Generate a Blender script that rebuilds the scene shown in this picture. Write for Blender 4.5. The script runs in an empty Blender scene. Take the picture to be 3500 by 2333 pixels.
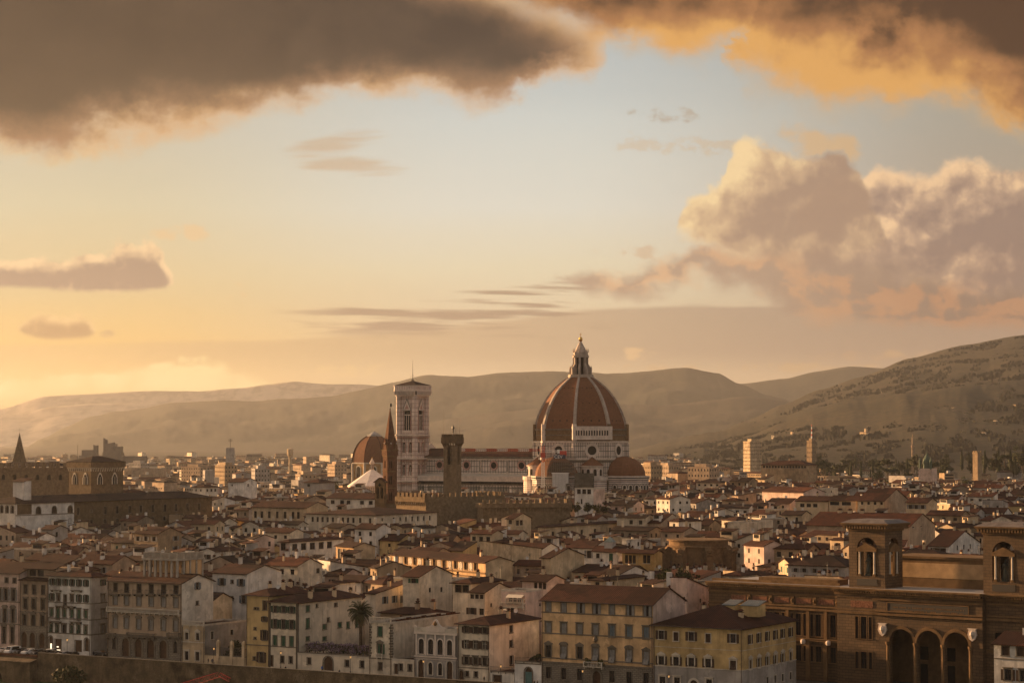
import bpy, bmesh, math, random
from mathutils import Vector, Matrix
C = bpy.context.scene
col = C.collection
R = math.radians
# ------------------------------------------------------------------ camera (f in px of the 3500 px wide frame)
F = 7650.0; HORIZON = 1503.0; PITCH = math.atan((HORIZON - 1166.5) / F); EYE = 56.0
cam = bpy.data.cameras.new('camera'); cam.sensor_width = 36.0; cam.lens = 36.0 * F / 3500.0
cam.clip_start = 5.0; cam.clip_end = 90000.0
camo = bpy.data.objects.new('camera', cam); col.objects.link(camo)
camo.location = (0, 0, EYE); camo.rotation_euler = (math.pi / 2 + PITCH, 0, 0); C.camera = camo
C.view_settings.view_transform = 'Standard'; C.view_settings.look = 'None'
C.view_settings.exposure = 1.5; C.view_settings.gamma = 1.0; C.view_settings.use_curve_mapping = False
C.cycles.use_denoising = True
C.cycles.max_bounces = 5; C.cycles.diffuse_bounces = 3; C.cycles.glossy_bounces = 2; C.cycles.volume_bounces = 1
C.cycles.transmission_bounces = 2; C.cycles.transparent_max_bounces = 8
C.cycles.caustics_reflective = False; C.cycles.caustics_refractive = False
C.cycles.sample_clamp_indirect = 4.0

def W(px, py, Y):
    """world point seen at photo pixel (px, py) at forward distance Y"""
    cx = (px - 1750) / F; cy = (1166.5 - py) / F
    d = Vector((cx, math.cos(PITCH) - cy * math.sin(PITCH), math.sin(PITCH) + cy * math.cos(PITCH)))
    d *= Y / d.y
    return Vector((d.x, Y, EYE + d.z))
def srgb(r, g, b):
    f = lambda c: c / 12.92 if c <= .04045 else ((c + .055) / 1.055) ** 2.4
    return (f(r / 255), f(g / 255), f(b / 255), 1.0)

# ------------------------------------------------------------------ sun and sky
SUN_AZ = -58.0; SUN_EL = 8.0            # degrees: west of the view axis, above the horizon
sl = bpy.data.lights.new('sun', 'SUN'); sl.energy = 5.0; sl.angle = R(0.7); sl.color = (1.0, 0.57, 0.26)
so = bpy.data.objects.new('sun', sl); col.objects.link(so)
sd = Vector((math.sin(R(SUN_AZ)) * math.cos(R(SUN_EL)), math.cos(R(SUN_AZ)) * math.cos(R(SUN_EL)), math.sin(R(SUN_EL))))
so.rotation_euler = sd.to_track_quat('Z', 'Y').to_euler(); so.location = (-300, 300, 300)

class E:
    """a node socket with arithmetic"""
    t = None
    def __init__(s, k): s.k = k
    @staticmethod
    def m(op, *a, clamp=False):
        n = E.t.nodes.new('ShaderNodeMath'); n.operation = op; n.use_clamp = clamp
        for i, v in enumerate(a):
            if isinstance(v, E): E.t.links.new(v.k, n.inputs[i])
            else: n.inputs[i].default_value = v
        return E(n.outputs[0])
    def __add__(s, o): return E.m('ADD', s, o)
    __radd__ = __add__
    def __sub__(s, o): return E.m('SUBTRACT', s, o)
    def __rsub__(s, o): return E.m('SUBTRACT', o, s)
    def __mul__(s, o): return E.m('MULTIPLY', s, o)
    __rmul__ = __mul__
    def __truediv__(s, o): return E.m('DIVIDE', s, o)
    def min(s, o): return E.m('MINIMUM', s, o)
    def max(s, o): return E.m('MAXIMUM', s, o)
    def clamp(s): return E.m('ADD', s, 0.0, clamp=True)
def step(x, a, b):
    n = E.t.nodes.new('ShaderNodeMapRange'); n.interpolation_type = 'SMOOTHSTEP'
    E.t.links.new(x.k, n.inputs[0]); n.inputs[1].default_value = a; n.inputs[2].default_value = b
    return E(n.outputs[0])
def vec(x, y, z=0.0):
    n = E.t.nodes.new('ShaderNodeCombineXYZ')
    for i, v in enumerate((x, y, z)):
        if isinstance(v, E): E.t.links.new(v.k, n.inputs[i])
        else: n.inputs[i].default_value = v
    return n.outputs[0]
def fbm(v, scale, detail=5, rough=.55, which=0, dist=0.0):
    n = E.t.nodes.new('ShaderNodeTexNoise'); n.noise_dimensions = '2D'
    E.t.links.new(v, n.inputs['Vector']); n.inputs['Scale'].default_value = scale
    n.inputs['Detail'].default_value = detail; n.inputs['Roughness'].default_value = rough; n.inputs['Distortion'].default_value = dist
    return E(n.outputs[0])
def puff(v, scale, detail=3, rough=.5):
    n = E.t.nodes.new('ShaderNodeTexVoronoi'); n.voronoi_dimensions = '2D'; n.feature = 'F1'
    E.t.links.new(v, n.inputs['Vector']); n.inputs['Scale'].default_value = scale
    n.inputs['Detail'].default_value = detail; n.inputs['Roughness'].default_value = rough
    n.normalize = True
    return 1.0 - E(n.outputs['Distance'])
def curve(x, pts, lo=-400.0, hi=1600.0, xl=-500.0, xh=4000.0):
    """piecewise curve through photo-space points, returns a y value"""
    n = E.t.nodes.new('ShaderNodeFloatCurve'); c = n.mapping.curves[0]
    E.t.links.new(((x - xl) / (xh - xl)).k, n.inputs['Value'])
    P = [((a - xl) / (xh - xl), (b - lo) / (hi - lo)) for a, b in pts]
    P = [(0.0, P[0][1])] + [p for p in P if 0 < p[0] < 1] + [(1.0, P[-1][1])]
    c.points[0].location = P[0]; c.points[1].location = P[-1]
    for p in P[1:-1]: c.points.new(*p)
    for p in c.points: p.handle_type = 'AUTO_CLAMPED'
    n.mapping.update()
    return E(n.outputs[0]) * (hi - lo) + lo
def ramp(x, stops, lo, hi):
    n = E.t.nodes.new('ShaderNodeValToRGB'); cr = n.color_ramp
    E.t.links.new(((x - lo) / (hi - lo)).k, n.inputs[0])
    while len(cr.elements) < len(stops): cr.elements.new(.5)
    for e, (p, c) in zip(cr.elements, stops): e.position = (p - lo) / (hi - lo); e.color = srgb(*c)
    return n.outputs[0]
def mixc(f, a, b):
    n = E.t.nodes.new('ShaderNodeMix'); n.data_type = 'RGBA'; n.clamp_factor = True
    if isinstance(f, E): E.t.links.new(f.k, n.inputs[0])
    else: n.inputs[0].default_value = f
    for i, v in ((6, a), (7, b)):
        if isinstance(v, tuple): n.inputs[i].default_value = srgb(*v) if len(v) == 3 else v
        else: E.t.links.new(v, n.inputs[i])
    return n.outputs[2]

def build_world():
    w = bpy.data.worlds.new('World'); C.world = w; w.use_nodes = True
    t = w.node_tree; t.nodes.clear(); E.t = t
    out = t.nodes.new('ShaderNodeOutputWorld'); bg = t.nodes.new('ShaderNodeBackground')
    t.links.new(bg.outputs[0], out.inputs[0])
    tc = t.nodes.new('ShaderNodeTexCoord'); sp = t.nodes.new('ShaderNodeSeparateXYZ')
    t.links.new(tc.outputs['Generated'], sp.inputs[0])
    dx, dy, dz = (E(sp.outputs[i]) for i in range(3))
    cp, sn = math.cos(PITCH), math.sin(PITCH)
    fw = dy * cp + dz * sn
    fs = fw.max(0.3)
    px = dx / fs * F + 1750.0                       # gnomonic sky chart about a fixed north-west axis
    py = 1166.5 - (dz * cp - dy * sn) / fs * F
    inside = step(fw, .86, .945)
    # clear sky
    ya = fbm(vec(px / 1500.0, py / 260.0), 1.0, 3)
    pyw = py + (ya - .5) * 110.0
    left = ramp(pyw, [(-200, (190, 184, 166)), (420, (200, 192, 170)), (700, (214, 202, 168)), (1000, (224, 196, 142)), (1180, (240, 194, 116)), (1330, (243, 198, 122)), (1500, (226, 180, 118))], -200, 1600)
    mid = ramp(pyw, [(-200, (175, 184, 183)), (200, (187, 193, 191)), (420, (205, 208, 201)), (700, (222, 218, 203)), (920, (228, 214, 181)), (1100, (226, 201, 162)), (1280, (226, 193, 150)), (1500, (210, 174, 132))], -200, 1600)
    right = ramp(pyw, [(-200, (149, 153, 146)), (420, (168, 160, 144)), (900, (184, 160, 137)), (1100, (176, 146, 121)), (1280, (198, 162, 130)), (1500, (184, 148, 118))], -200, 1600)
    c = mixc(step(px, 300.0, 1700.0), left, mid)
    c = mixc(step(px, 1900.0, 3500.0), c, right)
    # domain warp shared by all clouds
    v1 = vec(px / 500.0, py / 380.0)
    n1 = (fbm(v1, 1.0, 8, .62) - .5) * 1.9 + .5; n2 = (fbm(vec(px / 500.0 + 7.3, py / 420.0 + 3.1), 1.0, 8, .62) - .5) * 1.9 + .5
    big = fbm(vec(px / 1100.0 + 2.0, py / 520.0), 1.0, 4, .5)
    # stratus veil above the hills
    sv = fbm(vec(px / 900.0, py / 60.0 + px / 2600.0), 1.0, 5, .55)
    top = curve(px, [(-500, 1190), (0, 1178), (600, 1168), (1000, 1158), (1300, 1128), (1750, 1090), (1950, 1062), (2200, 1045), (2450, 1035), (3500, 1080)])
    d = (py - top) + (sv - .5) * 60.0
    a = step(d, -10.0, 16.0) * (1.0 - step(py, 1190.0, 1310.0)) * .7
    c = mixc(a * step(px, -300.0, 900.0).max(.55), c, mixc(step(px, 600.0, 2800.0), (210, 174, 126), (166, 140, 120)))
    # long thin streaks
    st = fbm(vec(px / 560.0, py / 34.0 - px / 1500.0), 1.0, 5, .5)
    reg = step(px, 820.0, 1250.0) * (1.0 - step(px, 1900.0, 2150.0)) * step(py, 925.0, 965.0) * (1.0 - step(py, 1120.0, 1165.0))
    low = step(py - (1200.0 - px * .12), -60.0, 10.0)
    c = mixc(step(st * (.55 + .45 * low), .45, .62) * reg * .85, c, (164, 136, 112))
    # two high wisps
    ws = fbm(vec(px / 260.0 - py / 220.0, py / 26.0 + px / 620.0), 1.0, 5, .55)
    for (ex, ey, rx, ry, sl_) in ((1140.0, 492.0, 210.0, 42.0, -.16), (1190.0, 566.0, 230.0, 38.0, .06)):
        q1 = (px - ex) / rx; q2 = (py - ey - (px - ex) * sl_) / ry
        q = 1.0 - (q1 * q1 + q2 * q2)
        c = mixc(step(q + (ws - .5) * 1.5, .05, 1.0) * .62, c, (198, 168, 134))
    # ---- solid clouds: alpha from curves, relief from offset noise
    def relief(sc, ox, oy):
        def at(x, y): return puff(vec(x / sc + (n1 - .5) * 1.1, y / sc + (n2 - .5) * 1.1), 1.0, 3) * .55 + fbm(vec(x / sc * .8 + 3.0, y / sc * .8), 1.0, 7, .6) * .9
        a0 = at(px, py); a1 = at(px + ox, py + oy)
        return a0 - .14, a0 - a1
    h, rl = relief(150.0, -46.0, -52.0)
    h2, rl2 = relief(90.0, -22.0, -26.0)
    sn = fbm(vec(px / 64.0, py / 40.0), 1.0, 5, .6)
    # small puffs
    for (ex, ey, rx, ry, cc, k) in ((612.0, 796.0, 110.0, 22.0, (236, 194, 142), .6), (814.0, 998.0, 34.0, 34.0, (240, 192, 138), .75), (2184.0, 1210.0, 46.0, 20.0, (232, 190, 140), .9), (1952.0, 1210.0, 34.0, 15.0, (222, 180, 132), .7),
                                    (2830.0, 1108.0, 44.0, 14.0, (204, 160, 122), .7), (2990.0, 1215.0, 190.0, 16.0, (200, 160, 122), .55), (2300.0, 388.0, 95.0, 24.0, (172, 150, 124), .55), (2330.0, 500.0, 190.0, 40.0, (206, 170, 124), .38), (3060.0, 1205.0, 40.0, 18.0, (206, 166, 124), .6),
                                    (2150.0, 860.0, 120.0, 20.0, (206, 168, 132), .5), (370.0, 1140.0, 30.0, 22.0, (190, 156, 114), .7), (2560.0, 1255.0, 420.0, 15.0, (216, 172, 120), .5), (1220.0, 1265.0, 110.0, 18.0, (240, 200, 138), .55)):
        q1 = (px - ex) / rx; q2 = (py - ey) / ry
        q = 1.0 - (q1 * q1 + q2 * q2) + (n1 - .5) * 3.6 + (n2 - .5) * 2.0 + (sn - .5) * 6.5
        c = mixc(step(q, -.3, 1.2) * k, c, cc)
    # bright cumulus bank low over the far range
    pf = puff(vec(px / 130.0 + (n1 - .5) * .9, py / 75.0 + (n2 - .5) * .9), 1.0, 3)
    top = curve(px, [(-500, 1300), (0, 1292), (230, 1262), (420, 1248), (600, 1236), (760, 1240), (860, 1268), (960, 1310), (1100, 1400), (4000, 1500)])
    d = (py - top) + (pf - .62) * 70.0 + (n1 - .5) * 90.0
    tex = step(pf + (n2 - .5) * .8, .45, .95)
    c = mixc(step(d, -8.0, 20.0) * (.4 + .6 * tex) * (1.0 - step(py, 1310.0, 1400.0)), c, (255, 226, 158))

    # mauve and rose band under the cumulus
    wy = py + (n1 - .5) * 170.0 + (h - .6) * 50.0; wx = px + (n2 - .5) * 200.0
    top = curve(wx, [(-500, 1500), (1700, 1300), (1850, 1010), (1900, 945), (1960, 922), (2300, 915), (2420, 890), (2700, 850), (3100, 800), (3600, 780)])
    bot = curve(wx, [(-500, 900), (1700, 900), (1850, 960), (1950, 1010), (2150, 1030), (2500, 1015), (2700, 1060), (2950, 1115), (3500, 1120), (4000, 1130)])
    d = (wy - top).min((bot - wy) * .8)
    rose = step(fbm(vec(wx / 420.0 + 1.7, wy / 95.0), 1.0, 4, .5) + rl * .9 + step(py, 1010.0, 1100.0) * .12, .44, .66)
    cc = mixc(rose, mixc(step(px, 2300.0, 3500.0), (180, 150, 126), (138, 113, 98)), mixc(step(px, 1900.0, 3300.0), (226, 182, 140), (186, 136, 102)))
    c = mixc(step(d, -26.0, 46.0) * .93, c, cc)
    # tall cumulus, two heads
    wx = px + (n2 - .5) * 90.0; wy = py + (n1 - .5) * 110.0 + (h - .6) * 85.0 + (h2 - .6) * 40.0
    topb = curve(wx, [(-500, 1500), (2640, 1100), (2760, 700), (2800, 645), (2860, 628), (2960, 640), (3010, 590), (3100, 600), (3170, 588), (3260, 552), (3330, 540), (3420, 575), (3600, 560)])
    botb = curve(wx, [(-500, 700), (2700, 900), (3000, 930), (3500, 1010), (4000, 1030)])
    d = (wy - topb).min((botb - wy) * .5)
    sh = (rl * 1.5 + rl2 * .8 + (1.0 - step(d, 0.0, 130.0)) * .62 - step(px, 3200.0, 3600.0) * .2 - step(py, 680.0, 930.0) * .5 + .36 + (big - .5) * .9).clamp()
    cc = mixc(step(sh, -.15, .6), (146, 122, 110), (190, 158, 132))
    cc = mixc(step(sh, .35, 1.0), cc, (250, 208, 160))
    c = mixc(step(d, -18.0, 34.0) * .95, c, cc)
    topa = curve(wx, [(-500, 1500), (2260, 1000), (2320, 800), (2350, 735), (2400, 680), (2470, 640), (2500, 560), (2530, 505), (2590, 478), (2660, 490), (2740, 545), (2850, 545), (2905, 580), (2960, 650), (3020, 800), (3100, 1000), (4000, 1500)])
    bota = curve(wx, [(-500, 700), (2250, 800), (2400, 880), (2500, 905), (2700, 915), (2850, 905), (3000, 860), (4000, 800)])
    d = (wy - topa).min((bota - wy) * .6)
    sh = (rl * 1.3 + rl2 * .8 + (1.0 - step(d, 0.0, 120.0)) * .3 + .66 - step(px + py * .75, 2860.0, 3330.0) * .8 + (big - .5) * .5).clamp()
    cc = mixc(step(sh, -.1, .65), (166, 137, 116), (206, 172, 136))
    cc = mixc(step(sh, .4, 1.2), cc, (255, 222, 166))
    c = mixc(step(d, -14.0, 26.0) * .97, c, cc)
    # soft gold plume behind its head
    q1 = (px - 2790.0) / 150.0; q2 = (py - 480.0) / 95.0
    c = mixc(step(1.0 - (q1 * q1 + q2 * q2) + (n1 - .5) * 3.4 + (h2 - .6) * 1.5, .0, 1.0) * .6 * (1.0 - step(d, -10.0, 10.0)), c, (222, 174, 112))
    # grey cumulus low in the west
    wx = px + (n2 - .5) * 40.0; wy = py + (n1 - .5) * 46.0 + (h2 - .7) * 90.0 + (sn - .5) * 26.0
    topc = curve(wx, [(-500, 900), (0, 896), (90, 884), (200, 876), (290, 860), (370, 852), (400, 826), (470, 828), (525, 842), (560, 900), (598, 960), (640, 1040), (4000, 1300)])
    botc = curve(wx, [(-500, 970), (0, 976), (200, 992), (420, 1002), (520, 992), (600, 966), (660, 900), (4000, 700)])
    d = (wy - topc).min(botc - py + (n1 - .5) * 26.0)
    dt = py - topc
    sh = ((1.0 - step(dt + (h2 - .7) * 110.0 + (n1 - .5) * 30.0, 6.0, 66.0)) * .85 + rl2 * 1.5 + step(py, 958.0, 1002.0) * .4).clamp()
    c = mixc(step(d, -12.0, 12.0) * .95, c, mixc(step(sh, .15, .95), (166, 140, 120), (250, 212, 162)))
    topd = curve(wx, [(-500, 1400), (20, 1200), (55, 1112), (100, 1082), (140, 1072), (210, 1082), (280, 1080), (330, 1105), (360, 1150), (400, 1300), (4000, 1400)])
    botd = curve(wx, [(-500, 900), (20, 1080), (60, 1125), (120, 1150), (220, 1158), (310, 1150), (370, 1110), (4000, 900)])
    d = (wy - topd).min(botd - py + (n1 - .5) * 20.0)
    sh = ((1.0 - step(py - topd + (n1 - .5) * 40.0, 0.0, 50.0)) * .8 + rl2 * 1.2).clamp()
    c = mixc(step(d, -12.0, 10.0) * .85, c, mixc(step(sh, .1, .9), (172, 134, 96), (248, 204, 142)))
    # ---- upper decks
    wx = px + (n2 - .5) * 240.0; wy = py + (n1 - .5) * 190.0 + (h2 - .6) * 22.0
    yr = curve(wx, [(-500, -300), (1500, -200), (1650, 40), (1780, 112), (1950, 128), (2150, 150), (2320, 205), (2430, 240), (2520, 225), (2570, 320), (2640, 365), (2800, 372), (2950, 368), (3060, 425), (3160, 405), (3320, 400), (3420, 430), (3500, 500), (4000, 560)])
    d = yr - wy
    th = step(d, 40.0, 330.0)
    q1 = (px - 2960.0) / 190.0; q2 = (py - 140.0) / 120.0
    spot = step(1.0 - (q1 * q1 + q2 * q2) + (n1 - .5) * 2.6, .0, 1.0)
    dk = (th * .45 + spot * .42 + step(px + (n1 - .5) * 500.0 - py * .9, 3000.0, 3600.0) * .62 + (1.0 - step(py + (n2 - .5) * 140.0, 10.0, 170.0)) * .5 + (big - .5) * 1.3 + rl * .6 + (n2 - .5) * .35 - step(px, 2500.0, 3050.0) * .1).clamp()
    cc = mixc(step(dk, .0, .5), (224, 166, 94), (170, 117, 74))
    cc = mixc(step(dk, .4, 1.0), cc, (76, 51, 36))
    al = step(d, -30.0, 110.0)
    c = mixc(al * (.75 + .25 * step(d, 20.0, 120.0)), c, mixc(step(al, .2, .85), (206, 172, 128), cc))
    wy = py + (n1 - .5) * 190.0 + (n2 - .5) * 60.0
    yl = curve(wx, [(-500, 560), (0, 525), (160, 505), (320, 485), (480, 440), (640, 420), (820, 395), (980, 395), (1130, 350), (1280, 312), (1420, 318), (1600, 345), (1760, 338), (1850, 262), (1960, 215), (2030, 150), (2100, -100), (2200, -300), (4000, -390)])
    d = (yl - wy).min((2060.0 - wx + py * .0) * .6).min((py - (wx - 1640.0) * .42) * .7 + 60.0)
    th = step(d + (n1 - .5) * 80.0, 20.0, 165.0)
    lump = fbm(vec(px / 620.0 + (n1 - .5) * .5, py / 330.0 - px / 2600.0), 1.0, 4, .5) + rl * .35 + (n2 - .5) * .12
    deep = mixc(step(lump, .25, .75), (42, 27, 20), (68, 50, 37))
    deep = mixc(step(py, 90.0, 420.0) * .5, deep, (106, 81, 59))
    deep = mixc((1.0 - step(px - py * .4, -300.0, 620.0)) * .55, deep, (34, 22, 16))
    edge = mixc((step(d + (n2 - .5) * 130.0, 0.0, 95.0)), mixc(step(px, -100.0, 500.0), (250, 190, 98), (222, 172, 116)), (168, 124, 88))
    al = step(d, -40.0, 90.0)
    c = mixc(al * .96, c, mixc(th, edge, deep))

    # the rest of the dome: Nishita evening sky with a broken cloud sheet
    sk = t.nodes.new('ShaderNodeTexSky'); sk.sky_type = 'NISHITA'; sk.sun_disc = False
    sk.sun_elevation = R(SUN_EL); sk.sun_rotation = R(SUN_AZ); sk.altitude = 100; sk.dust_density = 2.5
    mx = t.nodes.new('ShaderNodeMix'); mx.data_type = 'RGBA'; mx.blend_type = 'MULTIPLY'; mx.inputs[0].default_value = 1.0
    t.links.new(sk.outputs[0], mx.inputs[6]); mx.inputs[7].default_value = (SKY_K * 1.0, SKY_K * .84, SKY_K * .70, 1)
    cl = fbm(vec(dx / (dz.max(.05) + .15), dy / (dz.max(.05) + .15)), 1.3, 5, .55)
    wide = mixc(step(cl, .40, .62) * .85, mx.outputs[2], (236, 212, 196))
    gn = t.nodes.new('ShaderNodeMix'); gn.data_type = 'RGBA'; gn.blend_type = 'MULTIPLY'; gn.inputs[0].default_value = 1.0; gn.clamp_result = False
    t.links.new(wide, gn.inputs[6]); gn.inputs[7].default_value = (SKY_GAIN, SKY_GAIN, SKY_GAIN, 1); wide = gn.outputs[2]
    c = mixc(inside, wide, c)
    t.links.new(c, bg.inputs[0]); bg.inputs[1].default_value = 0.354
    w.cycles.sampling_method = 'MANUAL'; w.cycles.sample_map_resolution = 512
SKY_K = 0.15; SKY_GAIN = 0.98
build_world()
# ------------------------------------------------------------------ materials
MATS = {}
def mat(name, rgb, rough=.85, var=.25, scale=.35, streak=0.0, bump=0.0, spec=.12, dark=None, metal=0.0, fine=0.0, cell=0.0):
    """plaster, stone, tile ...: a base colour broken up by world-space noise"""
    if name in MATS: return MATS[name]
    m = bpy.data.materials.new(name); m.use_nodes = True; MATS[name] = m
    t = m.node_tree; p = t.nodes['Principled BSDF']
    p.inputs['Roughness'].default_value = rough; p.inputs['Specular IOR Level'].default_value = spec; p.inputs['Metallic'].default_value = metal
    g = t.nodes.new('ShaderNodeNewGeometry')
    def noise(sc, det, stretch=None):
        n = t.nodes.new('ShaderNodeTexNoise'); n.inputs['Scale'].default_value = sc; n.inputs['Detail'].default_value = det; n.inputs['Roughness'].default_value = .6
        src = g.outputs['Position']
        if stretch:
            mp = t.nodes.new('ShaderNodeMapping'); mp.inputs['Scale'].default_value = stretch; t.links.new(src, mp.inputs[0]); src = mp.outputs[0]
        t.links.new(src, n.inputs[0]); return n.outputs[0]
    def mr(sock, a, b, lo, hi):
        n = t.nodes.new('ShaderNodeMapRange'); n.inputs[1].default_value = a; n.inputs[2].default_value = b; n.inputs[3].default_value = lo; n.inputs[4].default_value = hi
        t.links.new(sock, n.inputs[0]); return n.outputs[0]
    def mix(f, a, b):
        n = t.nodes.new('ShaderNodeMix'); n.data_type = 'RGBA'; t.links.new(f, n.inputs[0])
        for i, v in ((6, a), (7, b)):
            if isinstance(v, tuple): n.inputs[i].default_value = v
            else: t.links.new(v, n.inputs[i])
        return n.outputs[2]
    base = (*rgb, 1); dk = (*(dark or tuple(c * (1 - var * 1.6) for c in rgb)), 1); lt = (*tuple(min(.95, c * (1 + var * .7)) for c in rgb), 1)
    c = mix(mr(noise(scale, 6), .36, .66, 0, 1), dk, lt)
    c = mix(mr(noise(scale * .13, 3), .4, .65, 0, .55), c, base)
    if streak:
        c = mix(mr(noise(1.0, 4, (1.1, 1.1, .07)), .52, .78, 0, streak), c, (*tuple(x * .45 for x in rgb), 1))
    if streak > .6:                                                    # repaired and peeling patches
        c = mix(mr(noise(.22, 7), .615, .63, 0, .45), c, (*tuple(min(.9, x * 1.25 + .03) for x in rgb), 1)); c = mix(mr(noise(.31, 7), .62, .64, 0, .5), c, (*tuple(x * .55 for x in rgb), 1))
    if fine:
        c = mix(mr(noise(scale * 9, 2), .42, .62, 0, fine), c, (*tuple(x * .42 for x in rgb), 1))
    if cell:
        vo = t.nodes.new('ShaderNodeTexVoronoi'); vo.inputs['Scale'].default_value = .095; mp = t.nodes.new('ShaderNodeMapping'); mp.inputs['Scale'].default_value = (1, 1, .2); mp.inputs['Rotation'].default_value = (0, 0, .55); t.links.new(g.outputs['Position'], mp.inputs[0]); vo.distance = 'CHEBYCHEV'
        t.links.new(mp.outputs[0], vo.inputs['Vector']); sx = t.nodes.new('ShaderNodeSeparateColor'); t.links.new(vo.outputs['Color'], sx.inputs[0])
        mm = t.nodes.new('ShaderNodeMix'); mm.data_type = 'RGBA'; mm.blend_type = 'MULTIPLY'; mm.inputs[0].default_value = 1.0; t.links.new(c, mm.inputs[6]); t.links.new(mr(sx.outputs[0], 0, 1, 1 - cell, 1 + cell), mm.inputs[7]); c = mm.outputs[2]
    if cell > .3:                                                      # rows of curved tiles running down the slope
        def vm(op, a, b=None):
            n = t.nodes.new('ShaderNodeVectorMath'); n.operation = op
            for i, v in enumerate((a, b)):
                if v is None: continue
                if isinstance(v, tuple): n.inputs[i].default_value = v
                else: t.links.new(v, n.inputs[i])
            return n
        tg = vm('NORMALIZE', vm('CROSS_PRODUCT', g.outputs['True Normal'], (0, 0, 1)).outputs[0]).outputs[0]; dt = vm('DOT_PRODUCT', tg, g.outputs['Position']).outputs['Value']
        f = t.nodes.new('ShaderNodeMath'); f.operation = 'MULTIPLY'; f.inputs[1].default_value = 2 * math.pi / .52; t.links.new(dt, f.inputs[0]); sn_ = t.nodes.new('ShaderNodeMath'); sn_.operation = 'SINE'; t.links.new(f.outputs[0], sn_.inputs[0])
        mm = t.nodes.new('ShaderNodeMix'); mm.data_type = 'RGBA'; mm.blend_type = 'MULTIPLY'; mm.inputs[0].default_value = 1.0; t.links.new(c, mm.inputs[6]); t.links.new(mr(sn_.outputs[0], -1, 1, .42, 1.5), mm.inputs[7]); c = mm.outputs[2]
    t.links.new(c, p.inputs['Base Color'])
    if bump:
        b = t.nodes.new('ShaderNodeBump'); b.inputs['Strength'].default_value = bump; b.inputs['Distance'].default_value = .12
        t.links.new(noise(scale * 6, 4), b.inputs['Height']); t.links.new(b.outputs[0], p.inputs['Normal'])
    return m
def plain(name, rgb, rough=.6, spec=.4, metal=0.0):
    if name in MATS: return MATS[name]
    m = bpy.data.materials.new(name); m.use_nodes = True; MATS[name] = m
    p = m.node_tree.nodes['Principled BSDF']; p.inputs['Base Color'].default_value = (*rgb, 1)
    p.inputs['Roughness'].default_value = rough; p.inputs['Specular IOR Level'].default_value = spec; p.inputs['Metallic'].default_value = metal
    return m
def glow(name, rgb, k):
    if name in MATS: return MATS[name]
    m = bpy.data.materials.new(name); m.use_nodes = True; MATS[name] = m
    p = m.node_tree.nodes['Principled BSDF']; p.inputs['Base Color'].default_value = (.02, .02, .02, 1)
    p.inputs['Emission Color'].default_value = (*rgb, 1); p.inputs['Emission Strength'].default_value = k
    return m
def brick(name, a, b, mortar, bw, bh, ms, axis='x', offset=.5, smooth=.1):
    """block or panel pattern in object space (wall along local x or y)"""
    if name in MATS: return MATS[name]
    m = bpy.data.materials.new(name); m.use_nodes = True; MATS[name] = m
    t = m.node_tree; p = t.nodes['Principled BSDF']; p.inputs['Roughness'].default_value = .75; p.inputs['Specular IOR Level'].default_value = .3
    tc = t.nodes.new('ShaderNodeTexCoord'); sp = t.nodes.new('ShaderNodeSeparateXYZ'); t.links.new(tc.outputs['Object'], sp.inputs[0])
    ad = t.nodes.new('ShaderNodeMath'); ad.operation = 'ADD'; t.links.new(sp.outputs[0], ad.inputs[0]); t.links.new(sp.outputs[1], ad.inputs[1])
    cb = t.nodes.new('ShaderNodeCombineXYZ'); t.links.new(ad.outputs[0], cb.inputs[0]); t.links.new(sp.outputs[2], cb.inputs[1])
    k = t.nodes.new('ShaderNodeTexBrick'); t.links.new(cb.outputs[0], k.inputs['Vector']); k.offset = offset
    k.inputs['Scale'].default_value = 1.0; k.inputs['Brick Width'].default_value = bw; k.inputs['Row Height'].default_value = bh
    k.inputs['Mortar Size'].default_value = ms; k.inputs['Mortar Smooth'].default_value = smooth
    k.inputs['Color1'].default_value = (*a, 1); k.inputs['Color2'].default_value = (*b, 1); k.inputs['Mortar'].default_value = (*mortar, 1)
    n = t.nodes.new('ShaderNodeTexNoise'); n.inputs['Scale'].default_value = .25; n.inputs['Detail'].default_value = 6; t.links.new(tc.outputs['Object'], n.inputs[0])
    r = t.nodes.new('ShaderNodeMapRange'); r.inputs[1].default_value = .35; r.inputs[2].default_value = .68; r.inputs[3].default_value = 1.1; r.inputs[4].default_value = .74
    t.links.new(n.outputs[0], r.inputs[0])
    mx = t.nodes.new('ShaderNodeMix'); mx.data_type = 'RGBA'; mx.blend_type = 'MULTIPLY'; mx.inputs[0].default_value = 1
    t.links.new(k.outputs['Color'], mx.inputs[6]); t.links.new(r.outputs[0], mx.inputs[7]); t.links.new(mx.outputs[2], p.inputs['Base Color'])
    return m
PL = {'white': (.62, .585, .535), 'cream': (.58, .495, .38), 'buff': (.52, .40, .26), 'yellow': (.48, .34, .16), 'ochre': (.42, .26, .10),
      'orange': (.56, .37, .20), 'pink': (.56, .42, .35), 'grey': (.34, .31, .28), 'tan': (.36, .27, .19), 'drab': (.27, .21, .15), 'dun': (.33, .24, .15), 'pale': (.64, .585, .50)}
def plaster(k): return mat('plaster_' + k, PL[k],   .9, .25, .3, streak=.75, bump=.12, cell=.13)
ROOF = mat('roof_tile', (.050, .018, .0098), .85, .42, .55, bump=.5, fine=.55, cell=.42)
ROOF2 = mat('roof_tile_old', (.036, .0175, .0115), .85, .42, .5, bump=.5, fine=.55, cell=.42)
ROOF3 = mat('roof_tile_red', (.074, .024, .0115), .85, .36, .5, bump=.5, fine=.5, cell=.35)
ROOFS = [ROOF, ROOF, ROOF2, ROOF3]
STONE = mat('brown_stone', (.15, .103, .058), .85, .35, .6, bump=.4, fine=.45, streak=.3)
RUBBLE = mat('rubble_stone', (.21, .15, .09), .9, .28, .7, bump=.5, fine=.35)
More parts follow.
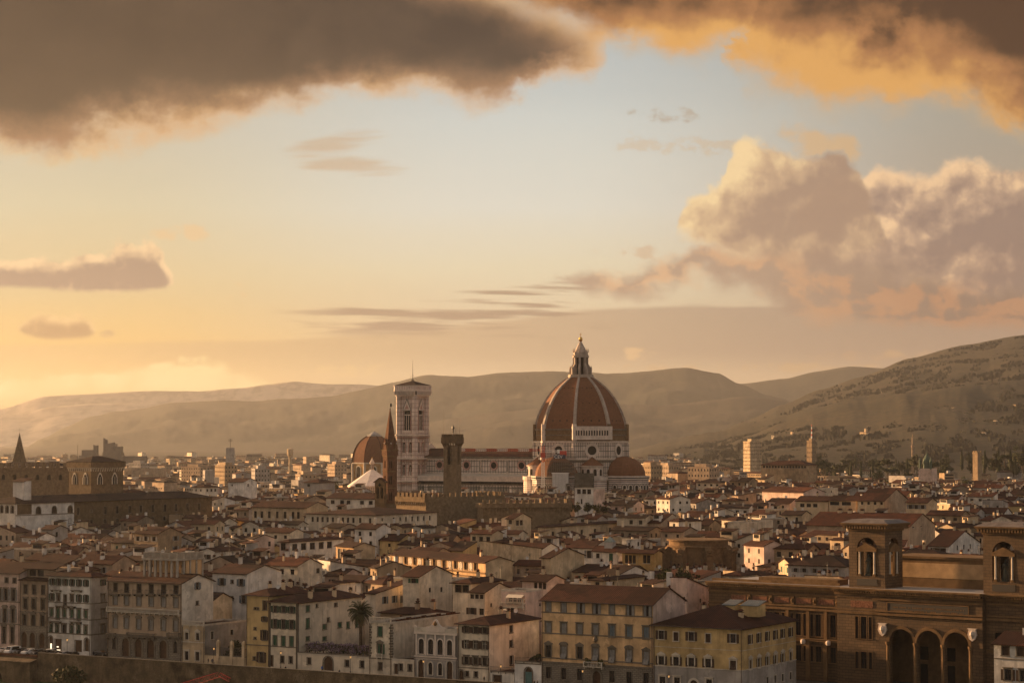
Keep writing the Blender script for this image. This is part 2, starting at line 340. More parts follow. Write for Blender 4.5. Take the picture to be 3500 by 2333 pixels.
SANDST = mat('golden_sandstone', (.195, .118, .056), .85, .28, .4, bump=.25, fine=.25, streak=.35)
ASHLAR = brick('ashlar_sandstone', (.20, .122, .058), (.165, .10, .047), (.10, .062, .03), 1.5, .62, .035) if False else None
SERENA = mat('grey_stone_trim', (.16, .135, .105), .8, .25, .6)
PALETRIM = mat('pale_stone_trim', (.50, .44, .36), .8, .2, .6)
MARBLE = mat('pale_marble', (.60, .51, .435), .6, .16, .5, streak=.3)
GREENM = mat('green_marble', (.085, .095, .08), .6, .2, .5)
RIBM = mat('weathered_marble', (.38, .315, .26), .7, .2, .5)
PINKM = mat('pink_marble', (.42, .25, .21), .6, .2, .5)
DOMET = mat('dome_tile', (.185, .080, .039), .8, .22, .9, bump=.35, fine=.4)
BRICKW = mat('raw_brick', (.20, .125, .065), .9, .3, .8, bump=.4, fine=.4)
GLASS = plain('dark_glass', (.012, .011, .011), .15, .22)
DARK = plain('dark_opening', (.014, .012, .011), .9, .1)
IRON = plain('black_iron', (.02, .02, .022), .5)
SHUT = {k: mat('shutter_' + k, c, .7, .2, 1.2) for k, c in {'green': (.028, .085, .05), 'darkgreen': (.02, .045, .03), 'grey': (.22, .21, .20), 'brown': (.055, .034, .024), 'blue': (.12, .15, .17)}.items()}
WOOD = mat('brown_wood', (.075, .04, .022), .7, .3, 1.5)
GOLD = plain('gilded_copper', (.80, .47, .12), .25, .5, 1.0)
LEAD = mat('lead_roof', (.36, .34, .32), .6, .2, .6)
WHITEM = plain('white_paint', (.72, .70, .66), .5)
REDP = plain('red_paint', (.42, .04, .02), .5)
FOL = [mat('leaf_' + n, c, .7, .5, .9) for n, c in (('dark', (.030, .040, .014)), ('olive', (.058, .060, .020)), ('fresh', (.085, .085, .022)))]
BARK = mat('bark', (.08, .055, .035), .9, .3, 2)

# ------------------------------------------------------------------ mesh helpers
class M:
    def __init__(s): s.v = []; s.f = []; s.m = []; s.mats = []
    def mi(s, m):
        if m not in s.mats: s.mats.append(m)
        return s.mats.index(m)
    def poly(s, pts, m):
        n = len(s.v); s.v += [tuple(p) for p in pts]; s.f.append(tuple(range(n, n + len(pts)))); s.m.append(s.mi(m))
    def grid(s, rows, m, closed=False):
        """rows of equal length point lists, shared vertices"""
        n = len(s.v); k = len(rows[0]); i_ = s.mi(m)
        for r in rows: s.v += [tuple(p) for p in r]
        for a in range(len(rows) - 1):
            for b in range(k if closed else k - 1):
                c = (b + 1) % k
                s.f.append((n + a * k + b, n + a * k + c, n + (a + 1) * k + c, n + (a + 1) * k + b)); s.m.append(i_)
    def box(s, x0, x1, y0, y1, z0, z1, m, top=None):
        n = len(s.v); s.v += [(x0, y0, z0), (x1, y0, z0), (x1, y1, z0), (x0, y1, z0), (x0, y0, z1), (x1, y0, z1), (x1, y1, z1), (x0, y1, z1)]
        i_ = s.mi(m); t_ = s.mi(top) if top else i_
        for f, mm in (((0, 3, 2, 1), i_), ((4, 5, 6, 7), t_), ((0, 1, 5, 4), i_), ((1, 2, 6, 5), i_), ((2, 3, 7, 6), i_), ((3, 0, 4, 7), i_)):
            s.f.append(tuple(n + a for a in f)); s.m.append(mm)
    def prism(s, pts, z0, z1, m, top=None, scale=1.0, c=(0, 0)):
        """extruded polygon (counter-clockwise), optional taper towards c"""
        a = [(x, y, z0) for x, y in pts]; b = [(c[0] + (x - c[0]) * scale, c[1] + (y - c[1]) * scale, z1) for x, y in pts]
        n = len(s.v); k = len(pts); s.v += a + b; i_ = s.mi(m)
        for i in range(k): s.f.append((n + i, n + (i + 1) % k, n + k + (i + 1) % k, n + k + i)); s.m.append(i_)
        s.f.append(tuple(n + k + i for i in range(k))); s.m.append(s.mi(top) if top else i_)
        s.f.append(tuple(n + k - 1 - i for i in range(k))); s.m.append(i_)
    def lathe(s, prof, m, seg=12, c=(0, 0), ph=0.0, arc=2 * math.pi):
        full = abs(arc - 2 * math.pi) < 1e-6; k = seg if full else seg + 1
        s.grid([[(c[0] + r * math.cos(ph + arc * i / seg), c[1] + r * math.sin(ph + arc * i / seg), z) for i in range(k)] for r, z in prof], m, full)
    def tube(s, pts, r, m, seg=6, r2=None):
        rows = []
        for i, p in enumerate(pts):
            p = Vector(p); a = Vector(pts[max(0, i - 1)]); b = Vector(pts[min(len(pts) - 1, i + 1)])
            d = (b - a).normalized(); u = d.orthogonal().normalized(); w = d.cross(u)
            if i and (u.dot(pu) < 0): pass
            pu = u; rr = r + ((r2 if r2 is not None else r) - r) * i / max(1, len(pts) - 1)
            rows.append([p + u * rr * math.cos(2 * math.pi * j / seg) + w * rr * math.sin(2 * math.pi * j / seg) for j in range(seg)])
        s.grid(rows, m, True); s.poly(rows[-1], m); s.poly(rows[0][::-1], m)
    def bar(s, a, b, r, m): s.tube([a, b], r, m, 4)
    def data(s, name):
        me = bpy.data.meshes.new(name); me.from_pydata(s.v, [], s.f)
        for m in s.mats: me.materials.append(m)
        if len(s.mats) > 1: me.polygons.foreach_set('material_index', s.m)
        me.update(); return me
    def build(s, name, parent=None, loc=(0, 0, 0), rz=0.0):
        return link(name, s.data(name), parent, loc, rz)
def link(name, data, parent=None, loc=(0, 0, 0), rz=0.0):
    o = bpy.data.objects.new(name, data); col.objects.link(o); o.location = loc; o.rotation_euler = (0, 0, rz)
    if parent: o.parent = parent
    return o
def tag(o, label, cat, group=None):
    o['label'] = label; o['category'] = cat
    if group: o['group'] = group
    return o
def thing(name, label, cat, loc=(0, 0, 0), rz=0.0, group=None): return tag(link(name, None, None, loc, rz), label, cat, group)
def kind(o, k): o['kind'] = k; return o

# ------------------------------------------------------------------ walls with real openings
def facade(m, o, ax, L, z0, z1, ops, wall, depth=.3, back=None):
    """wall from o along unit vector ax (xy), with openings (x0, x1, z0, z1, arched); reveals go inward"""
    nx, ny = -ax[1], ax[0]                                  # inward normal
    P = lambda x, z, d=0.0: (o[0] + ax[0] * x + nx * d, o[1] + ax[1] * x + ny * d, z)
    ops = [q if len(q) > 4 else (*q, False) for q in ops]
    xs = sorted({0.0, L, *[round(v, 3) for q in ops for v in q[:2] if 0 < v < L]}); zs = sorted({z0, z1, *[round(v, 3) for q in ops for v in q[2:4] if z0 < v < z1]})
    for k in range(len(zs) - 1):
        run = None
        for i in range(len(xs) - 1):
            cx = (xs[i] + xs[i + 1]) / 2; cz = (zs[k] + zs[k + 1]) / 2
            hole = any(q[0] < cx < q[1] and q[2] < cz < q[3] for q in ops)
            if not hole and run is None: run = xs[i]
            if hole and run is not None:
                m.poly([P(run, zs[k]), P(xs[i], zs[k]), P(xs[i], zs[k + 1]), P(run, zs[k + 1])], wall); run = None
        if run is not None: m.poly([P(run, zs[k]), P(L, zs[k]), P(L, zs[k + 1]), P(run, zs[k + 1])], wall)
    for (a, b, c, d, arch) in ops:
        D = depth
        if arch:
            r = (b - a) / 2; sp = d - r; N = 8
            arc = [(a + r - r * math.cos(math.pi * i / N), sp + r * math.sin(math.pi * i / N)) for i in range(N + 1)]
            for i in range(N):
                (xa, za), (xb, zb) = arc[i], arc[i + 1]
                m.poly([P(xa, za), P(xb, zb), P(xb, d), P(xa, d)], wall)
                m.poly([P(xa, za), P(xa, za, D), P(xb, zb, D), P(xb, zb)], wall)
            top = sp
        else:
            m.poly([P(a, d), P(b, d), P(b, d, D), P(a, d, D)][::-1], wall); top = d
        m.poly([P(a, c), P(a, top), P(a, top, D), P(a, c, D)][::-1], wall)
        m.poly([P(b, c), P(b, c, D), P(b, top, D), P(b, top)][::-1], wall)
        m.poly([P(a, c), P(a, c, D), P(b, c, D), P(b, c)][::-1], wall)
        if back:
            if arch: m.poly([P(a, c, D), P(b, c, D)] + [P(x, z, D) for x, z in arc[::-1]], back)
            else: m.poly([P(a, c, D), P(b, c, D), P(b, d, D), P(a, d, D)], back)
# ------------------------------------------------------------------ ground, river, hills
def land_mat(name, forest, field, k, sc):
    m = bpy.data.materials.new(name); m.use_nodes = True; t = m.node_tree; p = t.nodes['Principled BSDF']
    p.inputs['Roughness'].default_value = .95; p.inputs['Specular IOR Level'].default_value = .1
    g = t.nodes.new('ShaderNodeNewGeometry')
    def nz(s, d, lo, hi):
        n = t.nodes.new('ShaderNodeTexNoise'); n.inputs['Scale'].default_value = s; n.inputs['Detail'].default_value = d; n.inputs['Roughness'].default_value = .65
        t.links.new(g.outputs['Position'], n.inputs[0])
        r = t.nodes.new('ShaderNodeMapRange'); r.inputs[1].default_value = lo; r.inputs[2].default_value = hi; t.links.new(n.outputs[0], r.inputs[0]); return r.outputs[0]
    def mx(f, a, b):
        n = t.nodes.new('ShaderNodeMix'); n.data_type = 'RGBA'; t.links.new(f, n.inputs[0])
        for i, v in ((6, a), (7, b)):
            if isinstance(v, tuple): n.inputs[i].default_value = (*v, 1)
            else: t.links.new(v, n.inputs[i])
        return n.outputs[2]
    c = mx(nz(sc, 6, .5 - k, .62 - k), forest, field)
    c = mx(nz(sc * 14, 4, .45, .6), c, tuple(x * .55 for x in forest))
    t.links.new(c, p.inputs['Base Color'])
    b = t.nodes.new('ShaderNodeBump'); b.inputs['Strength'].default_value = .5; b.inputs['Distance'].default_value = 6
    t.links.new(nz(sc * 10, 6, 0, 1), b.inputs['Height']); t.links.new(b.outputs[0], p.inputs['Normal'])
    return m
HILLM = land_mat('wooded_hill', (.034, .036, .020), (.058, .052, .030), -.02, .0025)
HILLF = land_mat('terraced_hill', (.030, .028, .017), (.048, .040, .025), .07, .0042)
PLAINM = land_mat('valley_floor', (.035, .033, .022), (.075, .06, .042), .05, .004)
ASPH = mat('asphalt', (.04, .036, .032), .9, .25, .4)
PALEM = land_mat('haze_paled_range', (.30, .26, .21), (.36, .31, .25), .0, .0005)  # distance haze put into the colour: farthest ridges painted paler than the other hills
STREETM = mat('paving_stone', (.09, .075, .06), .9, .25, .5)
GRASSM = mat('grass_turf', (.045, .065, .018), .95, .4, .8)
WATERM = plain('river_water', (.03, .035, .025), .08, .5)
T31 = math.tan(R(31)); C31, S31 = math.cos(R(31)), math.sin(R(31))
def quay(x, off, z=0.0):
    """point on the embankment line (facade line at off = 0, towards the river negative) at facade-line abscissa x"""
    return Vector((x * C31 - S31 * off * -1.0, 519 - x * S31 + C31 * off, z))
m = M()
def strip(m, o0, o1, z0, z1, mt, a=-420, b=420):
    m.poly([quay(a, o0, z0), quay(b, o0, z0), quay(b, o1, z1), quay(a, o1, z1)], mt)
strip(m, -8.0, 40, 0, 0, STREETM); kind(m.build('ground'), 'structure')
m = M()
far = [quay(-420, 40), quay(420, 40), Vector((9000, 300, 0)), Vector((9000, 23500, 0)), Vector((-9000, 23500, 0)), Vector((-9000, 700, 0))]
m.poly([p + Vector((0, 0, -.004)) for p in far], PLAINM); kind(m.build('valley_ground'), 'structure')
m = M(); strip(m, -7.0, -.9, .004, .004, ASPH); kind(m.build('road'), 'structure')
m = M(); strip(m, -60, -13.5, -8.6, -7.0, GRASSM); strip(m, -13.5, -8.6, -7.0, -6.2, GRASSM); kind(m.build('grass_bank'), 'structure')
m = M(); strip(m, -170, -60, -8.8, -8.8, WATERM); kind(m.build('river'), 'structure')
# embankment wall with parapet
RIVW = mat('river_wall_stone', (.15, .108, .066), .95, .5, .35, bump=.6, streak=.85, fine=.5)
t_ = thing('embankment_wall', 'long weathered stone river wall with parapet below the riverside street', 'wall', quay(-60, -8.3), -R(31))
m = M(); m.box(-190, 420, -.6, 0, -9, -.15, RIVW); m.build('wall', t_)
m = M(); m.box(-78, 420, -.55, -.1, -.15, 1.0, RIVW); m.box(-78, 420, -.68, .03, 1.0, 1.14, SERENA); m.build('parapet', t_)
m = M(); m.box(-190, -78.3, -.5, -.1, -.15, .4, mat('brick_parapet', (.11, .05, .03), .9, .35, .8, fine=.4)); m.build('parapet', t_)
m = M()                                                            # arched outwork at the west end
facade(m, (-190, -3.4), (1, 0), 112, -9, -1.2, [(x, x + 9.5, -9, -2.0, True) for x in range(3, 105, 15)], RIVW, 2.2, DARK)
m.poly([(-190, -3.4, -1.2), (-78, -3.4, -1.2), (-78, -.6, -.6), (-190, -.6, -.6)], RIVW); m.poly([(-78, -3.4, -9), (-78, -.6, -9), (-78, -.6, -.6), (-78, -3.4, -1.2)], RIVW); m.build('arched_outwork', t_)

HILLS = []
def ridge(name, pts, Y, foot, mt, rough, seed, step_=9, back=900, bench=.5):
    HILLS.append((pts, Y, foot, bench))
    """a range of hills: crest through the photo points at distance Y, real slopes in front and behind"""
    rnd = random.Random(seed); m = M(); rows = []
    from mathutils import noise
    def crest(px):
        for (a, b), (c, d) in zip(pts, pts[1:]):
            if a <= px <= c:
                f = (px - a) / (c - a); f = f * f * (3 - 2 * f) * .5 + f * .5; return b + (d - b) * f
        return pts[0][1] if px < pts[0][0] else pts[-1][1]
    pxs = [pts[0][0] + i * step_ for i in range(int((pts[-1][0] - pts[0][0]) / step_) + 1)]
    N = 26
    for j in range(N + 5):
        row = []
        for px in pxs:
            p = W(px, crest(px), Y); hz = max(p.z, 2.0)
            if j <= N:
                f = j / N; y = foot + (Y - foot) * f
                s = (f ** 1.35) * (1 - bench) + bench * (.55 * min(1, f * 2.2) + .45 * max(0, (f - .45) / .55) ** 1.2)
            else:
                f = 1.0; k = (j - N) / 4; y = Y + back * k; s = 1 - k * .9
            x = p.x * (y / Y) if j <= N else p.x
            n = noise.fractal(Vector((x / 420, y / 620, seed * 7.1)), 1.0, 2.0, 5)
            nf = noise.noise(Vector((x / 14, y / 60, seed)))
            z = hz * s + n * rough * math.sin(math.pi * min(1, f * .92)) * min(1, hz / 60) + nf * rough * .055 * (s > .15)
            row.append((x, y, max(z, -3.0) if j else -3.0))
        rows.append(row)
    m.grid(rows, mt); o = m.build(name); o.data.polygons.foreach_set('use_smooth', [True] * len(o.data.polygons)); return kind(o, 'structure')
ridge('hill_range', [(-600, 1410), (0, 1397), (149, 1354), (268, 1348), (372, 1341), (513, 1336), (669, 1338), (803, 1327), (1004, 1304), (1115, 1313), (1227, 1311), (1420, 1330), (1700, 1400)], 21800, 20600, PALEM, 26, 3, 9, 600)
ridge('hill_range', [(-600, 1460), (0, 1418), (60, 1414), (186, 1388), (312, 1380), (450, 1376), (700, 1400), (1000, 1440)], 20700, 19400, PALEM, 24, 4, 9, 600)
ridge('hill_range', [(2300, 1420), (2523, 1312), (2680, 1295), (2791, 1269), (2903, 1252), (3014, 1257), (3163, 1269), (3500, 1290), (3900, 1330)], 18400, 16600, HILLM, 24, 5, 9, 600)
ridge('mountain', [(20, 1560), (74, 1534), (149, 1496), (223, 1459), (312, 1425), (402, 1406), (476, 1398), (595, 1377), (706, 1374), (803, 1369), (878, 1371), (967, 1362), (1130, 1354), (1220, 1336), (1339, 1306), (1450, 1280), (1599, 1285), (1750, 1271), (1884, 1267), (2085, 1273), (2233, 1266), (2345, 1256), (2456, 1273), (2523, 1308), (2620, 1352), (2800, 1400), (3100, 1450)], 15600, 12000, HILLM, 46, 6, 8, 800)
ridge('hill_range', [(1130, 1570), (1280, 1500), (1450, 1447), (1550, 1430), (1700, 1406), (1830, 1396), (2100, 1380), (2250, 1387), (2420, 1368), (2540, 1360), (2660, 1372), (2800, 1390), (3200, 1400)], 13000, 9800, HILLF, 40, 7, 8, 600)
ridge('hill', [(2120, 1545), (2300, 1508), (2440, 1478), (2568, 1433), (2672, 1385), (2806, 1332), (2940, 1288), (3111, 1225), (3312, 1176), (3500, 1139), (3700, 1128), (4100, 1130)], 9000, 4000, HILLF, 34, 8, 7, 900)
# ------------------------------------------------------------------ cathedral group
GRID = R(32); GC, GS = math.cos(GRID), math.sin(GRID)
DUOMO = W(1985, HORIZON, 1311); DUOMO.z = 0
def octa(r, ph=0.0): return [(r * math.cos(R(22.5 + 45 * i) + ph), r * math.sin(R(22.5 + 45 * i) + ph)) for i in range(8)]
PANEL = brick('marble_panels', (.60, .51, .44), (.53, .44, .38), (.11, .11, .09), 1.9, 3.1, .2, offset=0.0, smooth=.0)
PANELS = brick('marble_panels_fine', (.66, .56, .50), (.59, .475, .42), (.30, .22, .18), 1.25, 2.6, .16, offset=0.0, smooth=.0)
BANDS = brick('marble_bands', (.70, .60, .53), (.55, .39, .34), (.13, .13, .11), 40.0, 1.1, .16, offset=0.0, smooth=.0)

def build_cathedral():
    t = thing('cathedral', 'huge marble cathedral under a ribbed red brick dome with white lantern', 'cathedral', DUOMO, -GRID)
    prof = [(62.2, 26.6), (65.5, 26.2), (70, 24.8), (74, 23.1), (77.5, 21.3), (80.6, 19.5), (84, 17.0), (87.1, 14.1), (89.8, 10.8), (91.4, 8.7), (92.7, 6.8)]
    m = M()
    for k in range(8):
        a0, a1 = R(22.5 + 45 * k), R(67.5 + 45 * k)
        rows = [[(r * (math.cos(a0) * (1 - f) + math.cos(a1) * f), r * (math.sin(a0) * (1 - f) + math.sin(a1) * f), z) for f in (0, .25, .5, .75, 1)] for z, r in prof]
        m.grid(rows, DOMET)
        am = (a0 + a1) / 2
        for z, r in ((67.2, 25.7), (77.0, 21.5), (86.0, 15.1)):       # putlog oculi
            for f in (-.24, 0, .24):
                ap = r * math.cos(R(22.5)) + .12; w = r * math.sin(R(22.5)) * 2 * f
                c = Vector((ap * math.cos(am) - w * math.sin(am), ap * math.sin(am) + w * math.cos(am), z))
                n = Vector((math.cos(am), math.sin(am), 0)); u = Vector((-math.sin(am), math.cos(am), 0)); b = c - n * .4
                m.poly([c + u * .42 + Vector((0, 0, -.55)), c + u * .42 + Vector((0, 0, .4)) - n * .15, c - u * .42 + Vector((0, 0, .4)) - n * .15, c - u * .42 + Vector((0, 0, -.55))][::-1], DARK)
    dome = m.build('dome', t)
    for k in range(8):
        m = M(); a = R(22.5 + 45 * k); rows = []
        for z, r in prof:
            w = .55 + .5 * (r / 26.6); n = Vector((math.cos(a), math.sin(a), 0)); u = Vector((-math.sin(a), math.cos(a), 0)); b = n * r + Vector((0, 0, z))
            rows.append([b - u * w - n * .5, b - u * w * .8 + n * .95, b + u * w * .8 + n * .95, b + u * w - n * .5])
        m.grid(rows, RIBM); m.build('rib', dome)
    # lantern
    m = M(); m.prism(octa(7.6), 92.5, 93.4, RIBM); m.prism(octa(7.4), 93.4, 94.2, RIBM)
    m.prism(octa(3.5), 94.2, 106.0, DARK)
    for k in range(8):
        a = R(22.5 + 45 * k); c, s_ = math.cos(a), math.sin(a)
        P = lambda r, w, z: (r * c - w * s_, r * s_ + w * c, z)
        for (r0, r1, z0, z1, z2) in ((3.2, 4.5, 94.2, 106.0, 106.0), (4.4, 6.6, 94.2, 100.6, 97.6)):
            w = .55
            m.poly([P(r0, -w, z0), P(r1, -w, z0), P(r1, -w, z2), P(r0, -w, z1)], RIBM); m.poly([P(r0, w, z0), P(r0, w, z1), P(r1, w, z2), P(r1, w, z0)], RIBM)
            m.poly([P(r1, -w, z0), P(r1, w, z0), P(r1, w, z2), P(r1, -w, z2)], RIBM); m.poly([P(r0, -w, z1), P(r1, -w, z2), P(r1, w, z2), P(r0, w, z1)], RIBM)
        q = P(6.3, 0, 98); m.prism([(q[0] + .5 * math.cos(i * 1.57), q[1] + .5 * math.sin(i * 1.57)) for i in range(4)], 97.4, 99.3, RIBM, scale=.3, c=q[:2])
        q = P(4.4, 0, 98); m.prism([(q[0] + .5 * math.cos(i * 1.57), q[1] + .5 * math.sin(i * 1.57)) for i in range(4)], 107.2, 109.8, RIBM, scale=.2, c=q[:2])
    m.prism(octa(5.0), 104.2, 105.2, RIBM); m.prism(octa(4.3), 105.2, 107.2, RIBM); m.prism(octa(3.9), 107.2, 113.6, mat('lantern_cone', (.42, .34, .28), .7, .2, .6), scale=.16)
    l = m.build('lantern', dome)
    m = M(); m.lathe([(.02, 113.2), (.5, 113.5), (.95, 114.1), (1.2, 114.9), (.95, 115.8), (.45, 116.3), (.02, 116.4)], GOLD, 14); m.box(-.1, .1, -.1, .1, 116.3, 118.6, GOLD); m.box(-.75, .75, -.1, .1, 117.6, 117.85, GOLD); m.build('golden_ball', dome)
    # drum
    m = M(); m.prism(octa(26.9), 55.2, 62.2, BRICKW); m.prism(octa(27.6), 61.7, 62.4, SERENA); m.prism(octa(27.3), 58.6, 59.1, SERENA)
    m.prism(octa(27.8), 54.5, 55.4, MARBLE); m.prism(octa(27.2), 45.4, 54.5, PANEL); m.prism(octa(28.2), 44.6, 45.6, MARBLE)
    for k in range(8):
        a = R(22.5 + 45 * k); x, y = 27.0 * math.cos(a), 27.0 * math.sin(a)
        m.prism([(x + 1.5 * math.cos(R(22.5 + 45 * i)), y + 1.5 * math.sin(R(22.5 + 45 * i))) for i in range(8)], 45.6, 54.4, PANEL)
        m.prism([(x + 1.3 * math.cos(R(22.5 + 45 * i)), y + 1.3 * math.sin(R(22.5 + 45 * i))) for i in range(8)], 55.4, 65.2, BRICKW if k not in (5, 6) else MARBLE, MARBLE)
    drum = m.build('drum', t)
    for k in (3, 4, 5, 6, 7, 0):
        m = M(); am = R(45 * k + 45); ap = 27.2 * math.cos(R(22.5))
        n = Vector((math.cos(am), math.sin(am), 0)); u = Vector((-math.sin(am), math.cos(am), 0)); rows = []
        for r, d in ((4.3, .05), (4.2, .5), (3.5, .42), (2.6, -.4)):
            rows.append([n * (ap + d) + u * r * math.cos(i * math.pi / 16) + Vector((0, 0, 50 + r * math.sin(i * math.pi / 16))) for i in range(32)])
        # recessed window disc stands just proud of the drum face
        rows[-1] = [p + n * (.36 + .3) for p in rows[-1]]
        m.grid(rows, MARBLE, True); m.poly([n * (ap + .26) + u * 2.62 * math.cos(i * math.pi / 16) + Vector((0, 0, 50 + 2.62 * math.sin(i * math.pi / 16))) for i in range(32)], DARK); m.build('oculus', drum)
    # marble gallery on the south-east side
    m = M(); am = R(-45); n = Vector((math.cos(am), math.sin(am))); u = Vector((-math.sin(am), math.cos(am))); half = 27.6 * math.sin(R(22.5)) + 1.2; ap = 27.2 * math.cos(R(22.5)) + 1.7
    o = n * ap - u * half
    facade(m, o, u, half * 2, 57.2, 63.4, [(1.6 + i * 1.55, 2.55 + i * 1.55, 58.6, 61.6, True) for i in range(13)], MARBLE, .8, DARK)
    o2 = o - n * 2.4; q = [(o.x, o.y), ((o + u * half * 2).x, (o + u * half * 2).y), ((o2 + u * half * 2).x, (o2 + u * half * 2).y), (o2.x, o2.y)]
    m.prism(q, 63.4, 63.9, MARBLE); m.prism(q, 56.2, 57.2, MARBLE)
    for a_, b_ in ((q[0], q[3]), (q[1], q[2])): m.poly([(*a_, 57.2), (*b_, 57.2), (*b_, 63.4), (*a_, 63.4)], MARBLE)
    m.build('gallery', drum)
    # body below the drum, tribunes, corner exedrae
    m = M(); m.prism(octa(26.6), 0, 44.6, PANEL); m.prism(octa(27.2), 35.4, 36.2, MARBLE); m.prism(octa(27.6), 43.4, 44.6, SERENA); m.build('crossing', t)
    for (cx, cy, rot) in ((0, -27.5, -90), (29.0, 0, 0)):
        tr = m = M(); pts = [(cx + 14.2 * math.cos(R(rot + a)), cy + 14.2 * math.sin(R(rot + a))) for a in (-100, -67.5, -22.5, 22.5, 67.5, 100)]
        m.prism(pts, 0, 33.4, BANDS); big = [(cx + (x - cx) * 1.05, cy + (y - cy) * 1.05) for x, y in pts]; m.prism(big, 33.4, 34.0, MARBLE); m.prism(big, 34.6, 35.4, MARBLE); m.prism([(cx + (x - cx) * 1.02, cy + (y - cy) * 1.02) for x, y in pts], 34.0, 34.6, DARK)
        wide = [(cx + (x - cx) * 1.42, cy + (y - cy) * 1.42) for x, y in pts]; m.prism(wide, 0, 19.5, BANDS); m.prism(wide, 19.5, 23, ROOF, scale=.72, c=(cx, cy))
        for (xa, ya), (xb, yb) in zip(pts, pts[1:]):                    # blind arches of the tier
            d = Vector((xb - xa, yb - ya)); L = d.length; d.normalize(); nn = Vector((d.y, -d.x))
            for i in range(3):
                s0 = L * (i + .5) / 3; ctr = Vector((xa, ya)) + d * s0 + nn * .12
                for rr, mm, off in ((1.9, SERENA, 0), (1.45, MARBLE, .1), (.8, DARK, .2)):
                    if L < 8 and i != 1: continue
                    cc = ctr + nn * off
                    m.poly([(*(cc - d * rr), 25), (*(cc + d * rr), 25)] + [(*(cc + d * rr * math.cos(math.pi * j / 8)), 29.3 + rr * math.sin(math.pi * j / 8)) for j in range(9)], mm)
        tr = m.build('tribune', t)
        m = M(); m.lathe([(12.6 * math.cos(a), 35.4 + 11.2 * math.sin(a)) for a in [R(x) for x in (0, 12, 24, 36, 48, 60, 72, 84, 90)]], DOMET, 10, (cx, cy), R(rot + 22.5 - 18)); m.build('half_dome', tr)
        for a in (-45, 0, 45):
            m = M()                                          # raking buttresses
            an = R(rot + a + 22.5); P = lambda r, w, z: (cx + r * math.cos(an) - w * math.sin(an), cy + r * math.sin(an) + w * math.cos(an), z)
            for w in (-.6, .6): m.poly([P(13.5, w, 30.5), P(21.0, w, 19.0), P(21.0, w, 16.0), P(13.5, w, 16.0)], PINKM)
            m.poly([P(13.5, -.6, 30.5), P(13.5, .6, 30.5), P(21, .6, 19), P(21, -.6, 19)], MARBLE); m.build('buttress', tr)
    for am in (-45, -135):
        a = R(am); cx, cy = 25.6 * math.cos(a), 25.6 * math.sin(a); m = M()
        m.lathe([(6.3, 33.0), (6.3, 40.6), (7.0, 40.8), (7.0, 41.4)], MARBLE, 20, (cx, cy)); m.lathe([(8.6, 0), (8.6, 33.0), (6.3, 33.02)], BANDS, 20, (cx, cy)); m.lathe([(9.1, 33.0), (9.1, 35.0), (8.4, 35.0), (8.4, 33.2)], MARBLE, 24, (cx, cy))
        for i in range(-2, 3):
            b = a + R(36 * i); p = Vector((cx + 6.36 * math.cos(b), cy + 6.36 * math.sin(b))); d = Vector((-math.sin(b), math.cos(b)))
            m.poly([(*(p - d * .95), 35.6), (*(p + d * .95), 35.6)] + [(*(p + d * .95 * math.cos(math.pi * j / 8)), 38.4 + .95 * math.sin(math.pi * j / 8)) for j in range(9)], DARK)
        e = m.build('exedra', t); m = M(); m.lathe([(7.1, 41.2), (3.4, 43.9), (.1, 46.4)], DOMET, 20, (cx, cy)); m.build('roof', e)
    # nave
    m = M(); X0, X1 = -106.0, -24.0
    m.box(X0, X1, -20, 20, 0, 33.0, PANEL); m.box(X0, X1, -10.2, 10.2, 33.0, 45.6, PANEL)
    for z0, z1, o in ((44.2, 45.0, .5), (45.0, 46.2, .9), (36.0, 36.5, .2)): m.box(X0, X1, -10.2 - o, 10.2 + o, z0, z1, MARBLE if z0 != 45.0 else SERENA)
    for z0, z1, o, mm in ((31.6, 33.4, .8, MARBLE), (33.5, 34.6, 1.0, MARBLE), (29.4, 30.2, .4, SERENA), (23.6, 24.2, .3, SERENA), (20.8, 21.4, .3, SERENA), (18.5, 19.0, .3, SERENA)): m.box(X0 + .05, X1, -20 - o, 20 + o, z0, z1, mm)
    for i in range(82):                                                 # corbel arcade and tall blind panels of the aisle wall
        x = X0 + .5 + i
        m.box(x, x + .45, -20.9, -20.02, 30.2, 31.6, DARK)
        if i % 20 not in (9, 10): m.box(x, x + .5, -20.16, -20.02, 24.6, 28.8, GREENM)
    nave = m.build('nave', t)
    m = M()
    for s_ in (-1, 1):
        m.poly([(X0, s_ * 11.3, 46.2), (X1, s_ * 11.3, 46.2), (X1, 0, 51.0), (X0, 0, 51.0)][::s_ * -1], ROOF3)
        m.poly([(X0, s_ * 21, 34.75), (X1, s_ * 21, 34.75), (X1, s_ * 10.2, 35.9), (X0, s_ * 10.2, 35.9)][::s_ * -1], PALETRIM)
    m.build('roof', nave)
    for x in (-34.4, -53.8, -73.2, -92.6):
        m = M(); rows = [[(x + r * math.cos(i * math.pi / 16), -10.2 - d, 41.0 + r * math.sin(i * math.pi / 16)) for i in range(32)] for r, d in ((3.0, .03), (2.9, .4), (2.4, .35), (1.9, .12))]
        m.grid(rows, PINKM, True); m.poly([(x + 1.95 * math.cos(-i * math.pi / 16), -10.33, 41.0 + 1.95 * math.sin(-i * math.pi / 16)) for i in range(32)][::-1], DARK); m.build('oculus', nave)
        m = M(); m.box(x + 9.2, x + 10.2, -10.75, -10.2, 36.4, 44.2, MARBLE); m.box(x + 9.45, x + 9.95, -10.85, -10.75, 37.2, 43.8, GREENM); m.build('pilaster', nave)
    m = M(); m.box(X0 - 1.6, X0, -20.8, 20.8, 0, 37, PANEL); m.box(X0 - 1.6, X0, -11, 11, 37, 47.5, PANEL)
